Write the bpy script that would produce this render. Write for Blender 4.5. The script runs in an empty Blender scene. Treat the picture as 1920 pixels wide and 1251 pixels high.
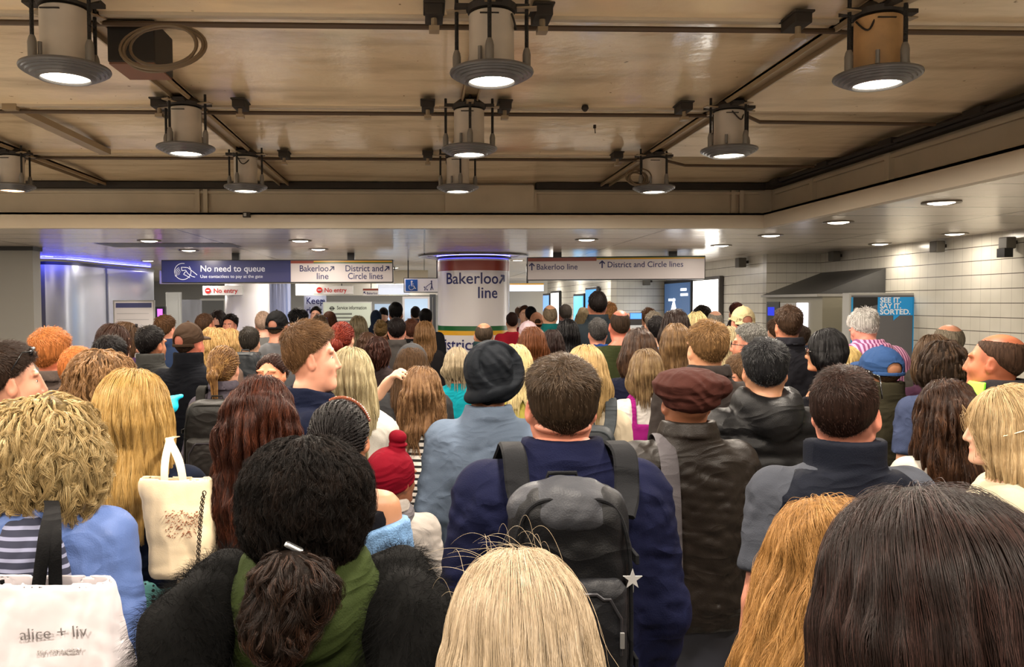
import bpy, math, random
import numpy as np
from mathutils import Vector, Matrix, Euler

# ------------------------------------------------------------------ camera, world, exposure
SC = bpy.context.scene
COL = SC.collection
W, H = 1920.0, 1251.0
F, PX0, PY0 = 1500.0, 856.0, 625.5
CAM_Z = 1.85
YAW, PITCH, ROLL = math.atan(61.0/F), math.atan(57.5/F), math.radians(0.2)
cam_data = bpy.data.cameras.new('camera')
cam = bpy.data.objects.new('camera', cam_data)
COL.objects.link(cam)
cam.location = (0, 0, CAM_Z)
Rm = Matrix.Rotation(-YAW, 3, 'Z') @ Matrix.Rotation(math.radians(90)-PITCH, 3, 'X') @ Matrix.Rotation(-ROLL, 3, 'Z')
cam.rotation_euler = Rm.to_euler()
cam_data.sensor_fit = 'HORIZONTAL'
cam_data.sensor_width = 36.0
cam_data.lens = 36.0*F/W
cam_data.shift_x = (W/2-PX0)/W
cam_data.shift_y = 0.0
cam_data.clip_start = 0.05
SC.camera = cam
SC.view_settings.view_transform = 'Standard'
SC.view_settings.look = 'None'
SC.view_settings.gamma = 1.0
SC.view_settings.use_curve_mapping = False
SC.view_settings.exposure = 0.42
world = bpy.data.worlds.new('World'); SC.world = world
world.use_nodes = True
world.node_tree.nodes['Background'].inputs[0].default_value = (1.0, 0.91, 0.79, 1)
world.node_tree.nodes['Background'].inputs[1].default_value = 2.8
try:
    SC.cycles.use_denoising = True
    SC.cycles.max_bounces = 7
    SC.cycles.diffuse_bounces = 4
    SC.cycles.glossy_bounces = 3
    SC.cycles.transmission_bounces = 3
    SC.cycles.sample_clamp_indirect = 6.0
    SC.cycles.caustics_reflective = False
    SC.cycles.caustics_refractive = False
    SC.cycles.use_adaptive_sampling = True
    SC.cycles.adaptive_threshold = 0.02
except Exception:
    pass
try:
    SC.cycles_curves.shape = 'RIBBONS'; SC.cycles_curves.subdivisions = 2
except Exception:
    pass

HALL_W = 40.0       # watts of each pendant lamp in the high hall
DOWN_W = 15.0        # watts of each recessed downlight
CLOTH_K, HAIR_K, SKIN_K = .46, .54, .58   # surface colours measured in the photograph, brought back to albedo
HALL_COL = (1.0, 0.88, 0.74)
DOWN_COL = (1.0, 0.88, 0.74)

RNG = np.random.default_rng(7)
random.seed(7)

def P(x, y, D):
    """world point seen at pixel (x, y) whose world Y is D"""
    d = Rm @ Vector(((x-PX0)/F, -(y-PY0)/F, -1.0))
    return Vector((0, 0, CAM_Z)) + d*(D/d.y)

def PZ(x, y, z):
    d = Rm @ Vector(((x-PX0)/F, -(y-PY0)/F, -1.0))
    return Vector((0, 0, CAM_Z)) + d*((z-CAM_Z)/d.z)

# ------------------------------------------------------------------ tags and links
def tag(o, label=None, cat=None, group=None, kind=None):
    if label: o['label'] = label
    if cat: o['category'] = cat
    if group: o['group'] = group
    if kind: o['kind'] = kind
    return o

def struct(o):
    o['kind'] = 'structure'
    return o

def empty(name, loc=(0, 0, 0), rz=0.0, label=None, cat=None, group=None):
    o = bpy.data.objects.new(name, None)
    COL.objects.link(o)
    o.empty_display_size = 0.1
    o.location = loc; o.rotation_euler = (0, 0, rz)
    return tag(o, label, cat, group)

def link(name, me, m=None, parent=None):
    o = bpy.data.objects.new(name, me)
    COL.objects.link(o)
    if m is not None: me.materials.append(m)
    if parent is not None: o.parent = parent
    return o

def copy_tree(o, parent=None):
    c = o.copy(); COL.objects.link(c); c.parent = parent
    for ch in list(o.children): copy_tree(ch, c)
    return c

# ------------------------------------------------------------------ materials
MATS = {}
def lin(c):
    """sRGB 0-255 -> linear"""
    out = []
    for v in c[:3]:
        v = v/255.0
        out.append(v/12.92 if v <= 0.04045 else ((v+0.055)/1.055)**2.4)
    return tuple(out)+(1.0,)

def cloth_mat(name, col, rough=.85, near=True, bscale=300):
    key = ('cloth', name, col, rough, near)
    if key in MATS: return MATS[key]
    m = bpy.data.materials.new(name); m.use_nodes = True; nt = m.node_tree; b = nt.nodes['Principled BSDF']; N = nt.nodes.new; L = nt.links.new
    c = tuple(v*CLOTH_K for v in lin(col)[:3])+(1,); b.inputs['Roughness'].default_value = rough; b.inputs['Specular IOR Level'].default_value = .06 if rough > .6 else .14
    tc = N('ShaderNodeTexCoord')
    n = N('ShaderNodeTexNoise'); n.inputs['Scale'].default_value = 6; n.inputs['Detail'].default_value = 6; L(tc.outputs['Object'], n.inputs['Vector'])
    r = N('ShaderNodeMapRange'); r.inputs[1].default_value = .3; r.inputs[2].default_value = .7; r.inputs[3].default_value = .85; r.inputs[4].default_value = 1.15; L(n.outputs[0], r.inputs[0])
    v = N('ShaderNodeVectorMath'); v.operation = 'SCALE'; v.inputs[0].default_value = c[:3]; L(r.outputs[0], v.inputs['Scale']); L(v.outputs[0], b.inputs['Base Color'])
    if near:
        # creases: ridged, stretched noise; weave: fine noise
        mp = N('ShaderNodeMapping'); mp.inputs['Scale'].default_value = (1, 1, 1.7); mp.inputs['Rotation'].default_value = (0, .5, 0); L(tc.outputs['Object'], mp.inputs[0])
        n1 = N('ShaderNodeTexNoise'); n1.inputs['Scale'].default_value = 4.2; n1.inputs['Detail'].default_value = 2; n1.inputs['Distortion'].default_value = .9; L(mp.outputs[0], n1.inputs['Vector'])
        a = N('ShaderNodeMath'); a.operation = 'SUBTRACT'; L(n1.outputs[0], a.inputs[0]); a.inputs[1].default_value = .5
        ab = N('ShaderNodeMath'); ab.operation = 'ABSOLUTE'; L(a.outputs[0], ab.inputs[0])
        bp = N('ShaderNodeBump'); bp.inputs['Strength'].default_value = .42; bp.inputs['Distance'].default_value = .07; bp.invert = True; L(ab.outputs[0], bp.inputs['Height'])
        n2 = N('ShaderNodeTexNoise'); n2.inputs['Scale'].default_value = bscale; n2.inputs['Detail'].default_value = 2; L(tc.outputs['Object'], n2.inputs['Vector'])
        bp2 = N('ShaderNodeBump'); bp2.inputs['Strength'].default_value = .25; bp2.inputs['Distance'].default_value = .004; L(n2.outputs[0], bp2.inputs['Height']); L(bp.outputs[0], bp2.inputs['Normal']); L(bp2.outputs[0], b.inputs['Normal'])
    MATS[key] = m; return m

def mat(name, col, rough=0.6, metal=0.0, spec=0.5, bump=0.0, bscale=40.0, var=0.0, vscale=6.0, emit=0.0, ecol=None, sheen=0.0, stretch=(1, 1, 1)):
    key = (name, col, rough, metal, spec, bump, bscale, var, vscale, emit, ecol, sheen, stretch)
    if key in MATS: return MATS[key]
    m = bpy.data.materials.new(name); m.use_nodes = True
    nt = m.node_tree; b = nt.nodes['Principled BSDF']
    c = lin(col)
    b.inputs['Base Color'].default_value = c
    b.inputs['Roughness'].default_value = rough
    b.inputs['Metallic'].default_value = metal
    b.inputs['Specular IOR Level'].default_value = spec
    if sheen: b.inputs['Sheen Weight'].default_value = sheen
    if emit:
        b.inputs['Emission Color'].default_value = lin(ecol) if ecol else c
        b.inputs['Emission Strength'].default_value = emit
    if bump or var:
        tc = nt.nodes.new('ShaderNodeTexCoord'); mp = nt.nodes.new('ShaderNodeMapping')
        mp.inputs['Scale'].default_value = stretch
        nt.links.new(tc.outputs['Object'], mp.inputs[0])
    if var:
        n = nt.nodes.new('ShaderNodeTexNoise'); n.inputs['Scale'].default_value = vscale; n.inputs['Detail'].default_value = 5
        nt.links.new(mp.outputs[0], n.inputs['Vector'])
        r = nt.nodes.new('ShaderNodeMapRange'); r.inputs[3].default_value = 1-var; r.inputs[4].default_value = 1+var
        r.inputs[1].default_value = 0.3; r.inputs[2].default_value = 0.7
        nt.links.new(n.outputs[0], r.inputs[0])
        v = nt.nodes.new('ShaderNodeVectorMath'); v.operation = 'SCALE'; v.inputs[0].default_value = c[:3]
        nt.links.new(r.outputs[0], v.inputs['Scale'])
        nt.links.new(v.outputs[0], b.inputs['Base Color'])
    if bump:
        n = nt.nodes.new('ShaderNodeTexNoise'); n.inputs['Scale'].default_value = bscale; n.inputs['Detail'].default_value = 3
        nt.links.new(mp.outputs[0], n.inputs['Vector'])
        bp = nt.nodes.new('ShaderNodeBump'); bp.inputs['Strength'].default_value = bump; bp.inputs['Distance'].default_value = 0.01
        nt.links.new(n.outputs[0], bp.inputs['Height'])
        nt.links.new(bp.outputs[0], b.inputs['Normal'])
    MATS[key] = m
    return m

# ------------------------------------------------------------------ plain mesh building
class MB:
    def __init__(s): s.v = []; s.f = []
    def add(s, vs, fs):
        o = len(s.v); s.v += [tuple(v) for v in vs]; s.f += [tuple(i+o for i in f) for f in fs]; return s
    def box(s, a, b, M=None):
        (x0, y0, z0), (x1, y1, z1) = a, b
        vs = [(x0,y0,z0),(x1,y0,z0),(x1,y1,z0),(x0,y1,z0),(x0,y0,z1),(x1,y0,z1),(x1,y1,z1),(x0,y1,z1)]
        if M is not None: vs = [tuple(M @ Vector(v)) for v in vs]
        return s.add(vs, [(0,3,2,1),(4,5,6,7),(0,1,5,4),(1,2,6,5),(2,3,7,6),(3,0,4,7)])
    def tube(s, pts, r, n=8, closed=False, caps=True):
        pts = [Vector(p) for p in pts]; k = len(pts)
        rs = r if isinstance(r, (list, tuple)) else [r]*k
        ref = None; rings = []
        for i, p in enumerate(pts):
            if closed: t = pts[(i+1) % k]-pts[i-1]
            else: t = pts[min(i+1, k-1)]-pts[max(i-1, 0)]
            t.normalize()
            if ref is None:
                ref = Vector((0, 0, 1)) if abs(t.z) < 0.9 else Vector((1, 0, 0))
            u = (ref - t*ref.dot(t)).normalized(); ref = u
            w = t.cross(u)
            rings.append([p+u*math.cos(2*math.pi*j/n)*rs[i]+w*math.sin(2*math.pi*j/n)*rs[i] for j in range(n)])
        vs = [v for ring in rings for v in ring]; fs = []
        for i in range(k if closed else k-1):
            a, b = i*n, ((i+1) % k)*n
            for j in range(n): fs.append((a+j, a+(j+1) % n, b+(j+1) % n, b+j))
        if caps and not closed:
            fs.append(tuple(range(n))[::-1]); fs.append(tuple((k-1)*n+j for j in range(n)))
        return s.add(vs, fs)
    def lathe(s, prof, c=(0, 0, 0), n=32, caps=True):
        vs = []; fs = []; k = len(prof)
        for r, z in prof:
            for j in range(n):
                a = 2*math.pi*j/n
                vs.append((c[0]+r*math.cos(a), c[1]+r*math.sin(a), c[2]+z))
        for i in range(k-1):
            for j in range(n): fs.append((i*n+j, i*n+(j+1) % n, (i+1)*n+(j+1) % n, (i+1)*n+j))
        if caps:
            fs.append(tuple(range(n))[::-1]); fs.append(tuple((k-1)*n+j for j in range(n)))
        return s.add(vs, fs)
    def prism(s, poly, y0, y1):
        """polygon in (x, z), extruded from y0 to y1"""
        n = len(poly)
        vs = [(x, y0, z) for x, z in poly]+[(x, y1, z) for x, z in poly]
        fs = [tuple(range(n)), tuple(range(n, 2*n))[::-1]]+[(i, i+n, (i+1) % n+n, (i+1) % n) for i in range(n)]
        return s.add(vs, fs)
    def stroke(s, pts, w, y0=-0.004, y1=0.0):
        """flat ribbon of width w along 2D points in the (x, z) plane"""
        for (ax, az), (bx, bz) in zip(pts, pts[1:]):
            dx, dz = bx-ax, bz-az; l = math.hypot(dx, dz) or 1e-6
            nx, nz = -dz/l*w/2, dx/l*w/2
            s.prism([(ax+nx, az+nz), (ax-nx, az-nz), (bx-nx, bz-nz), (bx+nx, bz+nz)], y0, y1)
        for (ax, az) in pts[1:-1]:
            s.prism([(ax+w/2*math.cos(t), az+w/2*math.sin(t)) for t in [i*math.pi/4 for i in range(8)]], y0, y1)
        return s
    def disc(s, c, r, y0=-0.004, y1=0.0, n=20):
        return s.prism([(c[0]+r*math.cos(2*math.pi*i/n), c[1]+r*math.sin(2*math.pi*i/n)) for i in range(n)], y0, y1)
    def mesh(s, name, smooth=False):
        me = bpy.data.meshes.new(name); me.from_pydata(s.v, [], s.f); me.update()
        if smooth:
            me.polygons.foreach_set('use_smooth', [True]*len(me.polygons))
        return me
    def build(s, name, m, parent=None, smooth=False, bevel=0.0, loc=None, rot=None):
        me = s.mesh(name, smooth)
        o = link(name, me, m, parent)
        if smooth:
            try:
                me.set_sharp_from_angle(angle=math.radians(40))
            except Exception: pass
        if bevel:
            md = o.modifiers.new('bevel', 'BEVEL'); md.width = bevel; md.segments = 2; md.limit_method = 'ANGLE'
        if loc is not None: o.location = loc
        if rot is not None: o.rotation_euler = rot
        return o

def text_mesh(body, size, bold=0.0, align='LEFT', extrude=0.001, spacing=1.0):
    cu = bpy.data.curves.new('lettering', 'FONT'); cu.body = body; cu.size = size
    cu.align_x = align; cu.offset = bold; cu.extrude = extrude; cu.resolution_u = 3; cu.space_character = spacing
    o = bpy.data.objects.new('lettering', cu); COL.objects.link(o)
    dg = bpy.context.evaluated_depsgraph_get(); dg.update()
    me = bpy.data.meshes.new_from_object(o.evaluated_get(dg))
    bpy.data.objects.remove(o); bpy.data.curves.remove(cu)
    n = len(me.vertices); co = np.empty(n*3); me.vertices.foreach_get('co', co); co = co.reshape(-1, 3)
    co = np.stack([co[:, 0], -co[:, 2], co[:, 1]], 1)      # stand it up, facing -Y
    me.vertices.foreach_set('co', co.ravel()); me.update()
    me.materials.clear()
    return me

def lettering(body, size, m, parent, loc, bold=0.0, align='LEFT', width=None, name='lettering'):
    me = text_mesh(body, size, bold, align)
    o = link(name, me, m, parent); o.location = loc
    if width:
        n = len(me.vertices); co = np.empty(n*3); me.vertices.foreach_get('co', co); co = co.reshape(-1, 3)
        w = co[:, 0].max()-co[:, 0].min(); co[:, 0] *= width/w
        me.vertices.foreach_set('co', co.ravel()); me.update()
    return o

def arrow(mb, cx, cz, s, ang, w=None, y0=-0.004, y1=0.0):
    """arrow pointing along ang (radians, 0 = right) of length s"""
    w = w or s*0.16
    ca, sa = math.cos(ang), math.sin(ang)
    R = lambda x, z: (cx+x*ca-z*sa, cz+x*sa+z*ca)
    mb.stroke([R(-s/2, 0), R(s/2-w*0.6, 0)], w, y0, y1)
    mb.stroke([R(s*0.12, s*0.38), R(s/2, 0), R(s*0.12, -s*0.38)], w, y0, y1)
    return mb
# ------------------------------------------------------------------ room materials
def plank_ceiling_mat():
    m = bpy.data.materials.new('metal_ceiling_planks'); m.use_nodes = True
    nt = m.node_tree; b = nt.nodes['Principled BSDF']; N = nt.nodes.new; L = nt.links.new
    tc = N('ShaderNodeTexCoord'); sp = N('ShaderNodeSeparateXYZ'); L(tc.outputs['Object'], sp.inputs[0])
    def line(out, period, width):
        a = N('ShaderNodeMath'); a.operation = 'DIVIDE'; L(out, a.inputs[0]); a.inputs[1].default_value = period
        f = N('ShaderNodeMath'); f.operation = 'FRACT'; L(a.outputs[0], f.inputs[0])
        g = N('ShaderNodeMath'); g.operation = 'LESS_THAN'; L(f.outputs[0], g.inputs[0]); g.inputs[1].default_value = width/period
        return g.outputs[0]
    l1 = line(sp.outputs['Y'], 0.6, 0.022); l2 = line(sp.outputs['X'], 2.4, 0.02)
    mx = N('ShaderNodeMath'); mx.operation = 'MAXIMUM'; L(l1, mx.inputs[0]); L(l2, mx.inputs[1])
    mix = N('ShaderNodeMix'); mix.data_type = 'RGBA'; L(mx.outputs[0], mix.inputs['Factor'])
    mix.inputs['A'].default_value = lin((226, 216, 204)); mix.inputs['B'].default_value = lin((60, 52, 45))
    L(mix.outputs['Result'], b.inputs['Base Color'])
    b.inputs['Roughness'].default_value = 0.2; b.inputs['Metallic'].default_value = 0.25
    n = N('ShaderNodeTexNoise'); n.inputs['Scale'].default_value = 2.5; L(tc.outputs['Object'], n.inputs['Vector'])
    bp = N('ShaderNodeBump'); bp.inputs['Strength'].default_value = 0.12; bp.inputs['Distance'].default_value = 0.05
    L(n.outputs[0], bp.inputs['Height']); L(bp.outputs[0], b.inputs['Normal'])
    return m

def painted_ceiling_mat():
    m = bpy.data.materials.new('old_cream_gloss_paint'); m.use_nodes = True
    nt = m.node_tree; b = nt.nodes['Principled BSDF']; N = nt.nodes.new; L = nt.links.new
    tc = N('ShaderNodeTexCoord'); n = N('ShaderNodeTexNoise'); n.inputs['Scale'].default_value = 0.9; n.inputs['Detail'].default_value = 6
    L(tc.outputs['Object'], n.inputs['Vector'])
    cr = N('ShaderNodeValToRGB'); cr.color_ramp.elements[0].position = 0.3; cr.color_ramp.elements[1].position = 0.72
    cr.color_ramp.elements[0].color = lin((228, 206, 172)); cr.color_ramp.elements[1].color = lin((244, 226, 194))
    L(n.outputs[0], cr.inputs[0])
    # grime specks
    n2 = N('ShaderNodeTexNoise'); n2.inputs['Scale'].default_value = 26; n2.inputs['Detail'].default_value = 2; L(tc.outputs['Object'], n2.inputs['Vector'])
    r = N('ShaderNodeMapRange'); r.inputs[1].default_value = 0.735; r.inputs[2].default_value = 0.78; L(n2.outputs[0], r.inputs[0])
    mix = N('ShaderNodeMix'); mix.data_type = 'RGBA'; L(r.outputs[0], mix.inputs['Factor']); L(cr.outputs[0], mix.inputs['A'])
    mix.inputs['B'].default_value = lin((120, 95, 65))
    # long darker smears that run across each bay
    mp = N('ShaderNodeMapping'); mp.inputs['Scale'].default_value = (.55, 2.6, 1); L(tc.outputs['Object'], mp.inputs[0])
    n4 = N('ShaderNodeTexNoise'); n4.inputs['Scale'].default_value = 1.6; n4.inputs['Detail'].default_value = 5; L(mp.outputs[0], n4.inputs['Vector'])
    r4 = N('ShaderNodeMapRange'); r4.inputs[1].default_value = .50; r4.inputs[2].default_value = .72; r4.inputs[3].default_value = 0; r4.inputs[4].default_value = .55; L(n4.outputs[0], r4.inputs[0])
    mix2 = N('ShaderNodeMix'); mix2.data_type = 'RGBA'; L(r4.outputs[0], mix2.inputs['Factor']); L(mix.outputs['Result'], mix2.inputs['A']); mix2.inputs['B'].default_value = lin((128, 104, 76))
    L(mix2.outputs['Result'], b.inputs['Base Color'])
    b.inputs['Roughness'].default_value = 0.17; b.inputs['Specular IOR Level'].default_value = 0.85
    n3 = N('ShaderNodeTexNoise'); n3.inputs['Scale'].default_value = 7; n3.inputs['Detail'].default_value = 4; L(tc.outputs['Object'], n3.inputs['Vector'])
    bp = N('ShaderNodeBump'); bp.inputs['Strength'].default_value = 0.16; bp.inputs['Distance'].default_value = 0.03
    L(n3.outputs[0], bp.inputs['Height']); L(bp.outputs[0], b.inputs['Normal'])
    return m

def tile_mat():
    m = bpy.data.materials.new('white_wall_tiles'); m.use_nodes = True
    nt = m.node_tree; b = nt.nodes['Principled BSDF']; N = nt.nodes.new; L = nt.links.new
    tc = N('ShaderNodeTexCoord'); uv = tc.outputs['UV']
    sp = N('ShaderNodeSeparateXYZ'); L(uv, sp.inputs[0])
    def line(out, period, width):
        a = N('ShaderNodeMath'); a.operation = 'DIVIDE'; L(out, a.inputs[0]); a.inputs[1].default_value = period
        f = N('ShaderNodeMath'); f.operation = 'FRACT'; L(a.outputs[0], f.inputs[0])
        g = N('ShaderNodeMath'); g.operation = 'LESS_THAN'; L(f.outputs[0], g.inputs[0]); g.inputs[1].default_value = width/period
        return g.outputs[0]
    lh = line(sp.outputs['Y'], 0.152, 0.008); lv = line(sp.outputs['X'], 0.152, 0.005)
    s = N('ShaderNodeMath'); s.operation = 'MULTIPLY'; L(lv, s.inputs[0]); s.inputs[1].default_value = 0.35
    mx = N('ShaderNodeMath'); mx.operation = 'MAXIMUM'; L(lh, mx.inputs[0]); L(s.outputs[0], mx.inputs[1])
    mix = N('ShaderNodeMix'); mix.data_type = 'RGBA'; L(mx.outputs[0], mix.inputs['Factor'])
    n = N('ShaderNodeTexNoise'); n.inputs['Scale'].default_value = 3; L(uv, n.inputs['Vector'])
    cr = N('ShaderNodeValToRGB'); cr.color_ramp.elements[0].color = lin((196, 192, 178)); cr.color_ramp.elements[1].color = lin((224, 220, 208))
    L(n.outputs[0], cr.inputs[0]); L(cr.outputs[0], mix.inputs['A'])
    mix.inputs['B'].default_value = lin((92, 86, 76))
    L(mix.outputs['Result'], b.inputs['Base Color']); b.inputs['Roughness'].default_value = 0.22
    return m

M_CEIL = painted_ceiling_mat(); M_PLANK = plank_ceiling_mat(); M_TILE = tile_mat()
M_CREAM = mat('cream_fascia', (198, 186, 166), 0.4, var=0.05, vscale=2)
M_BEAM = mat('beam_paint', (184, 170, 146), 0.45, var=0.10, vscale=3)
M_DARK = mat('sooty_metal', (38, 31, 24), 0.7, var=0.3, vscale=8)
M_BROWN = mat('brown_conduit', (78, 60, 42), 0.5)
M_RAIL = mat('painted_rail', (150, 132, 105), 0.4, var=0.08)
M_FLOOR = mat('speckled_floor', (150, 145, 138), 0.35, var=0.12, vscale=60)
M_STEEL = mat('brushed_cladding', (176, 178, 186), 0.25, 0.55, var=0.03, vscale=3)
M_GREY = mat('grey_panel', (146, 144, 138), 0.45)
M_LGREY = mat('light_grey_panel', (168, 168, 164), 0.4)
M_WHITE = mat('white_enamel', (226, 222, 224), 0.25)
M_BLACK = mat('black_plastic', (16, 16, 18), 0.4)
M_NAVY = mat('sign_navy', (22, 30, 100), 0.3)
M_TXT = mat('navy_lettering', (24, 26, 96), 0.4)

Z_WELL, Z_LOW, Z_LEDGE = 3.0, 2.57, 2.707
Y_BEAM, X_BEAM = 7.65, 3.29

def wall_uv(me, pts):
    """tile coordinates in metres along the wall run"""
    uv = me.uv_layers.new(name='UVMap')
    for li, l in enumerate(me.loops):
        uv.data[li].uv = pts[l.vertex_index]

def wall_run(name, pts, z0, z1, m, thick=0.12):
    """vertical wall along plan points, thickness away from the hall (to the right of travel)"""
    mb = MB(); uvs = []; d = 0.0
    for i, (a, b) in enumerate(zip(pts, pts[1:])):
        a = Vector(a+(0,)) if len(a) == 2 else Vector(a); b = Vector(b+(0,)) if len(b) == 2 else Vector(b)
        l = (b-a).length; t = (b-a)/l; n = Vector((t.y, -t.x, 0))*thick
        vs = [(a.x, a.y, z0), (b.x, b.y, z0), (b.x, b.y, z1), (a.x, a.y, z1)]
        vs += [(a.x+n.x, a.y+n.y, z0), (b.x+n.x, b.y+n.y, z0), (b.x+n.x, b.y+n.y, z1), (a.x+n.x, a.y+n.y, z1)]
        mb.add(vs, [(0, 3, 2, 1), (4, 5, 6, 7), (0, 4, 7, 3), (1, 2, 6, 5), (3, 7, 6, 2), (0, 1, 5, 4)])
        uvs += [(d, z0), (d+l, z0), (d+l, z1), (d, z1)]*2
        d += l
    o = mb.build(name, m)
    wall_uv(o.data, uvs)
    return struct(o)

# floor
struct(MB().box((-9, -3.5, -0.1), (7, 30, 0)).build('floor', M_FLOOR))
# high ceiling of the hall: five bays, each very slightly cambered
mb = MB()
ys = [-3.5, -1.2, 0.3, 1.8, 3.3, 4.8, 6.3, 7.8]
nx, ny = 24, 6
for a, b in zip(ys, ys[1:]):
    vs = []; fs = []
    for j in range(ny+1):
        for i in range(nx+1):
            v = j/ny
            vs.append((-7+(X_BEAM+0.15+7)*i/nx, a+(b-a)*v, Z_WELL+0.05*(math.sin(math.pi*v))**0.7))
    for j in range(ny):
        for i in range(nx): fs.append((j*(nx+1)+i, j*(nx+1)+i+1, (j+1)*(nx+1)+i+1, (j+1)*(nx+1)+i))
    mb.add(vs, fs)
mb.box((-7, -3.5, Z_WELL+0.08), (X_BEAM+0.15, 7.8, Z_WELL+0.14))
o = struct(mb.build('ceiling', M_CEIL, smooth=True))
# lower metal ceilings: in front and to the right
mb = MB().box((-9, Y_BEAM+0.02, Z_LOW), (6.2, 30, Z_LOW+0.08)).box((X_BEAM+0.02, -3.5, Z_LOW), (6.2, Y_BEAM+0.02, Z_LOW+0.08))
struct(mb.build('ceiling', M_PLANK))
# fascias
mb = MB().box((-9, Y_BEAM, Z_LOW-0.01), (X_BEAM, Y_BEAM+0.08, Z_LEDGE)).box((X_BEAM, -3.5, Z_LOW-0.01), (X_BEAM+0.08, Y_BEAM+0.08, Z_LEDGE))
struct(mb.build('trim_1', M_CREAM))
mb = MB().box((-9, Y_BEAM+0.13, Z_LEDGE), (X_BEAM+0.2, Y_BEAM+0.2, Z_WELL+0.1)).box((X_BEAM+0.13, -3.5, Z_LEDGE), (X_BEAM+0.2, Y_BEAM+0.2, Z_WELL+0.1))
mb.box((-9, Y_BEAM, Z_LEDGE-0.02), (X_BEAM+.1, Y_BEAM+0.14, Z_LEDGE)).box((X_BEAM, -3.5, Z_LEDGE-0.02), (X_BEAM+0.14, Y_BEAM+0.1, Z_LEDGE))
struct(mb.build('trim_2', M_BEAM))
# ribs on the upstand
mb = MB()
for px in (365, 380, 1005, 1382, 1398):
    x = P(px, 370, Y_BEAM).x; mb.box((x-0.02, Y_BEAM+0.09, Z_LEDGE), (x+0.02, Y_BEAM+0.14, Z_WELL-0.06))
xa, xb = P(835, 370, Y_BEAM).x, P(1003, 370, Y_BEAM).x
mb.box((xa, Y_BEAM+0.07, Z_LEDGE), (xb, Y_BEAM+0.14, Z_WELL-0.02))
for y in (4.35, 5.75, 6.9, 2.9, 1.5): mb.box((X_BEAM+0.09, y-0.03, Z_LEDGE), (X_BEAM+0.14, y+0.03, Z_WELL-0.07))
mb.box((-9, Y_BEAM+0.10, Z_WELL-0.10), (xa, Y_BEAM+0.14, Z_WELL-0.075)).box((xb, Y_BEAM+0.10, Z_WELL-0.10), (X_BEAM, Y_BEAM+0.14, Z_WELL-0.075))
mb.box((X_BEAM+0.10, -3.5, Z_WELL-0.11), (X_BEAM+0.14, Y_BEAM, Z_WELL-0.08))
struct(mb.build('trim_3', M_BEAM))
# dark cable gap at the top of the upstand
mb = MB().box((-9, Y_BEAM+0.04, Z_WELL-0.055), (xa-0.05, Y_BEAM+0.13, Z_WELL+0.0)).box((xb+0.02, Y_BEAM+0.04, Z_WELL-0.055), (X_BEAM+0.06, Y_BEAM+0.13, Z_WELL+0.0))
mb.box((X_BEAM+0.03, -3.5, Z_WELL-0.055), (X_BEAM+0.13, Y_BEAM+0.1, Z_WELL))
struct(mb.build('trim_4', M_DARK))

# walls on the right: near tiled run, return, further run with posters, frontal bit, deep run
RUN = [(6.0, -3.5), (6.0, 11.9), (5.17, 11.9), (5.17, 12.021), (5.17, 16.9), (3.86, 16.4), (3.80, 24.5)]
for a_, b_ in [q for k, q in enumerate(zip(RUN, RUN[1:])) if k != 2]: wall_run('wall_right', [b_, a_], 0, Z_LOW, M_TILE, -0.12)
wall_run('wall_light_block', [(-9, -3.6), (6, -3.6)], 0, 2.25, M_GREY, .12)  # unseen low wall added to keep world light off the crowd's backs
wall_run('wall_back', [(-9, 26.5), (6, 26.5)], 0, Z_LOW, M_LGREY, -0.12)
wall_run('wall_left', [(-9.0, -3.5), (-9.0, 26.5)], 0, Z_LOW, M_GREY, -0.12)

# ------------------------------------------------------------------ conduits, rails and brackets on the high ceiling
def conduit_path(y, zoff=0.0):
    pts = [(-6.5, y, Z_WELL-0.028)]
    if abs(y-3.3) < .1: pts += [(2.45, y, Z_WELL-0.028), (2.6, y+0.0, Z_WELL-0.028), (3.1, y-0.25, Z_WELL-0.028)]
    elif abs(y-4.8) < .1: pts += [(1.95, y, Z_WELL-0.028), (2.1, y+0.16, Z_WELL-0.028), (3.25, y+0.2, Z_WELL-0.028)]
    else: pts += [(1.9, y, Z_WELL-0.028), (2.15, y+0.24, Z_WELL-0.028), (3.25, y+0.28, Z_WELL-0.028)]
    return pts
def near_far(y):
    return {3.3: 'nearest of three brown conduits crossing the cream ceiling', 4.8: 'middle of three brown conduits crossing the cream ceiling', 6.3: 'farthest of three brown conduits crossing the cream ceiling'}[y]
for y in (3.3, 4.8, 6.3):
    o = MB().tube(conduit_path(y), 0.012, 8).build('conduit', M_BROWN, smooth=True)
    tag(o, near_far(y), 'conduit', 'conduits across the high ceiling')
    struct(MB().box((-6.5, y-0.045, Z_WELL-0.008), (1.9, y-0.012, Z_WELL+0.01)).build('trim_5', M_CREAM))
LAMP_X = [-3.02, -1.32, 0.26, 1.75]
LAMP_Y = [3.05, 4.55, 6.05]
for k, x in enumerate(LAMP_X):
    mb = MB().box((x-0.045, -3, Z_WELL-0.012), (x+0.045, 7.72, Z_WELL+0.004)).box((x-0.045, -3, Z_WELL-0.035), (x-0.036, 7.72, Z_WELL)).box((x+0.036, -3, Z_WELL-0.035), (x+0.045, 7.72, Z_WELL))
    o = mb.build('mounting_rail', M_RAIL)
    tag(o, 'long cream metal channel on the ceiling above the ' + ['far left warm lamp', 'left row of three lamps', 'middle row of three lamps', 'right row of three lamps'][k], 'rail', 'lamp mounting rails')
x = P(100, 262, 5.3).x
o = MB().box((x-0.04, 4.75, Z_WELL-0.03), (x+0.04, 6.15, Z_WELL+0.01)).build('mounting_rail', M_RAIL)
tag(o, 'short bare cream channel on the ceiling at the left between two conduits', 'rail', 'lamp mounting rails')

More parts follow.
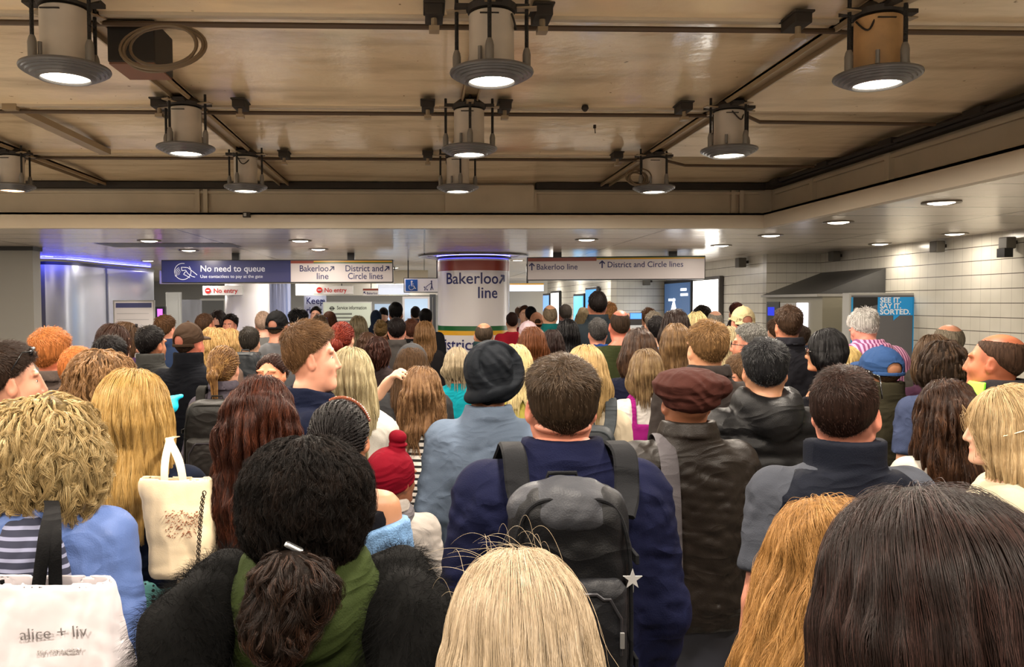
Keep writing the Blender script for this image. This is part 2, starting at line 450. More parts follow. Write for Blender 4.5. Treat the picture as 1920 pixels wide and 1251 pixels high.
def bracket(px, py, D, lab, sc=1.0):
    p = P(px, py, D)
    e = empty('ceiling_clamp', (p.x, p.y, Z_WELL), 0, lab, 'clamp', 'dark clamps along the conduits')
    s = sc
    MB().box((-0.035*s, -0.06, -0.05*s), (0.035*s, 0.07, 0)).box((-0.042*s, -0.07, -0.01), (0.042*s, 0.08, 0)).build('clamp_body', M_DARK, e, bevel=0.004)
    mb = MB().tube([(0, -0.01, -0.05*s), (0, -0.01, -0.085*s)], 0.012, 8).box((-0.02, -0.03, -0.10*s), (0.02, 0.02, -0.082*s))
    mb.build('clamp_bolt', M_RAIL, e)
for a in [(814, 50, 3.15, 'dark clamp on the ceiling left of the nearest middle lamp'),
          (1016, 50, 3.15, 'dark clamp on the ceiling right of the nearest middle lamp'),
          (802, 206, 4.62, 'dark clamp left of the second middle lamp'),
          (946, 206, 4.62, 'dark clamp right of the second middle lamp'),
          (802, 295, 6.15, 'dark clamp left of the third middle lamp'),
          (451, 203, 4.62, 'dark clamp right of the second lamp in the left row'),
          (533, 294, 6.15, 'dark clamp right of the third lamp in the left row'),
          (1282, 208, 4.62, 'dark clamp left of the second lamp in the right row'),
          (1157, 300, 6.15, 'dark clamp left of the third lamp in the right row'),
          (1494, 56, 3.2, 'box-shaped clamp left of the nearest right lamp'),
          (300, 203, 4.62, 'dark clamp left of the second lamp in the left row')]:
    bracket(*a)
p = PZ(1097, 200, Z_WELL)
o = MB().lathe([(0.004, 0), (0.018, -0.005), (0.022, -0.02), (0.012, -0.035), (0.004, -0.04)], (p.x, p.y, Z_WELL+0.01), 12).build('ceiling_stud', M_DARK, smooth=True)
tag(o, 'small round dark knob alone on the bare cream ceiling', 'knob')
p = PZ(1115, 240, Z_WELL)
o = MB().tube([(p.x, p.y, Z_WELL+.01), (p.x+0.004, p.y, Z_WELL-0.035)], 0.003, 6).box((p.x-.008, p.y-.008, Z_WELL-.002), (p.x+.008, p.y+.008, Z_WELL+.02)).build('ceiling_hook', M_DARK)
tag(o, 'tiny dark hook hanging from the bare cream ceiling', 'hook')
# cable tray on the right upstand
mb = MB()
for y in np.arange(1.0, 7.4, 0.9):
    mb.box((X_BEAM-0.03, y, Z_WELL-0.045), (X_BEAM+0.13, y+0.16, Z_WELL-0.005))
mb.tube([(X_BEAM-0.0, -3, Z_WELL-0.03), (X_BEAM-0.0, 7.5, Z_WELL-0.03)], 0.016, 8).tube([(X_BEAM+0.035, -3, Z_WELL-0.05), (X_BEAM+0.035, 7.5, Z_WELL-0.05)], 0.014, 8)
o = mb.build('cable_tray', M_DARK)
tag(o, 'sooty cable run with clips along the top of the right upstand', 'cable tray')

# ------------------------------------------------------------------ pendant lamps
M_CAN = mat('lamp_housing_paint', (190, 180, 166), 0.45, var=0.1, vscale=7)
M_CAN2 = mat('heat_browned_housing', (176, 138, 92), 0.5, var=0.25, vscale=9)
M_RING = mat('lamp_ring_grey', (100, 100, 102), 0.32, 0.3)
M_ROD = mat('threaded_rod', (40, 38, 36), 0.5, 0.5, bump=0.8, bscale=150)
M_SLEEVE = mat('rod_sleeve', (120, 116, 110), 0.4, 0.3)
def lens_mat(name, c, st):
    return mat(name, c, 0.4, emit=st, ecol=c)
M_LENS = lens_mat('lamp_lens_glow', (255, 240, 214), 9.0)
M_LENS_W = lens_mat('lamp_lens_warm_glow', (255, 204, 150), 8.0)
PEND = {}
def pendant(x, y, lab, warm=False, can=None, detail=True, seed=0):
    z0 = 2.68
    e = empty('pendant_lamp', (x, y, z0), 0, lab, 'ceiling lamp', 'round pendant lamps in rows')
    top = Z_WELL-0.03-z0
    o = MB().lathe([(0.086, 0.045), (0.087, 0.07), (0.085, 0.09), (0.085, top-0.04), (0.078, top-0.035)], n=32).build('lamp_housing', can or M_CAN, e, smooth=True)
    prof = [(0.088, 0.05), (0.100, 0.046), (0.148, 0.048), (0.157, 0.044), (0.159, 0.037), (0.156, 0.031), (0.149, 0.030), (0.147, 0.025), (0.137, 0.025), (0.134, 0.018), (0.122, 0.018), (0.118, 0.010), (0.106, 0.010), (0.100, 0.002), (0.088, 0.000), (0.084, 0.004), (0.083, 0.012)]
    MB().lathe(prof, n=40, caps=False).build('lamp_ring', M_RING, e, smooth=True)
    MB().lathe([(0.001, 0.002), (0.05, 0.004), (0.083, 0.009), (0.083, 0.012), (0.001, 0.012)], n=32, caps=False).build('lamp_lens', M_LENS_W if warm else M_LENS, e, smooth=True)
    for k in range(4):
        a = math.radians(40+90*k+seed*7); cx, cy = 0.132*math.cos(a), 0.132*math.sin(a)
        MB().tube([(cx, cy, 0.046), (cx, cy, top+0.03)], 0.0075, 8).build('rod', M_ROD, e)
        MB().lathe([(0.015, 0.04), (0.016, 0.10), (0.013, 0.115), (0.009, 0.125)], (cx, cy, 0.0), 12).build('rod_sleeve', M_SLEEVE, e, smooth=True)
        R_ = Matrix.Rotation(a, 4, 'Z')
        MB().box((0.095, -0.02, top-0.022), (0.17, 0.02, top-0.016), R_).build('bracket_ear', M_RAIL, e)
    mb = MB().box((-0.14, -0.03, top-0.02), (0.14, 0.03, top-0.004)).box((-0.03, -0.14, top-0.02), (0.03, 0.14, top-0.004)).lathe([(0.09, top-0.03), (0.10, top-0.01), (0.06, top+0.02)], n=20)
    mb.build('mounting_cross', M_DARK, e)
    if detail:
        a0 = seed*1.3-2.2
        pts = [(0.09*math.cos(a0+t*.12), 0.09*math.sin(a0+t*.12)-0.02*math.sin(t*.5), top-0.05-0.05*math.sin(math.pi*t/8)) for t in range(9)]
        MB().tube(pts, 0.004, 6).build('supply_cable', M_DARK, e)
        MB().tube([(-0.05, -0.088, 0.06), (-0.05, -0.088, 0.11)], 0.008, 8).build('conduit_stub', M_SLEEVE, e)
        MB().box((-0.05, -0.0895, top-0.06), (0.02, -0.083, top-0.056)).build('strap', M_DARK, e)
    ld = bpy.data.lights.new('lamp_light', 'AREA'); ld.shape = 'DISK'; ld.size = 0.165; ld.energy = HALL_W; ld.color = (1.0, 0.72, 0.45) if warm else HALL_COL
    lo = bpy.data.objects.new('lamp_light', ld); COL.objects.link(lo); lo.parent = e; lo.location = (0, 0, -0.006)
    return e
names = {(1, 0): 'left row, nearest', (2, 0): 'middle row, nearest', (3, 0): 'right row, nearest'}
for i, x in enumerate(LAMP_X):
    for j, y in enumerate(LAMP_Y):
        if i == 0 and j < 2:
            if j == 0: continue
        rowt = ['far left', 'left', 'middle', 'right'][i]; dep = ['nearest and largest', 'second', 'third and smallest'][j]
        lab = f'{dep} grey round lamp of the {rowt} row on threaded rods'
        if (i, j) == (1, 0): lab = 'largest lamp of the left row, beside the coiled cable'
        if (i, j) == (3, 0): lab = 'nearest lamp of the right row, its housing browned by heat'
        if (i, j) == (0, 2): lab = 'warm orange-glowing round lamp at the far left of the ceiling'
        if (i, j) == (3, 2): lab = 'smallest lamp of the right row, beside a dark cable coil'
        if (i, j) == (0, 1): continue
        pendant(x, y, lab, warm=(i == 0 and j == 2), can=M_CAN2 if (i, j) == (3, 0) else None, seed=i*3+j)
# unseen lamps added along the same rows, to light the near crowd
for x in (-3.0, -1.32, 0.26, 1.75):
    for y in (1.55, 0.05):
        pendant(x, y, 'grey round pendant lamp overhead, behind the viewpoint', detail=False)
pendant(-3.0, 3.05, 'grey round pendant lamp out at the left of the hall', detail=False)  # this lamp and the next are out of view, added for their light
pendant(-3.0, 4.55, 'grey round pendant lamp out at the left of the hall', detail=False)

# coiled cables beside the lamps
def coil(c, r, rr, n, lab, tilt):
    mb = MB()
    for k in range(n):
        rad = r*(1-0.07*k); off = Vector((random.uniform(-.02, .02), random.uniform(-.02, .02), random.uniform(-.015, .015)))
        T = Matrix.Rotation(tilt+random.uniform(-.12, .12), 4, 'X') @ Matrix.Rotation(random.uniform(-.1, .1), 4, 'Y')
        mb.tube([Vector(c)+off+(T @ Vector((rad*math.cos(t/16*math.pi), rad*0.8*math.sin(t/16*math.pi), 0))) for t in range(32)], rr, 6, closed=True)
    o = mb.build('cable_coil', mat('grey_cable', (104, 88, 68), 0.5), smooth=True)
    return tag(o, lab, 'cable')
c = P(312, 92, 3.05)
coil((c.x, c.y, c.z), 0.155, 0.006, 4, 'loose coil of grey cable hanging beside the largest left lamp', math.radians(62))
c = P(1195, 335, 6.0)
coil((c.x, c.y, c.z), 0.08, 0.006, 4, 'small dark cable coil beside the farthest right lamp', math.radians(80))
p = P(255, 112, 3.4)
e = empty('junction_box', (p.x, 3.45, Z_WELL-0.0), 0, 'dark box on the ceiling behind the largest left lamp', 'junction box')
MB().box((-0.09, -0.12, -0.17), (0.10, 0.12, 0)).build('box_body', M_DARK, e, bevel=0.006)
MB().box((-0.085, -0.115, -0.178), (0.095, 0.115, -0.17)).build('box_lid', mat('reddish_lid', (120, 84, 66), 0.6), e)

# ------------------------------------------------------------------ recessed downlights
M_DLENS = lens_mat('downlight_glow', (255, 238, 214), 8.0)
M_DTRIM = mat('downlight_trim', (120, 112, 100), 0.35, 0.5)
dl = [(1765, 379, 'recessed downlight nearest the right edge, above the tiled wall'), (1572, 416, 'recessed downlight second along the right aisle ceiling'),
      (1445, 441, 'recessed downlight above the ticket booth canopy'), (1790, 438, 'recessed downlight beside the top of the tiled wall'),
      (1650, 457, 'recessed downlight over the poster frame by the wall'), (1352, 460, 'recessed downlight amid bright reflections over the right sign'),
      (1100, 449, 'recessed downlight just above the right hanging sign'), (563, 451, 'recessed downlight over the middle of the left hanging sign'),
      (597, 467, 'smaller recessed downlight behind the one over the left sign'), (280, 451, 'recessed downlight beside the dark ceiling slot'),
      (354, 469, 'recessed downlight just behind the dark ceiling slot')]
for px, py, lab in dl:
    p = PZ(px, py, Z_LOW)
    e = empty('recessed_downlight', (p.x, p.y, Z_LOW), 0, lab, 'ceiling light', 'recessed downlights in the metal ceiling')
    s = 1.0
    MB().lathe([(0.13, -0.001), (0.132, -0.008), (0.12, -0.012), (0.09, -0.006), (0.088, 0.0)], n=28, caps=False).build('light_trim', M_DTRIM, e, smooth=True)
    MB().lathe([(0.001, -0.020), (0.05, -0.018), (0.088, -0.009), (0.088, 0.0)], n=24, caps=False).build('lamp_lens', M_DLENS, e, smooth=True)
    ld = bpy.data.lights.new('lamp_light', 'AREA'); ld.shape = 'DISK'; ld.size = 0.17; ld.energy = DOWN_W*(.38 if px in (1790, 1650) else .7 if px > 1440 else 1.0); ld.color = DOWN_COL
    lo = bpy.data.objects.new('lamp_light', ld); COL.objects.link(lo); lo.parent = e; lo.location = (0, 0, -0.026)
k = 0
for y in (13.6, 16.4, 19.5, 22.5):  # extra downlights added to brighten the dark far hall
    for x in (-6.6, -4.6, -2.6, -0.6, 1.6, 3.2):
        e = empty('recessed_downlight', (x, y, Z_LOW), 0, 'recessed downlight in the far hall beyond the hanging signs', 'ceiling light', 'downlights of the far hall')
        MB().lathe([(0.11, -0.001), (0.112, -0.008), (0.09, -0.006), (0.088, 0.0)], n=20, caps=False).build('light_trim', M_DTRIM, e, smooth=True)
        MB().lathe([(0.001, -0.012), (0.088, -0.004), (0.088, 0.0)], n=16, caps=False).build('lamp_lens', M_DLENS, e, smooth=True)
        ld = bpy.data.lights.new('lamp_light', 'AREA'); ld.shape = 'DISK'; ld.size = 0.17; ld.energy = DOWN_W*1.6; ld.color = (1.0, .93, .84)
        lo = bpy.data.objects.new('lamp_light', ld); COL.objects.link(lo); lo.parent = e; lo.location = (0, 0, -0.02)
# dark slot in the metal ceiling
a, b = PZ(215, 456, Z_LOW), PZ(400, 463, Z_LOW)
struct(MB().add([(PZ(175,456,Z_LOW).x, a.y, Z_LOW-.004), (PZ(430,456,Z_LOW).x, a.y, Z_LOW-.004), (PZ(455,463,Z_LOW).x, b.y, Z_LOW-.004), (PZ(215,463,Z_LOW).x, b.y, Z_LOW-.004)], [(0, 1, 2, 3)]).build('trim_6', M_BLACK))

# ------------------------------------------------------------------ round columns
M_BLUE = mat('blue_led_strip', (70, 70, 255), 0.4, emit=45.0, ecol=(60, 60, 255))
M_MAROON = mat('bakerloo_maroon', (150, 62, 44), 0.35)
M_GREEN = mat('district_green', (10, 92, 40), 0.35)
M_YEL = mat('circle_yellow', (226, 170, 30), 0.35)
CX, CY, CR = P(887.5, 480, 12.2).x, 12.2, 0.545
struct(MB().lathe([(CR-0.01, 0), (CR-0.01, Z_LOW)], (CX, CY, 0), 64).build('column', M_WHITE, smooth=True))
wrap = empty('column_sign', (CX, CY, 0), 0, 'white round column wrap reading Bakerloo line and District Circle', 'sign')
zc = lambda y: CAM_Z-(y-568+1)*(CY-CR)/1500
def band(y0, y1, m, nm, dr=0.0):
    MB().lathe([(CR-0.008, zc(y1)), (CR+dr, zc(y1)), (CR+dr, zc(y0)), (CR-0.008, zc(y0))], n=96, caps=False).build(nm, m, wrap, smooth=True)
MB().lathe([(CR-0.009, 0.3), (CR, 0.3), (CR, zc(484)), (CR-0.009, zc(484))], n=96, caps=False).build('wrap_sheet', M_WHITE, wrap, smooth=True)
band(487, 506, M_MAROON, 'maroon_band', .002); band(611, 620, M_GREEN, 'green_band', .002); band(620, 628.5, M_YEL, 'yellow_band', .002)
def bend(me, x_off, z, r):
    n = len(me.vertices); co = np.empty(n*3); me.vertices.foreach_get('co', co); co = co.reshape(-1, 3)
    a = (co[:, 0]+x_off)/r; rr = r-co[:, 1]
    co = np.stack([rr*np.sin(a), -rr*np.cos(a), co[:, 2]+z], 1)
    me.vertices.foreach_set('co', co.ravel()); me.update()
def col_text(body, size, x_px_left, y_base, bold=0.0025):
    me = text_mesh(body, size, bold)
    x = (x_px_left-887.5)/1500*CY
    a = math.asin(max(-0.98, min(0.98, x/CR)))*CR
    bend(me, a, zc(y_base), CR+0.003)
    link('lettering', me, M_TXT, wrap)
col_text('Bakerloo', 0.235, 835, 531); col_text('line', 0.235, 890, 558)
col_text('District', 0.235, 823, 656); col_text('Circle', 0.235, 827, 682)
for (ax, az) in ((0.48, zc(523)), (0.48, zc(645))):
    mb = arrow(MB(), 0, 0, 0.16, math.radians(45), 0.03)
    me = mb.mesh('arrow'); bend(me, ax-0.03, az, CR+0.003); link('arrow', me, M_TXT, wrap)
# ceiling collar with blue light round the column
struct(MB().lathe([(CR+0.28, Z_LOW-0.0), (CR+0.30, Z_LOW-0.025), (CR+0.25, Z_LOW-0.03), (CR+0.16, Z_LOW-0.005)], (CX, CY, 0), 64, caps=False).build('trim_7', M_STEEL, smooth=True))
MB().lathe([(CR, 0), (CR, 1)], (CX, CY, 0), 64, caps=False)
o = MB().tube([(CX+(CR+0.012)*math.cos(t*math.pi/24), CY+(CR+0.012)*math.sin(t*math.pi/24), Z_LOW-0.020) for t in range(48)], 0.004, 6, closed=True).build('led_ring', M_BLUE)
tag(o, 'ring of blue light at the ceiling around the lettered column', 'light strip')
struct(MB().lathe([(CR+0.0, Z_LOW-0.06), (CR+0.03, Z_LOW-0.055), (CR+0.03, Z_LOW-0.025), (CR, Z_LOW-0.02)], (CX, CY, 0), 64, caps=False).build('trim_8', M_BLACK, smooth=True))
# pale columns further off at the left
for px0_, px1_, D, m in ((423, 505, 17.0, M_WHITE), (505, 545, 19.0, mat('blueish_column', (170, 178, 214), 0.25, 0.3))):
    a, b = P(px0_, 560, D), P(px1_, 560, D); r = (b.x-a.x)/2
    struct(MB().lathe([(r, 0), (r, Z_LOW)], ((a.x+b.x)/2, D, 0), 48).build('column', m, smooth=True))
# left cladding: flat grey panel, curved bluish drum, flat panel
pts = []
a = P(-60, 480, 10.2); b = P(61, 480, 10.2)
struct(MB().box((-9, 10.2, 0), (b.x, 10.4, 2.52)).build('wall_left_panel', M_GREY))
struct(MB().box((-9, 10.15, 2.52), (b.x+0.03, 10.4, Z_LOW)).build('trim_9', M_BLACK))
dpts = []
for k, (px, D) in enumerate(((50, 12.9), (62, 12.6), (85, 12.55), (110, 12.65), (135, 12.85), (160, 13.2), (182, 13.6), (200, 14.0), (245, 14.8), (289, 15.6))):
    q = P(px, 560, D); dpts.append((q.x, q.y))
def run_smooth(name, pts, z0, z1, m, off=0.0):
    mb = MB()
    vs = []
    for x, y in pts: vs += [(x, y-off, z0), (x, y-off, z1)]
    for x, y in pts[::-1]: vs += [(x-0.1, y+0.25, z0), (x-0.1, y+0.25, z1)]
    n = len(pts)*2; fs = [(2*i, 2*((i+1) % n), 2*((i+1) % n)+1, 2*i+1) for i in range(n)]
    fs += [tuple(2*i+1 for i in range(n))[::-1] if False else tuple(2*i+1 for i in range(n))]
    mb.add(vs, fs)
    return struct(mb.build(name, m, smooth=True))
run_smooth('wall_left_drum', dpts, 0, Z_LOW-0.11, M_STEEL)
run_smooth('trim_10', dpts, Z_LOW-0.11, Z_LOW-0.06, M_BLACK, -0.04)
for (x0_, y0_), (x1_, y1_) in zip(dpts[1:-1], dpts[2:]):
    l_ = math.hypot(x1_-x0_, y1_-y0_)
    ld = bpy.data.lights.new('led_light', 'AREA'); ld.shape = 'RECTANGLE'; ld.size = l_; ld.size_y = .03; ld.energy = 11.0*l_; ld.color = (.12, .14, 1.0)
    lo = bpy.data.objects.new('led_light', ld); COL.objects.link(lo); lo.location = ((x0_+x1_)/2, (y0_+y1_)/2-.14, Z_LOW-.012); lo.rotation_euler = (math.radians(-12), 0, math.atan2(y1_-y0_, x1_-x0_))
o = MB().tube([(x, y-.18, Z_LOW-0.018) for x, y in dpts], 0.009, 6).build('led_strip', mat('blue_led_strip', (70, 70, 255), 0.4, emit=9.0, ecol=(70, 70, 255)))
tag(o, 'thin blue light line on the ceiling in front of the steel drum wall', 'light strip')
# seam between drum panels, door edge beyond
q = P(201, 560, 14.0)
struct(MB().box((q.x-0.015, q.y-0.03, 0), (q.x+0.015, q.y+0.02, Z_LOW-0.11)).build('trim_11', mat('seam', (96, 98, 108), 0.4, 0.6)))

# ------------------------------------------------------------------ signs hanging from the ceiling
M_SIGNW = mat('sign_white', (216, 208, 210), 0.35)
M_SIGNW_LIT = mat('sign_white_backlit', (226, 220, 216), 0.35, emit=0.12)
M_FRAME = mat('sign_frame_black', (14, 14, 20), 0.35)
M_WTXT = mat('white_lettering', (210, 214, 232), 0.4)
M_RED = mat('no_entry_red', (206, 40, 36), 0.4)
def sign_frame(name, x0, x1, y0, y1, D, rz, lab, m, depth=0.14, cat='sign', frame=M_FRAME, bar=0.012, group=None):
    a, b = P(x0, y1, D), P(x1, y0, D)
    w, h = (b.x-a.x)/math.cos(rz), b.z-a.z
    e = empty(name, (a.x, D, a.z), rz, lab, cat, group)
    MB().box((0, 0, 0), (w, depth, h)).build('sign_case', frame, e, bevel=0.006)
    MB().box((bar, -0.004, bar), (w-bar, 0.0, h-bar)).build('sign_face', m, e)
    return e, w, h
# left sign: contactless notice + two line names
e, w, h = sign_frame('hanging_sign', 303, 737, 487, 531, 11.5, 0.0, 'long hanging sign with blue half reading No need to queue', M_SIGNW)
wb = w*(544-303)/(737-303)
MB().box((0.01, -0.009, 0.012), (wb, -0.004, h-0.012)).build('blue_panel', M_NAVY, e)
MB().box((wb, -0.007, h-0.052), (w*.655, -0.004, h-0.014)).build('maroon_band', M_MAROON, e)
MB().box((w*.655, -0.007, h-0.036), (w-0.014, -0.004, h-0.014)).build('yellow_band', M_YEL, e)
MB().box((w*.655, -0.007, h-0.052), (w-0.014, -0.004, h-0.036)).build('green_band', M_GREEN, e)
U = w/434.0
lettering('No need to queue', 0.125, M_WTXT, e, (72*U, -0.009, h-0.165), 0.0015, width=120*U)
lettering('Use contactless to pay at the gate', 0.062, M_WTXT, e, (72*U, -0.009, h-0.255), 0.0, width=116*U)
mb = MB(); c0 = (40*U, h*.5)
for k in range(28):
    if 3 <= k <= 5: continue
    t0, t1 = 2*math.pi*k/28, 2*math.pi*(k+1)/28
    mb.stroke([(c0[0]+.115*math.cos(t0), c0[1]+.115*math.sin(t0)), (c0[0]+.115*math.cos(t1), c0[1]+.115*math.sin(t1))], .007, -.012, -.009)
for r in (.03, .05, .07, .09):
    mb.stroke([(c0[0]-.02+r*math.cos(t), c0[1]-.03+r*math.sin(t)) for t in np.linspace(1.9, 3.6, 8)], .007, -.012, -.009)
mb.stroke([(c0[0]-.02, c0[1]+.06), (c0[0]+.07, c0[1]+.055), (c0[0]+.14, c0[1]+.0), (c0[0]+.2, c0[1]-.05)], .008, -.012, -.009)
mb.stroke([(c0[0]-.02, c0[1]+.06), (c0[0]-.01, c0[1]+.01), (c0[0]+.04, c0[1]+.02), (c0[0]+.07, c0[1]-.03), (c0[0]+.13, c0[1]-.07), (c0[0]+.17, c0[1]-.08)], .008, -.012, -.009)
mb.stroke([(c0[0]+.04, c0[1]-.0), (c0[0]+.01, c0[1]-.04), (c0[0]+.05, c0[1]-.06), (c0[0]+.1, c0[1]-.09)], .008, -.012, -.009)
mb.build('hand_symbol', M_WTXT, e)
lettering('Bakerloo', 0.125, M_TXT, e, (257*U, -0.005, h-0.165), 0.001, width=54*U)
lettering('line', 0.125, M_TXT, e, (289*U, -0.005, h-0.275), 0.001, width=22*U)
lettering('District and', 0.125, M_TXT, e, (343*U, -0.005, h-0.165), 0.001, width=71*U)
lettering('Circle lines', 0.125, M_TXT, e, (348*U, -0.005, h-0.275), 0.001, width=66*U)
mb = MB(); arrow(mb, 318*U, h-0.13, 0.085, math.pi/4, .016, -.007, -.003); arrow(mb, 422*U, h-0.13, 0.085, math.pi/4, .016, -.007, -.003); mb.build('arrow', M_TXT, e)
for u_ in (.3, .8): MB().box((w*u_, .03, h), (w*u_+.1, .11, Z_LOW-e.location.z)).build('hanger', M_FRAME, e)
# right sign
e, w, h = sign_frame('hanging_sign', 988, 1307, 482, 526, 11.5, math.radians(-8), 'long hanging sign reading Bakerloo line, District and Circle lines', M_SIGNW, 0.2)
U = w/319.0
MB().box((0.014, -0.007, h-0.062), (w*.395, -0.004, h-0.014)).build('maroon_band', M_MAROON, e)
MB().box((w*.395, -0.007, h-0.042), (w-.014, -0.004, h-0.014)).build('yellow_band', M_YEL, e)
MB().box((w*.395, -0.0075, h-0.022), (w-.014, -0.004, h-0.012)).build('green_band', M_GREEN, e)
lettering('Bakerloo line', 0.115, M_TXT, e, (17*U, -0.005, h-0.18), 0.001, width=74*U)
lettering('District and Circle lines', 0.115, M_TXT, e, (145*U, -0.005, h-0.155), 0.001, width=134*U)
mb = MB(); arrow(mb, 9*U, h-0.14, 0.10, math.pi/2, .018, -.007, -.003); arrow(mb, 136*U, h-0.115, 0.10, math.pi/2, .018, -.007, -.003); mb.build('arrow', M_TXT, e)
for u_ in (.15, .8): MB().box((w*u_, .05, h), (w*u_+.12, .15, Z_LOW-e.location.z)).build('hanger', M_FRAME, e)
# accessibility sign
e, w, h = sign_frame('hanging_sign', 757, 828, 521, 549, 13.6, 0, 'small hanging sign with blue wheelchair symbol and pram symbol', M_SIGNW_LIT, 0.06)
U = w/71.0
MB().box((3.5*U, -0.008, 3*U), (26*U, -0.004, h-3*U)).build('blue_square', mat('wheelchair_blue', (20, 96, 190), .4), e)
mb = MB().disc((15*U, h-7*U), 1.9*U, -.012, -.008)
mb.stroke([(14.5*U, h-9*U), (14.5*U, h-15*U), (19*U, h-15*U), (21*U, h-20*U), (23*U, h-19.5*U)], 1.5*U, -.012, -.008)
mb.stroke([(14.3*U+4.8*U*math.cos(t), h-17.5*U+4.8*U*math.sin(t)) for t in np.linspace(2.2, 6.0, 12)], 1.2*U, -.012, -.008)
mb.stroke([(14.5*U, h-11.5*U), (18.5*U, h-11.5*U)], 1.2*U, -.012, -.008)
mb.build('wheelchair_symbol', mat('symbol_white', (240, 240, 244), .4), e)
mb = MB().disc((52*U, h-6.5*U), 1.5*U, -.008, -.004)
mb.stroke([(52*U, h-8*U), (52.5*U, h-15*U), (50.5*U, h-23*U)], 2.0*U, -.008, -.004).stroke([(52.5*U, h-15*U), (55*U, h-22.5*U)], 1.5*U, -.008, -.004)
mb.stroke([(52*U, h-9.5*U), (48.5*U, h-12*U), (44*U, h-15*U)], 1.1*U, -.008, -.004)
mb.stroke([(44*U, h-15*U), (42*U, h-18*U), (38*U, h-17*U), (40*U, h-20.5*U), (43.5*U, h-21*U)], 1.2*U, -.008, -.004).disc((39.5*U, h-22.5*U), 1.2*U, -.008, -.004).disc((44*U, h-22.5*U), 1.2*U, -.008, -.004)
mb.build('pram_symbol', M_TXT, e)
for xx in (.12, .88): MB().box((w*xx-.01, .02, h), (w*xx+.01, .04, Z_LOW-e.location.z)).build('hanger', M_FRAME, e)

# bulkheads and signs further back
struct(MB().box((P(290, 0, 15.5).x, 15.5, P(0, 533, 15.5).z), (P(800, 0, 15.5).x, 15.7, P(0, 508, 15.5).z)).build('trim_12', mat('bulkhead_cream', (196, 186, 160), .4)))
def plain_sign(name, x0, x1, y0, y1, D, lab, m, words, group=None):
    e, w, h = sign_frame(name, x0, x1, y0, y1, D, 0, lab, m, 0.08, frame=M_LGREY, bar=0.006, group=group)
    return e, w, h
e, w, h = plain_sign('no_entry_sign', 380, 455, 536, 554, 16.5, 'white sign with red No entry, partly behind the pale column', M_SIGNW_LIT, '')
MB().disc((10/75*w, h/2), .06, -.009, -.004).build('red_disc', M_RED, e); MB().box((7/75*w, -.012, h/2-.01), (13/75*w, -.009, h/2+.01)).build('white_bar', M_SIGNW, e)
lettering('No entry', 0.13, M_RED, e, (20/75*w, -.005, h/2-.045), .002, width=.6*w)
MB().box((w*.2, .02, h), (w*.22, .06, Z_LOW-e.location.z)).build('hanger', M_FRAME, e)
e, w, h = plain_sign('no_entry_sign', 588, 662, 536, 552, 16.5, 'white sign with red No entry, beside the Keep right column', M_SIGNW_LIT, '')
MB().disc((11/74*w, h/2), .06, -.009, -.004).build('red_disc', M_RED, e); MB().box((7.5/74*w, -.012, h/2-.01), (14.5/74*w, -.009, h/2+.01)).build('white_bar', M_SIGNW, e)
lettering('No entry', 0.13, M_RED, e, (20/74*w, -.005, h/2-.045), .002, width=.56*w)
MB().box((w*.7, .02, h), (w*.72, .06, Z_LOW-e.location.z)).build('hanger', M_FRAME, e)
struct(MB().box((P(548, 0, 16.7).x, 16.7, P(0, 556, 16.7).z), (P(820, 0, 16.7).x, 16.9, P(0, 534, 16.7).z)).build('trim_13', mat('bulkhead_grey', (176, 172, 164), .4)))
e, w, h = plain_sign('line_sign', 680, 710, 541, 555, 16.0, 'small far sign with maroon strip reading Bakerloo', M_SIGNW_LIT, '')
MB().box((0.006, -.008, h-.04), (w-.006, -.004, h-.005)).build('maroon_band', M_MAROON, e)
lettering('Bakerloo', 0.07, M_TXT, e, (.08, -.005, .03), .001, width=w*.66)
mb = arrow(MB(), .045, .06, .06, math.radians(135), .012, -.007, -.003); mb.build('arrow', M_TXT, e)
MB().box((w*.5, .02, h), (w*.55, .06, Z_LOW-e.location.z)).build('hanger', M_FRAME, e)
e, w, h = plain_sign('light_box', 709, 768, 533, 553, 16.0, 'plain pale light box between the far line sign and wheelchair sign', mat('lightbox_blue_white', (214, 222, 240), .3, emit=.5), '')
MB().box((w*.5, .02, h), (w*.55, .06, Z_LOW-e.location.z)).build('hanger', M_FRAME, e)
e, w, h = plain_sign('light_box', 955, 1020, 531, 547, 15.0, 'plain pale light box right of the lettered column', mat('lightbox_blue_white', (214, 222, 240), .3, emit=.5), '')
MB().box((0.006, -.008, h-.03), (w-.006, -.004, h-.005)).build('yellow_band', M_YEL, e)
MB().box((w*.5, .02, h), (w*.55, .06, Z_LOW-e.location.z)).build('hanger', M_FRAME, e)
# keep right column board
kx0, kx1 = P(561, 0, 17.5).x, P(604, 0, 17.5).x
kr = (kx1-kx0)/2
struct(MB().lathe([(kr, 0), (kr, P(0, 556, 17.5).z)], ((kx0+kx1)/2, 17.5+kr, 0), 40).build('column', mat('keep_right_column', (190, 196, 222), .3), smooth=True))
e = empty('keep_right_notice', ((kx0+kx1)/2, 17.5+kr, 0), 0, 'navy words Keep right on the pale far column', 'notice')
for body, yb in (('Keep', 572), ('right', 590)):
    me = text_mesh(body, .2, .003); bend(me, -.19, P(0, yb, 17.5).z, kr+.004); link('lettering', me, M_TXT, e)
mb = arrow(MB(), 0, 0, .1, 0, .022); me = mb.mesh('arrow'); bend(me, .22, P(0, 567, 17.5).z, kr+.005); link('arrow', me, M_TXT, e)
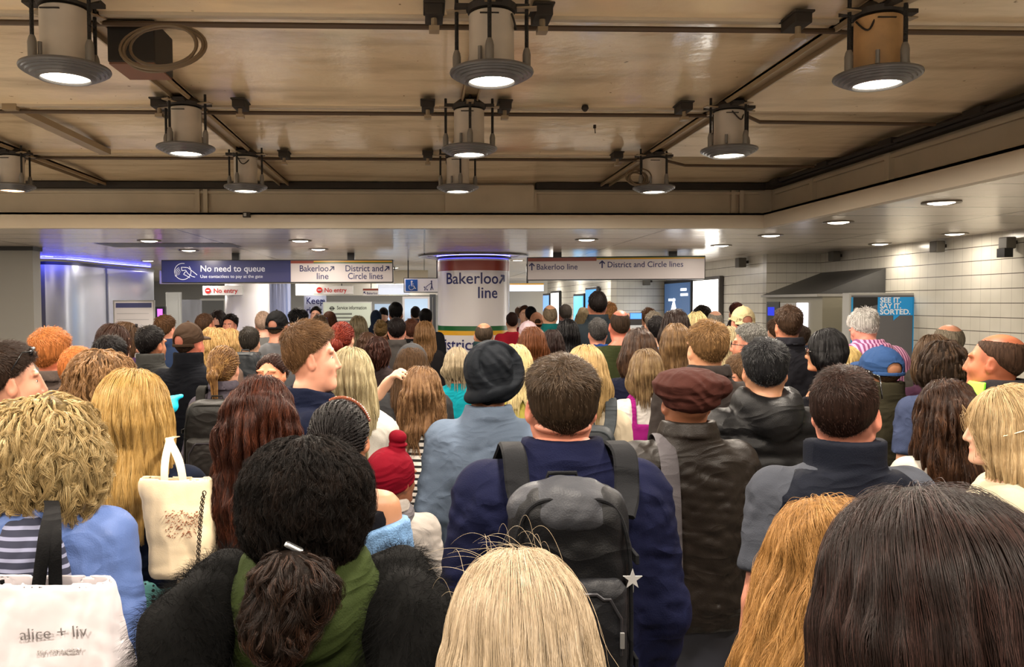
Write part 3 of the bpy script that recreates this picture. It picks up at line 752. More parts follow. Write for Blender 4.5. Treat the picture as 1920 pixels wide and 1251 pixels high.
# service information board
e, w, h = sign_frame('service_board', 606, 697, 566, 640, 14.5, 0, 'pale green board headed Service information above the crowd', mat('board_face', (176, 184, 170), .3), .05, 'notice board', M_LGREY, .02)
U = w/91
mb = MB()
for r in np.linspace(0, 2*math.pi, 17)[:-1]:
    mb.stroke([(17*U+3.2*U*math.cos(r), h-12*U+3.2*U*math.sin(r)), (17*U+3.2*U*math.cos(r+.4), h-12*U+3.2*U*math.sin(r+.4))], 1.2*U, -.01, -.005)
mb.stroke([(12*U, h-12*U), (22*U, h-12*U)], 1.5*U, -.011, -.005); mb.build('roundel', M_BLACK, e)
lettering('Service information', .09, M_BLACK, e, (26*U, -.005, h-14*U), .001, width=55*U)
for k, wd in enumerate((34, 36, 40)):
    MB().box((20*U, -.008, h-(24+7*k)*U), ((20+wd)*U, -.004, h-(21+7*k)*U)).build('notice_line', mat('faded_ink', (96, 98, 92), .6), e)
MB().box((w*.04, .0, -e.location.z), (w*.08, .05, 0)).box((w*.92, .0, -e.location.z), (w*.96, .05, 0)).build('board_leg', M_LGREY, e)
# far booths and doors behind the column, left
def panel(name, x0, x1, y0, y1, D, m, lab, cat, thick=.1, frame=None):
    a, b = P(x0, y1, D), P(x1, y0, D)
    e = empty(name, (a.x, D, 0), 0, lab, cat)
    w = b.x-a.x
    MB().box((0, 0, 0), (w, thick, b.z)).build('panel_body', frame or M_LGREY, e)
    MB().box((.05, -.01, max(a.z, .1)), (w-.05, 0, b.z-.05)).build('panel_face', m, e)
    return e, w
M_BLUEPALE = mat('pale_blue_lit_panel', (176, 200, 226), .3, emit=.35)
panel('far_doorway_panel', 699, 752, 566, 640, 19.0, M_BLUEPALE, 'pale blue lit panel beyond the service board', 'panel')
panel('far_kiosk', 755, 806, 556, 640, 18.0, M_BLUEPALE, 'white framed kiosk front left of the lettered column', 'kiosk', frame=M_WHITE)
panel('far_gate_pillar', 806, 817, 552, 640, 14.0, M_GREY, 'tall dark grey post just left of the lettered column', 'post', frame=mat('dark_post', (60, 62, 66), .4))
panel('tiled_pier', 312, 338, 548, 640, 17.5, M_LGREY, 'narrow pale tiled pier beyond the steel drum wall', 'pier', frame=M_LGREY)
panel('steel_door', 338, 376, 562, 640, 18.5, M_STEEL, 'brushed steel door leaf beyond the white pier', 'door', frame=M_STEEL)
panel('dark_gateway', 376, 423, 560, 640, 21, mat('dark_grey', (70, 70, 68), .5), 'dim gateway opening left of the pale far column', 'gateway', frame=M_GREY)
o, w_ = panel('purple_screen', 291, 309, 575, 600, 17.0, mat('purple_screen_glow', (190, 90, 240), .3, emit=1.4), 'small glowing purple screen by the end of the drum wall', 'screen', frame=M_BLACK)
# notice board on the steel wall, left
e, w, h = sign_frame('notice_board', 214, 286, 563, 680, 12.0, math.radians(8), 'tall white information board with blue header on the steel wall', M_WHITE, .06, 'notice board', M_LGREY, .02)
MB().box((.04, -.008, h-.11), (w-.04, -.004, h-.04)).build('blue_header', mat('header_blue', (60, 66, 120), .4), e)
for k in range(5):
    MB().box((.05, -.007, h-.2-.09*k), (w-.08, -.004, h-.195-.09*k)).build('notice_line', mat('rule_grey', (150, 152, 158), .5), e)
MB().box((0.0, .0, -e.location.z), (.05, .06, 0)).box((w-.05, .0, -e.location.z), (w, .06, 0)).build('board_leg', M_LGREY, e)

# ------------------------------------------------------------------ right-hand side: screens, booth, poster
def wall_screen(name, x0, x1, y0, y1, X, m, lab, frame=M_FRAME, cat='screen'):
    Da, Db = X*1500/(x0-795.0), X*1500/(x1-795.0)     # far (left) and near (right) ends on the wall plane
    zt = P(x1, y0, Db).z; zb = 0.9
    e = empty(name, (X-.012, Db, zb), 0, lab, cat)
    L = Da-Db
    MB().box((-.07, 0, 0), (0, L, zt-zb)).build('screen_case', frame, e, bevel=.01)
    MB().box((-.076, .06, .06), (-.07, L-.06, zt-zb-.06)).build('screen_face', m, e)
    return e, L, zt-zb
M_SCRW = mat('bright_screen', (255, 250, 240), .3, emit=3.0)
e, L, h = wall_screen('poster_screen', 1312, 1365, 517, 640, 5.17, M_SCRW, 'brightest white advertising screen on the right wall', mat('frame_grey', (70, 66, 62), .4))
e, L, h = wall_screen('poster_screen', 1257, 1310, 523, 640, 5.17, mat('dim_blue_screen', (60, 90, 130), .3, emit=.5), 'dark blue advertising screen with white triangle, beside the bright one')
MB().add([(-.08, .25*L, .2), (-.08, .95*L, .2), (-.08, .6*L, h-.35)], [(0, 1, 2)]).build('white_triangle', mat('screen_white_glow', (240, 245, 255), .3, emit=1.5), e)
for k, (a, b) in enumerate(((.15, .35), (.1, .35), (.55, .8))):
    MB().box((-.082, a*L, h-.22-.1*k), (-.076, b*L, h-.17-.1*k)).build('caption_line', mat('screen_white_glow', (240, 245, 255), .3, emit=1.5), e)
for (x0, x1, y0, m, lab) in ((1106, 1128, 537, mat('blue_screen', (70, 150, 220), .3, emit=.9), 'blue lit screen behind the tall man'),
                             (1083, 1103, 550, mat('blue_screen2', (90, 170, 230), .3, emit=.9), 'blue lit screen with dark frame left of the tall man'),
                             (1039, 1055, 545, M_SCRW, 'narrow bright white screen deep in the passage'),
                             (1024, 1036, 550, mat('blue_screen3', (110, 160, 230), .3, emit=1.0), 'farthest pale blue screen in the passage')):
    wall_screen('poster_screen', x0, x1, y0, 640, 3.83, m, lab)
# ticket office booth with canopy
bY0, bY1, bX = 10.17, 11.88, 5.16
M_OLIVE = mat('booth_grey_green', (128, 124, 108), .4)
e = empty('ticket_booth', (bX, bY0, 0), 0, 'grey ticket booth with lit window under the dark sloping canopy', 'booth')
zt = P(1560, 551, bY0).z
MB().box((0, 0, 0), (5.99-bX, bY1-bY0, zt)).build('booth_body', M_OLIVE, e)
def side(x0, x1, y0, y1, m, nm):
    Da, Db = (bX-.01)*1500/(x0-795.0), (bX-.01)*1500/(x1-795.0)
    MB().box((-.012, Db-bY0, P(x1, y1, Db).z), (-.002, Da-bY0, P(x1, y0, Db).z)).build(nm, m, e)
side(1448, 1472, 566, 640, M_BLACK, 'dark_recess'); side(1450, 1463, 576, 592, mat('booth_blue_screen', (60, 70, 220), .3, emit=1.2), 'blue_screen')
side(1474, 1504, 568, 640, M_LGREY, 'door_panel'); side(1506, 1527, 568, 628, mat('booth_window_glow', (238, 236, 250), .3, emit=2.0), 'lit_window')
e = empty('canopy', (bX, bY0, zt), 0, 'dark sloping metal canopy on the tiled wall above the booth', 'canopy')
zr = P(1680, 503, bY0).z-zt
L = bY1-bY0; wd = 5.99-bX
MB().add([(-.06, 0, 0), (wd, 0, 0), (wd, 0, zr), (-.06, L, 0), (wd, L, 0), (wd, L, zr)], [(0, 1, 2), (3, 5, 4), (0, 2, 5, 3), (0, 3, 4, 1), (1, 4, 5, 2)]).build('canopy_shell', mat('canopy_charcoal', (66, 66, 66), .4, var=.1), e)
MB().box((-.08, -.01, -.035), (wd, L, 0)).build('canopy_edge', M_GREY, e)
e, w, h = sign_frame('wall_poster', 1590, 1722, 549, 690, 9.58, 0, 'framed poster reading SEE IT. SAY IT. SORTED. beside the booth', mat('poster_grey', (96, 96, 100), .4), .16, 'poster', M_LGREY, .03)
U = w/132
MB().box((54*U, -.01, h-42*U), (121*U, -.004, h-8*U)).add([(84*U, -.01, h-42*U), (84*U, -.01, h-52*U), (96*U, -.01, h-42*U)], [(0, 1, 2)]).build('speech_panel', mat('poster_cyan', (20, 136, 200), .4, emit=.15), e)
MB().box((4*U, -.01, .05), (7*U, -.004, h-8*U)).box((121.5*U, -.01, .05), (124*U, -.004, h-8*U)).build('cyan_edge', mat('poster_cyan2', (30, 150, 214), .4), e)
MB().add([(8*U, -.008, h-8*U), (54*U, -.008, h-8*U), (54*U, -.008, h-22*U), (8*U, -.008, h-34*U)], [(0, 3, 2, 1)]).build('dark_image', M_BLACK, e)
PW = mat('poster_white', (236, 240, 244), .4)
for k, s_ in enumerate(('SEE IT.', 'SAY IT.', 'SORTED.')):
    lettering(s_, .088, PW, e, (58*U, -.012, h-(18+11*k)*U), .002, width=(40, 40, 58)[k]*U)
MB().box((.0, .0, -e.location.z), (.05, .16, 0)).box((w-.05, .0, -e.location.z), (w, .16, 0)).build('frame_leg', M_LGREY, e)
# small devices on the walls
p = P(463, 402, Y_BEAM-.01)
e = empty('ledge_box', (p.x, Y_BEAM-.015, p.z), 0, 'tiny dark box fixed on the cream fascia above the left sign', 'box')
MB().box((-.035, -.02, -.03), (.035, .015, .02)).build('box_body', M_DARK, e, bevel=.004); MB().box((-.025, -.024, -.02), (.0, -.02, .01)).build('box_label', M_LGREY, e)
def device(px, py, D, X, lab, s=1.0, name='wall_speaker', cat='speaker'):
    p = P(px, py, D)
    e = empty(name, (X if X else p.x, D, p.z), 0, lab, cat)
    MB().box((-.20*s, -.09*s, -.09*s), (-.06*s, .09*s, .08*s)).build('case', mat('device_grey', (92, 88, 80), .5), e, bevel=.01)
    MB().box((-.07*s, -.03*s, -.02*s), (0, .03*s, .03*s)).build('mount_arm', M_DARK, e)
    return e
device(1782, 462, 9.0, 6.0, 'small grey speaker box high on the tiled wall', .75)
device(1592, 480, 11.3, 6.0, 'small dark box high on the tiled wall above the canopy', .8)
device(1412, 492, 12.6, 5.17, 'grey camera housing high on the wall beside the bright screen', .9, 'security_camera', 'camera')
device(1222, 528, 16.5, 0, 'small bracket box on the tiled wall behind the right sign', .9, 'wall_bracket', 'bracket').location.y = 16.48
e = device(1915, 455, 7.9, 6.0, 'dark security camera on bracket at the top right edge', .7, 'security_camera', 'camera')
MB().box((-.17, -.07, -.15), (-.08, .04, -.06)).build('camera_head', M_BLACK, e)
# ------------------------------------------------------------------ solids as distance fields, meshed with surface nets
f32 = np.float32
def ell(p, c, r):
    x, y, z = (p[0]-c[0])/r[0], (p[1]-c[1])/r[1], (p[2]-c[2])/r[2]
    k = np.sqrt(x*x+y*y+z*z)+1e-9
    g = np.sqrt((x/r[0])**2+(y/r[1])**2+(z/r[2])**2)+1e-9
    return k*(k-1)/g
def cap(p, a, b, ra, rb=None):
    rb = ra if rb is None else rb
    a = np.asarray(a, float); b = np.asarray(b, float); d = b-a; L2 = float(d @ d)+1e-12
    h = np.clip(((p[0]-a[0])*d[0]+(p[1]-a[1])*d[1]+(p[2]-a[2])*d[2])/L2, 0, 1)
    x, y, z = p[0]-a[0]-h*d[0], p[1]-a[1]-h*d[1], p[2]-a[2]-h*d[2]
    return np.sqrt(x*x+y*y+z*z)-(ra+(rb-ra)*h)
def smin(a, b, k):
    h = np.clip(0.5+0.5*(b-a)/k, 0, 1)
    return b+(a-b)*h-k*h*(1-h)
def smax(a, b, k): return -smin(-a, -b, k)
def rbox(p, c, h, r):
    x, y, z = np.abs(p[0]-c[0])-h[0]+r, np.abs(p[1]-c[1])-h[1]+r, np.abs(p[2]-c[2])-h[2]+r
    return np.sqrt(np.maximum(x, 0)**2+np.maximum(y, 0)**2+np.maximum(z, 0)**2)+np.minimum(np.maximum(x, np.maximum(y, z)), 0)-r
def rotp(p, c, rx=0, ry=0, rz=0):
    """express p in a frame rotated about c"""
    R = np.array(Euler((rx, ry, rz)).to_matrix().transposed())
    x, y, z = p[0]-c[0], p[1]-c[1], p[2]-c[2]
    return (R[0, 0]*x+R[0, 1]*y+R[0, 2]*z, R[1, 0]*x+R[1, 1]*y+R[1, 2]*z, R[2, 0]*x+R[2, 1]*y+R[2, 2]*z)
def wob(p, k, seed=0, n=5, ridge=False):
    r = np.random.default_rng(seed); out = 0
    for i in range(n):
        v = r.normal(size=3); v /= np.linalg.norm(v); q = r.normal(size=3)*0.6
        kk = k*(0.7+0.9*i/n); ph = r.uniform(0, 6.3)
        t = kk*(p[0]*v[0]+p[1]*v[1]+p[2]*v[2])+ph+1.3*np.sin(kk*0.7*(p[0]*q[0]+p[1]*q[1]+p[2]*q[2])+ph*2)
        s = np.sin(t)
        out = out+((1-2*np.abs(s)) if ridge else s)
    return out/n

def axis(*segs):
    """segs: (start, step) ..., end"""
    pts = []
    for (a, st), nxt in zip(segs[:-1], segs[1:]):
        b = nxt[0] if isinstance(nxt, tuple) else nxt
        n = max(1, int(round((b-a)/st))); pts += list(np.linspace(a, b, n, endpoint=False))
    pts.append(segs[-1]); return np.array(pts, f32)

def nets(fn, xs, ys, zs):
    G = fn((xs[:, None, None].astype(f32), ys[None, :, None].astype(f32), zs[None, None, :].astype(f32)))
    G = np.broadcast_to(G, (len(xs), len(ys), len(zs))).astype(f32)
    ins = G < 0
    nx, ny, nz = G.shape
    offs = [(0,0,0),(1,0,0),(0,1,0),(1,1,0),(0,0,1),(1,0,1),(0,1,1),(1,1,1)]
    cnt = np.zeros((nx-1, ny-1, nz-1), np.int8)
    for a, b, c in offs: cnt += ins[a:nx-1+a, b:ny-1+b, c:nz-1+c]
    act = (cnt > 0) & (cnt < 8)
    ci = np.argwhere(act); M = len(ci)
    if M == 0: return np.zeros((0, 3), f32), np.zeros((0, 4), np.int32)
    idx = -np.ones(act.shape, np.int64); idx[act] = np.arange(M)
    val = np.stack([G[ci[:, 0]+a, ci[:, 1]+b, ci[:, 2]+c] for a, b, c in offs], 1)
    pos = np.stack([np.stack([xs[ci[:, 0]+a], ys[ci[:, 1]+b], zs[ci[:, 2]+c]], 1) for a, b, c in offs], 1)
    acc = np.zeros((M, 3)); n = np.zeros(M)
    for i, j in [(0,1),(2,3),(4,5),(6,7),(0,2),(1,3),(4,6),(5,7),(0,4),(1,5),(2,6),(3,7)]:
        vi, vj = val[:, i], val[:, j]; m = (vi < 0) != (vj < 0)
        t = np.where(m, vi/np.where(m, vi-vj, 1), 0)[:, None]
        acc += np.where(m[:, None], pos[:, i]*(1-t)+pos[:, j]*t, 0); n += m
    V = (acc/n[:, None]).astype(f32)
    Q = []
    for ax in range(3):
        s0 = [slice(None)]*3; s1 = [slice(None)]*3; s0[ax] = slice(0, -1); s1[ax] = slice(1, None)
        A, B = ins[tuple(s0)], ins[tuple(s1)]
        e = np.argwhere(A != B); u, w = [(1, 2), (2, 0), (0, 1)][ax]
        ok = (e[:, u] > 0) & (e[:, w] > 0) & (e[:, u] < act.shape[u]) & (e[:, w] < act.shape[w]); e = e[ok]
        flip = A[e[:, 0], e[:, 1], e[:, 2]]
        def at(du, dw):
            q = e.copy(); q[:, u] -= du; q[:, w] -= dw; return idx[q[:, 0], q[:, 1], q[:, 2]]
        q = np.stack([at(1, 1), at(0, 1), at(0, 0), at(1, 0)], 1)
        q[~flip] = q[~flip][:, ::-1]
        Q.append(q)
    return V, np.concatenate(Q).astype(np.int32)

def np_mesh(name, V, Q, cols=None):
    me = bpy.data.meshes.new(name)
    me.vertices.add(len(V)); me.vertices.foreach_set('co', np.ascontiguousarray(V, f32).ravel())
    me.loops.add(Q.size); me.loops.foreach_set('vertex_index', np.ascontiguousarray(Q, np.int32).ravel())
    me.polygons.add(len(Q)); me.polygons.foreach_set('loop_start', np.arange(0, Q.size, Q.shape[1], dtype=np.int32))
    try: me.polygons.foreach_set('loop_total', np.full(len(Q), Q.shape[1], np.int32))
    except Exception: pass
    me.polygons.foreach_set('use_smooth', np.ones(len(Q), bool))
    if cols is not None:
        at = me.attributes.new('tint', 'FLOAT_COLOR', 'POINT')
        c4 = np.ones((len(V), 4), f32); c4[:, :3] = cols; at.data.foreach_set('color', c4.ravel())
    me.update(); me.validate()
    return me

def grad(fn, p, e=0.003):
    p = p.astype(float); b = fn((p[:, 0], p[:, 1], p[:, 2])); g = np.empty_like(p)
    for i in range(3):
        q = p.copy(); q[:, i] += e
        g[:, i] = (fn((q[:, 0], q[:, 1], q[:, 2]))-b)/e
    l = np.linalg.norm(g, axis=1, keepdims=True)+1e-9
    return b/np.clip(l[:, 0], 0.5, 3), g/l

def smooth01(t): t = np.clip(t, 0, 1); return t*t*(3-2*t)
# ------------------------------------------------------------------ the human figure (metres, 1.75 m tall, facing +Y, feet at z 0)
HC = np.array((0, -0.005, 1.645))     # middle of the head
def lerp_tab(z, tab):
    t = np.array(tab, float); return [np.interp(z, t[:, 0], t[:, i]) for i in range(1, t.shape[1])]
TORSO = {'m': [(0.74,.10,.07,0),(0.80,.165,.105,0),(0.92,.175,.115,-.01),(1.04,.160,.110,0),(1.15,.168,.118,0),(1.28,.188,.125,.005),(1.36,.195,.115,0),(1.41,.185,.095,-.01),(1.445,.140,.078,-.018),(1.475,.092,.068,-.022),(1.50,.068,.062,-.022),(1.53,.058,.060,-.02),(1.57,.055,.058,-.012),(1.60,.03,.03,-.01)],
         'f': [(0.74,.10,.07,0),(0.80,.170,.110,-.01),(0.92,.172,.118,-.015),(1.04,.138,.098,0),(1.15,.146,.108,.005),(1.27,.162,.125,.01),(1.36,.168,.105,0),(1.41,.158,.085,-.01),(1.445,.118,.068,-.018),(1.475,.078,.058,-.022),(1.50,.056,.052,-.022),(1.53,.048,.050,-.02),(1.57,.046,.050,-.012),(1.60,.03,.03,-.01)]}
def loft(p, tab, inf=0.0, e=2.3):
    w, d, c = lerp_tab(p[2], tab); w = w+inf; d = d+inf
    k = (np.abs(p[0]/w)**e+np.abs((p[1]-c)/d)**e)**(1/e)
    return (k-1)*np.minimum(w, d)*0.9
ARM = {'m': [(.178,-.005,1.40),(.232,-.03,1.13),(.238,.07,.90)], 'f': [(.152,-.005,1.40),(.205,-.03,1.13),(.215,.07,.91)]}
ARM_FWD = {'m': [(.178,-.005,1.40),(.228,-.01,1.13),(.12,.24,1.16)], 'f': [(.152,-.005,1.40),(.20,-.01,1.13),(.10,.24,1.16)]}

def hand_sdf(p, w, d, side, up, curl=0.5, ks=1.0):
    """palm and five fingers from wrist w along direction d; up = back of the hand; side = thumb side"""
    w, d, up, side = [np.asarray(v, float) for v in (w, d, up, side)]
    d /= np.linalg.norm(d); up = up-d*(up @ d); up /= np.linalg.norm(up); side = side-d*(side @ d)-up*(side @ up); side /= np.linalg.norm(side)
    out = cap(p, w, w+d*0.03*ks, .023*ks, .026*ks)
    for k, s in enumerate((.028, .010, -.008, -.025)):
        L = (.072, .080, .075, .060)[k]*ks; b = w+d*(.085-.004*abs(k-1))*ks+side*s*ks
        out = smin(out, cap(p, w+d*.02*ks+side*s*.6*ks, b, .013*ks, .0105*ks), .012)
        a1, a2, a3 = curl*(.5+.12*k), curl*(1.3+.1*k), curl*(2.0+.1*k)
        q = b
        for a, f, r in ((a1, .45, .0092), (a2, .32, .0084), (a3, .23, .0074)):
            nq = q+(d*math.cos(a)-up*math.sin(a))*L*f
            out = smin(out, cap(p, q, nq, r*ks*1.04, r*ks), .003); q = nq
    t0 = w+d*.022*ks+side*.022*ks; t1 = t0+(side*.75+d*.6-up*.25)*.042*ks; t2 = t1+(d*.9+side*.25-up*.35)*.032*ks; t3 = t2+(d*.95-up*.35)*.024*ks
    out = smin(out, cap(p, t0, t1, .015*ks, .011*ks), .008); out = smin(out, cap(p, t1, t2, .0105*ks, .0095*ks), .003); out = smin(out, cap(p, t2, t3, .0095*ks, .0082*ks), .003)
    return out

def head_sdf(p, fine=True, fem=False):
    d = ell(p, (0, -.022, 1.672), (.076, .096, .086))
    d = smin(d, ell(p, (0, .022, 1.608), (.059 if fem else .064, .070, .082)), .035)
    d = smin(d, ell(p, (0, .068, 1.553), (.025, .022, .022)), .03)
    ax = np.abs(p[0]); q = (ax, p[1], p[2])
    d = smin(d, cap(q, (.052, .0, 1.60), (.018, .066, 1.553), .018, .015), .03)   # jaw
    if fine:
        d = smin(d, ell(q, (.034, .072, 1.675), (.028, .012, .010)), .012)         # brow
        d = smax(d, -ell(q, (.031, .090, 1.652), (.018, .017, .012)), .010)        # sockets
        d = smin(d, ell(q, (.031, .0640, 1.652), (.0130, .0125, .0120)), .004)     # eye and lid
        d = smin(d, cap(p, (0, .084, 1.664), (0, .1035, 1.620), .0075, .0105), .012) # nose
        d = smin(d, ell(q, (.011, .091, 1.615), (.0085, .010, .0075)), .006)
        d = smin(d, ell(p, (0, .082, 1.590), (.022, .012, .0052)), .006)           # lips
        d = smin(d, ell(p, (0, .080, 1.581), (.019, .012, .006)), .004)
        d = smin(d, ell(q, (.036, .055, 1.622), (.022, .024, .022)), .02)          # cheeks
    er = rotp(q, (.077, -.006, 1.640), 0.15, 0, -0.45)
    e_ = ell(er, (0, 0, 0), (.008, .019, .032)); e_ = smin(e_, ell(er, (-.004, .004, -.012), (.011, .014, .016)), .008)
    if fine:
        e_ = smax(e_, -ell(er, (.009, .003, .004), (.006, .0105, .019)), .004)
    return smin(d, e_, .006)

def body_sdf(sex='m', arms=None, fine=True, hands=True, armsL=None):
    arms = arms or ARM[sex]
    def fn(p):
        d = smax(smax(loft(p, TORSO[sex]), p[2]-1.56, .01), .765-p[2], .02)
        d = smin(d, cap(p, (0, -.022, 1.47), (0, -.012, 1.60), .056 if sex == 'm' else .047, .054 if sex == 'm' else .046), .03)
        d = smin(d, head_sdf(p, fine, sex == 'f'), .022)
        q = (np.abs(p[0]), p[1], p[2])
        sides = [(q, arms, 1)] if armsL is None else [(p, arms, 1), ((-p[0], p[1], p[2]), armsL, 1)]
        for (pp, A, s) in sides:
            k = 1.0 if sex == 'm' else .86
            a = cap(pp, A[0], A[1], .052*k, .040*k); a = smin(a, cap(pp, A[1], A[2], .041*k, .026*k), .02)
            d = smin(d, a, .05)
            if hands:
                A1, A2 = np.array(A[1]), np.array(A[2]); dd = A2-A1; dd /= np.linalg.norm(dd)
                side = A[4] if len(A) > 4 else (0, 1, .2); up = A[3] if len(A) > 3 else (1, .1, 0)
                d = smin(d, hand_sdf(pp, A2, dd, side, up, A[5] if len(A) > 5 else .45, k), .015)
        l = cap(q, (.092, -.005, .86), (.098, 0, .48), .088, .056); l = smin(l, cap(q, (.098, 0, .48), (.10, -.02, .09), .055, .036), .03)
        l = smin(l, cap(q, (.10, -.03, .045), (.105, .12, .03), .036, .028), .03)
        d = smin(d, l, .05)
        return d
    return fn

def head_weights(V): return smooth01((V[:, 2]-1.475)/0.09)
PIV = np.array((0, -.018, 1.525))
def turn(V, yaw=0, pitch=0, roll=0, hs=1.0, w=None, nd=.046):
    """rotate (and scale) the head part of a body-frame cloud about the neck"""
    w = head_weights(V) if w is None else w
    R = np.array(Euler((pitch, roll, yaw)).to_matrix())
    T = (V-PIV) @ R.T*hs+PIV+np.array((0, .004, -nd))
    return V*(1-w[:, None])+T*w[:, None]

def skin_mat():
    out = {}
    def get(tone):
        if tone in out: return out[tone]
        m = bpy.data.materials.new('skin'); m.use_nodes = True; nt = m.node_tree; b = nt.nodes['Principled BSDF']
        at = nt.nodes.new('ShaderNodeAttribute'); at.attribute_name = 'tint'
        mx = nt.nodes.new('ShaderNodeMix'); mx.data_type = 'RGBA'; mx.blend_type = 'MULTIPLY'; mx.inputs['Factor'].default_value = 1
        mx.inputs['A'].default_value = tuple(v*SKIN_K for v in lin(tone)[:3])+(1,); nt.links.new(at.outputs['Color'], mx.inputs['B'])
        tc = nt.nodes.new('ShaderNodeTexCoord'); n = nt.nodes.new('ShaderNodeTexNoise'); n.inputs['Scale'].default_value = 30
        nt.links.new(tc.outputs['Object'], n.inputs['Vector'])
        r = nt.nodes.new('ShaderNodeMapRange'); r.inputs[3].default_value = .9; r.inputs[4].default_value = 1.08; nt.links.new(n.outputs[0], r.inputs[0])
        v = nt.nodes.new('ShaderNodeVectorMath'); v.operation = 'SCALE'; nt.links.new(mx.outputs['Result'], v.inputs[0]); nt.links.new(r.outputs[0], v.inputs['Scale'])
        nt.links.new(v.outputs[0], b.inputs['Base Color'])
        b.inputs['Roughness'].default_value = .5; b.inputs['Specular IOR Level'].default_value = .3; b.inputs['Subsurface Weight'].default_value = 0.0
        out[tone] = m; return m
    return get
skin = skin_mat()
FAIR, PINK, TAN, BROWNSKIN, DEEP = (226, 176, 146), (224, 150, 124), (196, 142, 108), (150, 98, 70), (92, 58, 42)

def tint_skin(V, stub=None):
    c = np.ones((len(V), 3), f32)
    lips = np.exp(-(((V[:, 0])/.020)**2+((V[:, 2]-1.5855)/.008)**2+((V[:, 1]-.092)/.014)**2)*1.2)[:, None]
    c = c*(1-lips)+lips*np.array((.86, .48, .48))
    ear = np.exp(-(((np.abs(V[:, 0])-.085)/.012)**2+((V[:, 1]+.008)/.03)**2+((V[:, 2]-1.64)/.04)**2))[:, None]
    c = c*(1-ear*.5)+ear*.5*np.array((1.0, .66, .60))
    return c

BODY = {}
def stubble(V, C, hc, amt=.75):
    """close-cropped hair roots on the nape and round the ears (colour of the skin itself there)"""
    C = C.copy(); b = smooth01((V[:, 2]-1.560)/.045)*smooth01((.045-V[:, 1]-.9*np.maximum(1.66-V[:, 2], 0)+.02*0)/.02)*(1-smooth01((V[:, 2]-1.735)/.02))
    b = b*(1-np.exp(-(((np.abs(V[:, 0])-.085)/.014)**2+((V[:, 1]-.0)/.024)**2+((V[:, 2]-1.64)/.036)**2)))
    k = np.clip(np.array([v/255 for v in hc])**1.6*1.1+.10, 0, 1)
    return C*(1-(b*amt)[:, None])+k*(b*amt)[:, None]
GX = {0: .0045, 1: .0075, 2: .012}
def body_template(sex, lod, key=None, **kw):
    k = (sex, lod, key)
    if k in BODY: return BODY[k]
    h = GX[lod]; c = (.022, .028, .036)[lod]; hx = (.008, .012, .03)[lod]
    xs1 = axis((0, h), (.105, c), (.14, hx), .29) if key is None else axis((0, h), (.30, .012), .42)
    xs = np.concatenate([-xs1[::-1][:-1], xs1])
    ys = axis((-.16, c), (-.13, h), (.13, c), .19) if key is None else axis((-.30, .012), (-.13, h), (.36, .012), .45)
    if key is None: zs = axis((-.01, .03), (.69, hx), (.92, c), (1.44, .014), (1.50, h), 1.775)
    else: zs = axis((-.01, .03), (.85, .012), (1.38, h), 1.80)
    V, Q = nets(body_sdf(sex, fine=lod < 2, **kw), xs, ys, zs)
    BODY[k] = (V.astype(float), Q, tint_skin(V)); return BODY[k]

# ------------------------------------------------------------------ hair
def hair_mesh_mat(c, name='hair', dark=1.0):
    c = tuple(int(v*dark) for v in c)
    key = ('hm', c)
    if key in MATS: return MATS[key]
    m = bpy.data.materials.new(name); m.use_nodes = True; nt = m.node_tree; b = nt.nodes['Principled BSDF']; N = nt.nodes.new; L = nt.links.new
    tc = N('ShaderNodeTexCoord'); mp = N('ShaderNodeMapping'); mp.inputs['Scale'].default_value = (140, 140, 9); L(tc.outputs['Object'], mp.inputs[0])
    n = N('ShaderNodeTexNoise'); n.inputs['Scale'].default_value = 1.0; n.inputs['Detail'].default_value = 3; L(mp.outputs[0], n.inputs['Vector'])
    c0 = tuple(v*HAIR_K for v in lin(c)[:3])+(1,); b.inputs['Specular IOR Level'].default_value = .04; cr = N('ShaderNodeValToRGB'); cr.color_ramp.elements[0].position = .32; cr.color_ramp.elements[1].position = .68
    cr.color_ramp.elements[0].color = tuple(v*.45 for v in c0[:3])+(1,); cr.color_ramp.elements[1].color = tuple(min(1, v*1.15) for v in c0[:3])+(1,)
    L(n.outputs[0], cr.inputs[0]); L(cr.outputs[0], b.inputs['Base Color']); b.inputs['Roughness'].default_value = .55
    bp = N('ShaderNodeBump'); bp.inputs['Strength'].default_value = .7; bp.inputs['Distance'].default_value = .004; L(n.outputs[0], bp.inputs['Height']); L(bp.outputs[0], b.inputs['Normal'])
    MATS[key] = m; return m
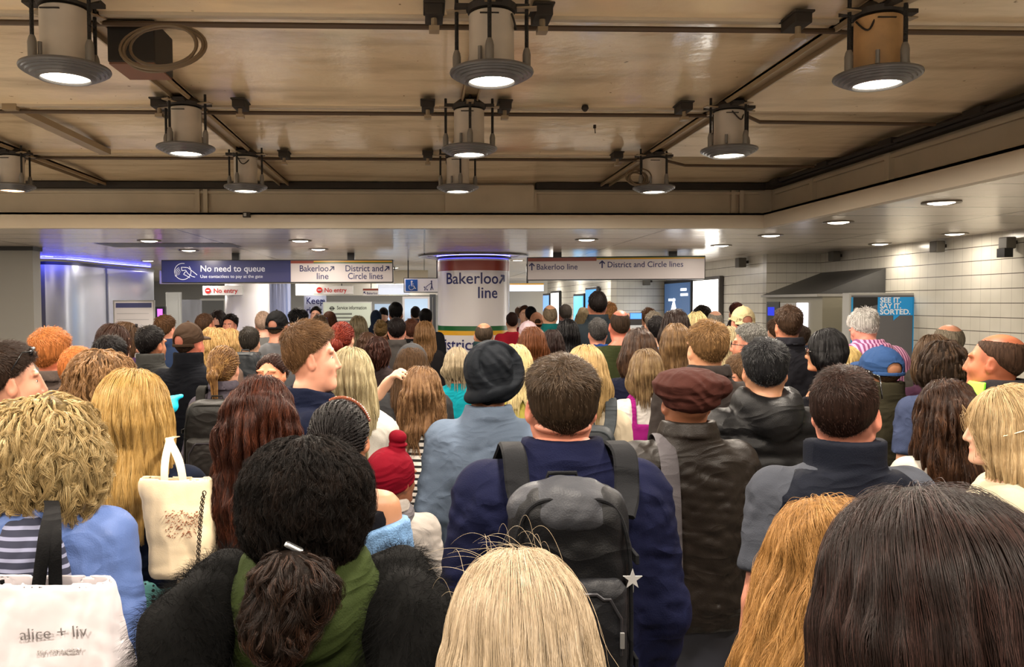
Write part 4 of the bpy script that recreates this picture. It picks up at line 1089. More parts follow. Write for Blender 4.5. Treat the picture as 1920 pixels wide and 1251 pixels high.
def strand_mat(c, c2=None, gloss=.38):
    key = ('sm', c, c2, gloss)
    if key in MATS: return MATS[key]
    m = bpy.data.materials.new('hair_strands'); m.use_nodes = True; nt = m.node_tree; b = nt.nodes['Principled BSDF']; N = nt.nodes.new; L = nt.links.new
    hi = N('ShaderNodeHairInfo'); c0 = tuple(v*HAIR_K for v in lin(c)[:3])+(1,); c1 = tuple(v*HAIR_K for v in lin(c2)[:3])+(1,) if c2 else tuple(min(1, v*1.45+.004) for v in c0[:3])+(1,)
    cr = N('ShaderNodeValToRGB'); e = cr.color_ramp.elements; e[0].position = 0; e[1].position = 1
    e[0].color = tuple(v*.5 for v in c0[:3])+(1,); e[1].color = c1; k = e.new(.5); k.color = c0
    tc = N('ShaderNodeTexCoord'); n = N('ShaderNodeTexNoise'); n.inputs['Scale'].default_value = 22; n.inputs['Detail'].default_value = 2; L(tc.outputs['Object'], n.inputs['Vector'])
    a = N('ShaderNodeMath'); a.operation = 'MULTIPLY_ADD'; L(hi.outputs['Random'], a.inputs[0]); a.inputs[1].default_value = .55
    s = N('ShaderNodeMath'); s.operation = 'MULTIPLY_ADD'; L(n.outputs[0], s.inputs[0]); s.inputs[1].default_value = 1.0; s.inputs[2].default_value = -.28
    L(s.outputs[0], a.inputs[2]); L(a.outputs[0], cr.inputs[0]); L(cr.outputs[0], b.inputs['Base Color'])
    b.inputs['Roughness'].default_value = gloss; b.inputs['Specular IOR Level'].default_value = .30 if gloss < .3 else .2 if gloss < .55 else .08
    MATS[key] = m; return m

def np_curves(name, pts, rad):
    """pts (S, K, 3), rad (S, K)"""
    S, K = pts.shape[:2]
    hc = bpy.data.hair_curves.new(name); hc.add_curves([K]*S)
    hc.position_data.foreach_set('vector', np.ascontiguousarray(pts, f32).ravel())
    ra = hc.attributes.get('radius') or hc.attributes.new('radius', 'FLOAT', 'POINT')
    ra.data.foreach_set('value', np.ascontiguousarray(rad, f32).ravel())
    return hc

def scalp(p, t=0.0):
    return smin(ell(p, (0, -.022, 1.672), (.076+t, .096+t, .086+t)), ell(p, (0, -.02, 1.625), (.066+t, .075+t, .07+t)), .03)

def hair_sdf(kind, L=.3, wd=1.0, thick=.018, seed=0, lobes=True):
    """returns a field in the body frame (head unturned)"""
    def lock(p, amp, k=16):
        a = np.arctan2(p[0], p[1]+.03+1e-6)
        return amp*(np.sin(a*k+2*np.sin(a*5+seed)+seed)*.6+np.sin(a*k*2.3+seed*2+3*np.sin(p[2]*9+seed))*.4)
    if kind in ('short', 'crop', 'fade', 'bald', 'grey_short', 'fringe'):
        tt = {'short': thick, 'crop': thick*.6, 'fade': thick, 'bald': .006, 'fringe': .010, 'grey_short': thick}[kind]
        def fn(p):
            up = np.clip((p[2]-1.66)/.08, 0, 1)
            lo = .0008+(.0075 if kind != 'bald' else .0016)*smooth01((p[2]-1.588)/.075)
            t = lo+(tt-.008)*(smooth01(up) if kind != 'bald' else 0*up)
            d = smin(ell(p, (0, -.022, 1.672), (.076, .096, .086)), cap(p, (0, -.022, 1.47), (0, -.012, 1.60), .056, .054), .03)-t
            d = d+.0035*wob(p, 90, seed, 5)*np.clip((t-.004)/.01, 0, 1)
            # hairline: forehead, temples, round the ear, nape
            front = .052-1.1*np.maximum(1.715-p[2], 0)
            d = smax(d, (p[1]-np.where(p[2] > 1.715, .070-.3*np.maximum(1.735-p[2], 0)*3, front))*0.8, .008)
            q = (np.abs(p[0]), p[1], p[2])
            d = smax(d, -ell(q, (.083, .0, 1.632), (.026, .026, .038)), .006)
            d = smax(d, (1.584+.006*np.sin(p[0]*60)-p[2]), .008)
            if kind == 'fringe': d = smax(d, p[2]-1.640, .004)
            if kind == 'bald':
                d = smax(d, -ell(p, (0, -.035, 1.79), (.070, .105, .085)), .006)
            return d
        return fn
    if kind in ('long', 'bob', 'wavy'):
        def fn(p):
            z = p[2]; u = np.clip((1.66-z)/L, 0, 1)
            w = (.088+thick*.5)*wd+(.020 if kind != 'bob' else .028)*np.sin(np.pi*np.clip(u, 0, 1))*wd-(.025 if kind != 'bob' else .03)*u**3
            dd = .098+thick*.4-.035*u
            c = -.030-.055*smooth01((1.60-z)/.18)
            k = (np.abs(p[0]/w)**2.2+np.abs((p[1]-c)/dd)**2.2)**(1/2.2)
            col = (k-1)*np.minimum(w, dd)*.9
            col = smax(col, z-1.66, .03); col = smax(col, (1.66-L)-z+.02*np.sin(p[0]*38+seed)+.012*np.sin(p[0]*91), .015)
            d = smin(ell(p, (0, -.022, 1.672), (.077+thick, .097+thick, .086+thick)), col, .03)
            a = .006 if kind != 'wavy' else .011
            if lobes: d = d+lock(p, a, 13)*np.clip((1.73-z)/.08, .1, 1)
            if kind == 'wavy': d = d+.010*wob(p, 42, seed, 4)
            # open the face
            face = ell(p, (0, .115, 1.60), (.062, .085, .115))
            d = smax(d, -face, .012)
            d = smax(d, -rbox(p, (0, .16, 1.45), (.075, .12, .14), .03), .02)
            return d
        return fn
    if kind == 'curly':
        def fn(p):
            c1 = ell(p, (0, -.035, 1.655), (.115*wd, .125, .115)); c2 = ell(p, (0, -.055, 1.60-L*.25), (.125*wd, .11, .10+L*.35))
            d = smin(c1, c2, .05)+.013*wob(p, 55, seed, 6)
            d = smax(d, -ell(p, (0, .12, 1.60), (.058, .085, .10)), .01)
            return d
        return fn
    if kind in ('tied', 'ponytail', 'bun', 'lowbun'):
        def fn(p):
            d = smin(ell(p, (0, -.022, 1.672), (.077, .097, .086)), cap(p, (0, -.022, 1.50), (0, -.014, 1.60), .047, .052), .03)-.002-.009*smooth01((p[2]-1.585)/.06)
            d = d+.0015*np.sin(np.arctan2(p[0], p[2]-1.64)*50)
            d = smax(d, p[1]-(.055-.9*np.maximum(1.70-p[2], 0)), .01)
            q = (np.abs(p[0]), p[1], p[2]); d = smax(d, -ell(q, (.086, .0, 1.632), (.022, .024, .036)), .006)
            d = smax(d, 1.585-p[2], .01)
            if kind == 'bun': d = smin(d, ell(p, (0, -.12, 1.735), (.045, .045, .042))+.004*wob(p, 80, seed), .012)
            if kind == 'lowbun': d = smin(d, ell(p, (0, -.135, 1.60), (.052, .048, .05))+.006*wob(p, 60, seed), .012)
            if kind == 'ponytail':
                d = smin(d, cap(p, (0, -.125, 1.655), (0, -.15, 1.62), .016, .026), .01)
                d = smin(d, cap(p, (0, -.15, 1.62), (0, -.135, 1.62-L), .026, .012)+.003*np.sin(p[0]*300), .012)
            return d
        return fn
    if kind == 'bushy':
        def fn(p):
            d = ell(p, (0, -.04, 1.662), (.104*wd, .116, .108)); d = smin(d, ell(p, (0, -.055, 1.61), (.092*wd, .09, .075)), .03)
            d = smin(d, ell(p, (.0, -.10, 1.54), (.05, .05, .06)), .02)+.006*wob(p, 60, seed, 6)
            d = smax(d, -ell(p, (0, .12, 1.60), (.055, .08, .10)), .01)
            return d
        return fn
    raise KeyError(kind)

HAIRT = {}
def hair_template(kind, L, wd, thick, seed, h):
    key = (kind, L, wd, thick, seed, h)
    if key in HAIRT: return HAIRT[key]
    fn = hair_sdf(kind, L, wd, thick, seed)
    zb = {'long': 1.66-L-.05, 'bob': 1.66-L-.05, 'wavy': 1.66-L-.05, 'curly': 1.45-L*.6, 'ponytail': 1.58-L, 'bushy': 1.38}.get(kind, 1.54)
    X = .115+.05*wd+ (.02 if kind == 'curly' else 0)
    V, Q = nets(fn, axis((-X, h), X), axis((-.24, h), .12), axis((zb, h*1.15), 1.80))
    HAIRT[key] = (fn, V.astype(float), Q); return HAIRT[key]

def pick(V, n, rng, cond=None):
    idx = np.arange(len(V)) if cond is None else np.where(cond)[0]
    s = V[rng.choice(idx, n)]; return s+rng.normal(size=s.shape)*.0015

def strands(kind, fn, V, n, K, rng, L=.3, length=.12, comb=0.0, curl=.007, lift=.003, fly=0.0, clump=True):
    """combed strands that follow the hair volume"""
    if kind in ('short', 'crop', 'fade', 'grey_short', 'bald', 'fringe'):
        s = pick(V, n, rng, V[:, 2] > 1.60)
        _, g = grad(fn, s); crown = np.array((.005, -.06, 1.76))
        r = s-crown; r -= g*np.sum(r*g, 1, keepdims=True); r /= np.linalg.norm(r, axis=1, keepdims=True)+1e-6
        sw = np.cross(g, r)*.35
        top = smooth01((s[:, 2]-1.66)/.07)[:, None]
        fwd = np.array((comb, 1.0, 0))*top
        d = r*.7+sw+g*(.14+.34*top)*(1 if kind != 'bald' else .4)+np.array((0, 0, -1))*(1-top)*.7+fwd*.35+rng.normal(size=s.shape)*.22
        cl = wob((s[:, 0], s[:, 1], s[:, 2]), 120, 5, 4)[:, None]; d += g*cl*.25
        d /= np.linalg.norm(d, axis=1, keepdims=True)
        ln = (length*(.45+.55*top[:, 0])*rng.uniform(.6, 1.1, n))[:, None]
        t = np.linspace(0, 1, K)
        P_ = s[:, None]-g[:, None]*.003+d[:, None]*ln[:, None]*t[None, :, None]-g[:, None]*(ln*.30)[:, None]*(t**2)[None, :, None]
        return P_
    if kind == 'curly' or kind == 'bushy':
        per = 10 if kind == 'bushy' else 22
        nl = max(1, n//per); s = np.concatenate([pick(V, nl-nl//3, rng, V[:, 2] > V[:, 2].min()+.02), pick(V, nl//3, rng, V[:, 2] > np.quantile(V[:, 2], .72))])
        out = np.empty((nl, K, 3)); p = s.copy(); cr = np.array((0, -.03, 1.78))
        for k in range(K):
            b, g = grad(fn, p)
            out[:, k] = p
            dr = (p-cr); dr[:, 2] = 0; dr /= np.linalg.norm(dr, axis=1, keepdims=True)+1e-6
            f = dr*np.clip((p[:, 2:]-1.68)/.08, 0, 1)+np.array((0, 0, -1.0)); f -= g*np.sum(f*g, 1, keepdims=True)*.85
            f /= np.linalg.norm(f, axis=1, keepdims=True)+1e-6
            p = p+f*length/K-g*(b-lift)[:, None]*.6
        t = np.linspace(0, 1, K); ph = rng.uniform(0, 6.3, nl)[:, None]; fr = (rng.uniform(2.0, 3.6, nl) if kind == 'bushy' else rng.uniform(1.1, 2.1, nl))[:, None]*length/.12
        A = rng.uniform(.5, 1.2, nl)[:, None]*curl*(.3+t)[None]
        a = ph+2*np.pi*fr*t[None]
        u = rng.normal(size=(nl, 3)); u /= np.linalg.norm(u, axis=1, keepdims=True); v = np.cross(u, rng.normal(size=(nl, 3))); v /= np.linalg.norm(v, axis=1, keepdims=True)
        out = out+(np.cos(a)*A)[..., None]*u[:, None]+(np.sin(a)*A)[..., None]*v[:, None]
        rep = np.repeat(out, per, 0)[:n]
        m = len(rep); off = rng.normal(size=(m, 1, 3))*(.0022*(curl/.007) if kind == 'bushy' else .0026)
        return rep+off*(.4+t[None, :, None])+rng.normal(size=(m, K, 3))*.0003
    # long, bob, wavy, tied, ponytail, bun: follow the surface down (or back)
    zmin = V[:, 2].min()
    s = pick(V, n, rng, V[:, 2] > zmin+.035); p = s.copy(); out = np.empty((n, K, 3))
    lens = rng.uniform(.6, 1.15, n)*length
    cr = np.array((.0, .02, 1.77)) if kind in ('long', 'bob', 'wavy') else np.array((0, -.125, 1.65))
    wv = rng.normal(size=(n, 1))
    zend = zmin+rng.uniform(-.035, .06, n)
    if kind in ('long', 'bob', 'wavy'): lens = np.minimum(lens, np.maximum((s[:, 2]-zend)*1.08+.02, .03))
    for k in range(K):
        b, g = grad(fn, p); out[:, k] = p
        if kind in ('long', 'bob', 'wavy'):
            dr = (p-cr)*np.array((1, 1, 0)); dr /= np.linalg.norm(dr, axis=1, keepdims=True)+1e-6
            f = dr*np.clip((p[:, 2:]-1.66)/.09, 0, 1)*1.4+np.array((0, 0, -1.0))
        else:
            if kind == 'ponytail': tail = (p[:, 1] < -.115)[:, None]
            else: tail = np.zeros((n, 1), bool)
            f = np.where(tail, np.array((0, 0, -1.0)), (cr-p)/(np.linalg.norm(cr-p, axis=1, keepdims=True)+1e-6))
        a = 1.0 if kind == 'wavy' else .25
        f = f+a*.35*np.stack([np.sin(p[:, 2]*55+3*np.sin(p[:, 0]*30)+wv[:, 0]*.8), np.cos(p[:, 2]*48+wv[:, 0]), 0*p[:, 0]], 1)
        hang = smooth01((p[:, 2]-zmin-.01)/.05)[:, None]
        f = f-g*np.sum(f*g, 1, keepdims=True)*hang
        f /= np.linalg.norm(f, axis=1, keepdims=True)+1e-6
        cl = .004*wob((p[:, 0], p[:, 1], p[:, 2]*.12), 150, 3, 4) if clump else 0
        p = p+f*(lens/K)[:, None]-g*((b-lift-cl)[:, None]*.7*hang)
    if fly:
        m = int(n*fly); t = np.linspace(0, 1, K)[None, :, None]
        out[:m] += rng.normal(size=(m, 1, 3))*.02*t**1.5
    return out

def taper(n, K, r, rng): return (r*.85*rng.uniform(.7, 1.2, (n, 1)))*(1-.75*np.linspace(0, 1, K)[None]**2)

# ------------------------------------------------------------------ clothes
def arms_sdf(p, A, k=1.0, r=(.062, .052, .040), L=None, short=False):
    a = cap(p, A[0], A[1], r[0]*k, r[1]*k)
    if short:
        a0, a1 = np.array(A[0]), np.array(A[1]); d = a1-a0; d /= np.linalg.norm(d); m = a0+(a1-a0)*.72
        return smax(a+.0*0-.004, (p[0]-m[0])*d[0]+(p[1]-m[1])*d[1]+(p[2]-m[2])*d[2], .006)
    a0, a1 = np.array(A[1]), np.array(A[2]); d = a1-a0; d /= np.linalg.norm(d); m = a1-d*.01
    f = smax(cap(p, A[1], A[2], r[1]*k, r[2]*k), (p[0]-m[0])*d[0]+(p[1]-m[1])*d[1]+(p[2]-m[2])*d[2], .006)
    return smin(a, f, .02)
def garment_sdf(sex='m', style='jacket', arms=None, armsL=None, bulk=.016, fold=.006, seed=0, hem=.84, off=0.0):
    arms = arms or ARM[sex]; k = 1.0 if sex == 'm' else .9
    short = style in ('tshirt', 'vest_tee')
    def fn(p):
        q = (np.abs(p[0]), p[1], p[2]); inf = bulk
        d = loft(p, TORSO[sex], inf, 2.4)
        if style != 'strap_top':
            if style in ('vest', 'bib'): pass
            else:
                rr = (.058+bulk*.6, .048+bulk*.6, .038+bulk*.4)
                a = arms_sdf(q, arms, k, rr, short=short) if armsL is None else np.minimum(arms_sdf(p, arms, k, rr), arms_sdf((-p[0], p[1], p[2]), armsL, k, rr))
                d = smin(d, a, .04)
        z = p[2]
        am = smooth01((1.46-z)/.06)
        f = fold*wob((p[0], p[1], p[2]*1.5), 38, seed, 6, True)*am
        # diagonal drag folds on the back and stacked folds on the sleeves
        f = f+fold*.22*(1-2*np.abs(np.sin(p[2]*44+14*np.abs(p[0])+3*np.sin(p[2]*17+p[1]*20)+seed)))*smooth01((np.abs(p[0])-.15)/.05)*am
        if style == 'puffer': f = f+.008*(1-2*np.abs(np.sin(p[2]*46)))*am
        d = d+f
        neckz = {'vest': 1.47, 'tshirt': 1.492, 'vest_tee': 1.492, 'strap_top': 1.40, 'bib': 1.42, 'wide': 1.475}.get(style, 1.512)
        nz = neckz-.30*np.clip(p[1]+.03, 0, 1)-(0 if style != 'wide' else 0)
        d = smax(d, z-nz, .008)
        d = smax(d, hem-z, .01)
        nr = .066 if sex == 'm' else .057
        r = np.sqrt(p[0]**2+((p[1]+.018)*.98)**2)
        if style in ('jacket', 'denim', 'leather', 'shirt'):
            h0, h1 = 1.475, {'jacket': 1.538, 'denim': 1.53, 'leather': 1.545, 'shirt': 1.532}[style]
            col = np.maximum(np.abs(r-(nr+.010+.10*np.maximum(1.50-z, 0)))-.0065, np.abs(z-(h0+h1)/2+.25*np.clip(p[1]+.02, 0, 1))-(h1-h0)/2)
            d = smin(d, col-.003, .006)
            # folded-over fall of the collar
            fall = np.maximum(np.abs(r-(nr+.021+.35*np.maximum(h1-z, 0)))-.005, np.abs(z-(h1-.022)+.25*np.clip(p[1]+.02, 0, 1))-.024)
            d = smin(d, fall-.002, .004)
        if style in ('stand', 'coat', 'fleece'):
            col = np.maximum(np.abs(r-(nr+.016))-.010, np.abs(z-1.515+.30*np.clip(p[1]+.02, 0, 1))-.042)
            d = smin(d, col-.003, .012)
        if style in ('hoodie', 'puffer', 'raincoat'):
            rr = {'hoodie': .030, 'puffer': .045, 'raincoat': .034}[style]
            y0 = -.03; R0 = nr+.028
            # a draped ring that hangs lower at the back
            rho = np.sqrt(p[0]**2+(p[1]-y0)**2); zc_ = 1.485-.38*np.maximum(-(p[1]-y0), 0)-.1*np.maximum(p[1]-y0, 0)
            t = np.sqrt((rho-R0)**2+((z-zc_)*.72)**2)-rr
            t = smin(t, ell(p, (0, -.125, 1.42), (.085, .035+rr*.4, .075)), .03)
            d = smin(d, t+.004*wob(p, 60, seed+2, 5, True), .014)
        return d
    return fn

GARM = {}
def garment_template(sex, style, lod, seed=0, key=None, **kw):
    k = (sex, style, lod, seed, key, tuple(sorted((a, str(b)) for a, b in kw.items())))
    if k in GARM: return GARM[k]
    h = (.0085, .013, .021)[lod]
    if key is None: X, y0, y1, z1 = .34, -.24, .20, 1.58
    else: X, y0, y1, z1 = .46, -.34, .48, 1.80
    if style == 'raised': pass
    V, Q = nets(garment_sdf(sex, style, seed=seed, **kw), axis((-X, h), X), axis((y0, h), y1), axis((.78, h*1.6), (1.15, h), z1))
    GARM[k] = (V.astype(float), Q); return GARM[k]

def trousers_template():
    def fn(p):
        q = (np.abs(p[0]), p[1], p[2])
        l = cap(q, (.092, -.005, .84), (.100, 0, .48), .100, .074); l = smin(l, cap(q, (.100, 0, .48), (.102, -.02, .07), .074, .058), .03)
        d = smin(l, loft(p, TORSO['m'], .012), .04); d = smax(d, p[2]-.98, .01); return smax(d, .05-p[2], .006)+.004*wob(p, 40, 3, 4, True)
    return nets(fn, axis((-.24, .03), .24), axis((-.18, .03), .18), axis((.02, .035), 1.0))
def shoes_template():
    fn = lambda p: smax(smin(ell((np.abs(p[0]), p[1], p[2]), (.103, -.02, .05), (.045, .075, .05)), ell((np.abs(p[0]), p[1], p[2]), (.108, .085, .028), (.046, .085, .034)), .03), -p[2]+.002, .004)
    return nets(fn, axis((-.18, .02), .18), axis((-.14, .02), .20), axis((-.02, .015), .12))
TR, SH = trousers_template(), shoes_template()

def skirt_template():
    def fn(p):
        u = np.clip((1.05-p[2])/.6, 0, 1); w = .158+.09*u; d = .125+.08*u
        a = np.arctan2(p[0], p[1]); k = np.sqrt((p[0]/w)**2+((p[1]+.005)/d)**2)
        return smax(smax((k-1)*d+.010*np.sin(a*11)*u, p[2]-1.17, .01), .30-p[2], .01)
    return nets(fn, axis((-.30, .015), .30), axis((-.26, .015), .26), axis((.26, .02), 1.20))
# ------------------------------------------------------------------ headgear
def turban_sdf(kind):
    def fn(p):
        if kind == 'tall':
            d = ell(p, (.012, -.022, 1.712), (.088, .108, .108))
            d = smin(d, ell(p, (0, -.030, 1.645), (.084, .098, .062)), .04)
            q = rotp(p, (0, -.035, 1.69), 0, .55, 0); u = q[2]
            # wound layers, one thick roll sweeping from lower left over the crown
            lay = np.abs(np.mod(u*24+.3*np.sin(q[0]*18), 1)-.5)*2
            side = smooth01(np.abs(q[2])/.10)
            d = d-.006*lay*side
            nn = np.array((.30, -.80, .42)); nn /= np.linalg.norm(nn); cc = np.array((.022, -.045, 1.712))
            hx_ = (p[0]-cc[0])*nn[0]+(p[1]-cc[1])*nn[1]+(p[2]-cc[2])*nn[2]
            rx_ = np.sqrt(np.maximum((p[0]-cc[0])**2+(p[1]-cc[1])**2+(p[2]-cc[2])**2-hx_**2, 1e-9))
            d = d+.0016*np.cos((p[0]*.8+p[2]*.5)*210+2*np.sin(p[2]*25))
            roll = np.sqrt((rx_-.092)**2+(hx_*.62)**2)-.034+.0025*np.cos(np.arctan2(hx_, rx_-.09)*7)
            d = smin(d, roll, .004)
            roll2 = np.sqrt((np.sqrt(p[0]**2+((p[1]+.04)*.85)**2)-.074)**2+((p[2]-1.632-.25*p[0])*1.0)**2)-.026
            d = smin(d, roll2, .006)+.0025*wob(p, 70, 4, 5, True)
        elif kind == 'wide':
            d = ell(p, (0, -.03, 1.715), (.128, .135, .062))
            d = smin(d, ell(p, (0, -.045, 1.665), (.094, .105, .045)), .03)
            u = p[2]+.22*p[0]+.020*np.sin(p[0]*19)+.01*np.sin(p[0]*47)
            d = d-.0028*(1-2*np.abs(np.sin(u*80)))*smooth01((.09-np.abs(p[2]-1.70))/.05)
            d = smin(d, ell(rotp(p, (.10, -.05, 1.712), 0, .5, 0), (0, 0, 0), (.038, .07, .040)), .012)+.003*wob(p, 60, 9, 5, True)
        else:
            d = ell(p, (0, -.020, 1.672), (.094, .112, .098))
            d = smin(d, cap(p, (0, .02, 1.760), (0, .018, 1.780), .031), .010)
            kn = smin(ell(p, (.004, .014, 1.806), (.040, .035, .026)), ell(p, (-.010, .016, 1.794), (.028, .028, .020)), .01); d = smin(d, kn, .006)
            ring = np.sqrt((np.sqrt(p[0]**2+(p[1]-.02)**2)-.034)**2+(p[2]-1.776)**2)-.005
            d = smin(d, ring, .004)+.0012*wob(p, 60, 4, 4)
            d = smin(d, smax(ell(p, (0, -.020, 1.66), (.0965, .1145, .085)), np.abs(p[2]-(1.625+.3*np.clip(p[1], -.1, .1)))-.011, .006), .004)
            d = smax(d, (1.612+.35*np.clip(p[1]+.02, -.08, .12)-p[2]), .008)
            return d
        return smax(d, (1.588+.5*np.clip(p[1]+.02, -.06, .14)-p[2]), .012)
    return fn
def cap_sdf(p):
    outer = ell(p, (0, -.018, 1.672), (.089, .109, .101))
    inner = ell(p, (0, -.018, 1.668), (.084, .104, .096))
    rim = 1.662+.16*np.clip(p[1]+.01, -.12, .12)
    d = smax(smax(outer, -inner, .002), rim-p[2], .003)
    op = rotp(p, (0, -.12, 1.655), 0, 0, 0)
    d = smax(d, -ell(op, (0, 0, .012), (.037, .05, .032)), .004)
    strap = np.maximum(np.abs(np.sqrt((p[0]/.087)**2+((p[1]+.018)/.107)**2)-1)*.09-.0035, np.abs(p[2]-1.643)-.008)
    d = np.minimum(d, np.maximum(strap, p[1]+.06))
    br = ell(p, (0, .085, 1.672), (.074, .085, .020)); br = np.maximum(br, -ell(p, (0, .085, 1.664), (.074, .083, .017)))
    d = np.minimum(d, np.maximum(br, -(p[1]-.05)))
    d = smin(d, ell(p, (0, -.018, 1.775), (.008, .008, .006)), .003)
    a = np.arctan2(p[0], p[1]+.018)
    return d-.0012*(np.abs(np.sin(a*3)) < .05)
HATS = {'turban_tall': (lambda: turban_sdf('tall'), 'turban'), 'turban_wide': (lambda: turban_sdf('wide'), 'turban'), 'patka': (lambda: turban_sdf('patka'), 'patka'),
        'cap': (lambda: cap_sdf, 'cap'),
        'beanie': (lambda: (lambda p: smax(ell(p, (0, -.022, 1.68), (.088, .108, .102)), 1.63+.3*np.clip(p[1]+.02, -.1, .1)-p[2], .01)+.002*np.sin(np.arctan2(p[0], p[1])*40)), 'beanie'),
        'hood': (lambda: (lambda p: smax(smin(ell(p, (0, -.025, 1.67), (.098, .120, .112)), cap(p, (0, -.05, 1.60), (0, -.06, 1.50), .085, .10), .04), -ell(p, (0, .13, 1.62), (.07, .10, .11)), .01)+.004*wob(p, 60, 4, 5, True)), 'hood')}
HATC = {}
def hat_template(k, h):
    if (k, h) not in HATC:
        hh = min(h, .003) if k == 'cap' and h < .007 else (min(h, .0045) if k == 'cap' else h)
        V, Q = nets(HATS[k][0](), axis((-.17, hh), .17), axis((-.20, hh), .20), axis((1.44 if k == 'hood' else 1.56, hh), 1.85))
        HATC[(k, h)] = (V.astype(float), Q)
    return HATC[(k, h)]

M_EYE = mat('eye_white', (225, 220, 212), .15); M_IRIS = mat('iris_dark', (50, 36, 26), .1)
def face_details(root, T, browc, k=1.0):
    for sx in (-1, 1):
        V, Q = nets(lambda p: ell(p, (sx*.031, .0668, 1.652), (.0112, .0112, .0058)), axis((sx*.031-.016, .002), sx*.031+.016), axis((.05, .002), .09), axis((1.64, .002), 1.665))
        e = link('eye', np_mesh('eye', T(V), Q), M_EYE, root)
        V, Q = nets(lambda p: ell(p, (sx*.0315, .0764, 1.652), (.0048, .0028, .0048)), axis((sx*.031-.01, .0015), sx*.031+.01), axis((.07, .0015), .088), axis((1.644, .0015), 1.66))
        link('iris', np_mesh('iris', T(V), Q), M_IRIS, e)
        V, Q = nets(lambda p: cap(p, (sx*.014, .0805, 1.673), (sx*.048, .068, 1.676), .0042, .0028), axis((sx*.033-.025, .002), sx*.033+.025), axis((.06, .002), .095), axis((1.664, .002), 1.69))
        link('eyebrow', np_mesh('eyebrow', T(V), Q), mat('brow', browc, .8), root)

def sunglasses(root, T, pos='head', thin=False, colr=(12, 12, 14)):
    """pos: on top of the hair, or over the eyes"""
    z, y = (1.742, .060) if pos == 'head' else (1.652, .101)
    m = mat('sunglass_frame', colr, .2)
    if pos == 'head': f = lambda v: T(np.array(v, float))
    mb = MB()
    w = .031
    for sx in (-1, 1):
        n = 16
        ring = [(sx*w+.024*math.cos(2*math.pi*i/n), y+(.018*math.sin(2*math.pi*i/n)*.6 if pos == 'head' else 0), z+.018*math.sin(2*math.pi*i/n)*(.7 if pos == 'head' else 1)) for i in range(n)]
        mb.tube(ring, .0022 if thin else .003, 6, closed=True)
        mb.tube([(sx*.056, y, z+.004), (sx*.078, y-.03, z+.002), (sx*.091, -.01 if pos != 'head' else -.005, z-(.004 if pos != 'head' else .05))], .0022, 6)
    mb.tube([(-.008, y+.002, z), (.008, y+.002, z)], .0025, 6)
    me = mb.mesh('sunglasses', True)
    def xf(me):
        n = len(me.vertices); co = np.empty(n*3); me.vertices.foreach_get('co', co); co = T(co.reshape(-1, 3)); me.vertices.foreach_set('co', co.ravel()); me.update()
    xf(me); g = link('sunglasses' if not thin else 'glasses', me, m, root)
    if not thin:
        for sx in (-1, 1):
            V, Q = nets(lambda p: ell(p, (sx*w, y, z), (.023, .010 if pos == 'head' else .003, .017)), axis((sx*w-.028, .002), sx*w+.028), axis((y-.015, .002), y+.015), axis((z-.022, .002), z+.022))
            link('lens', np_mesh('lens', T(V), Q), mat('sunglass_lens', (10, 10, 12), .05), g)
    return g

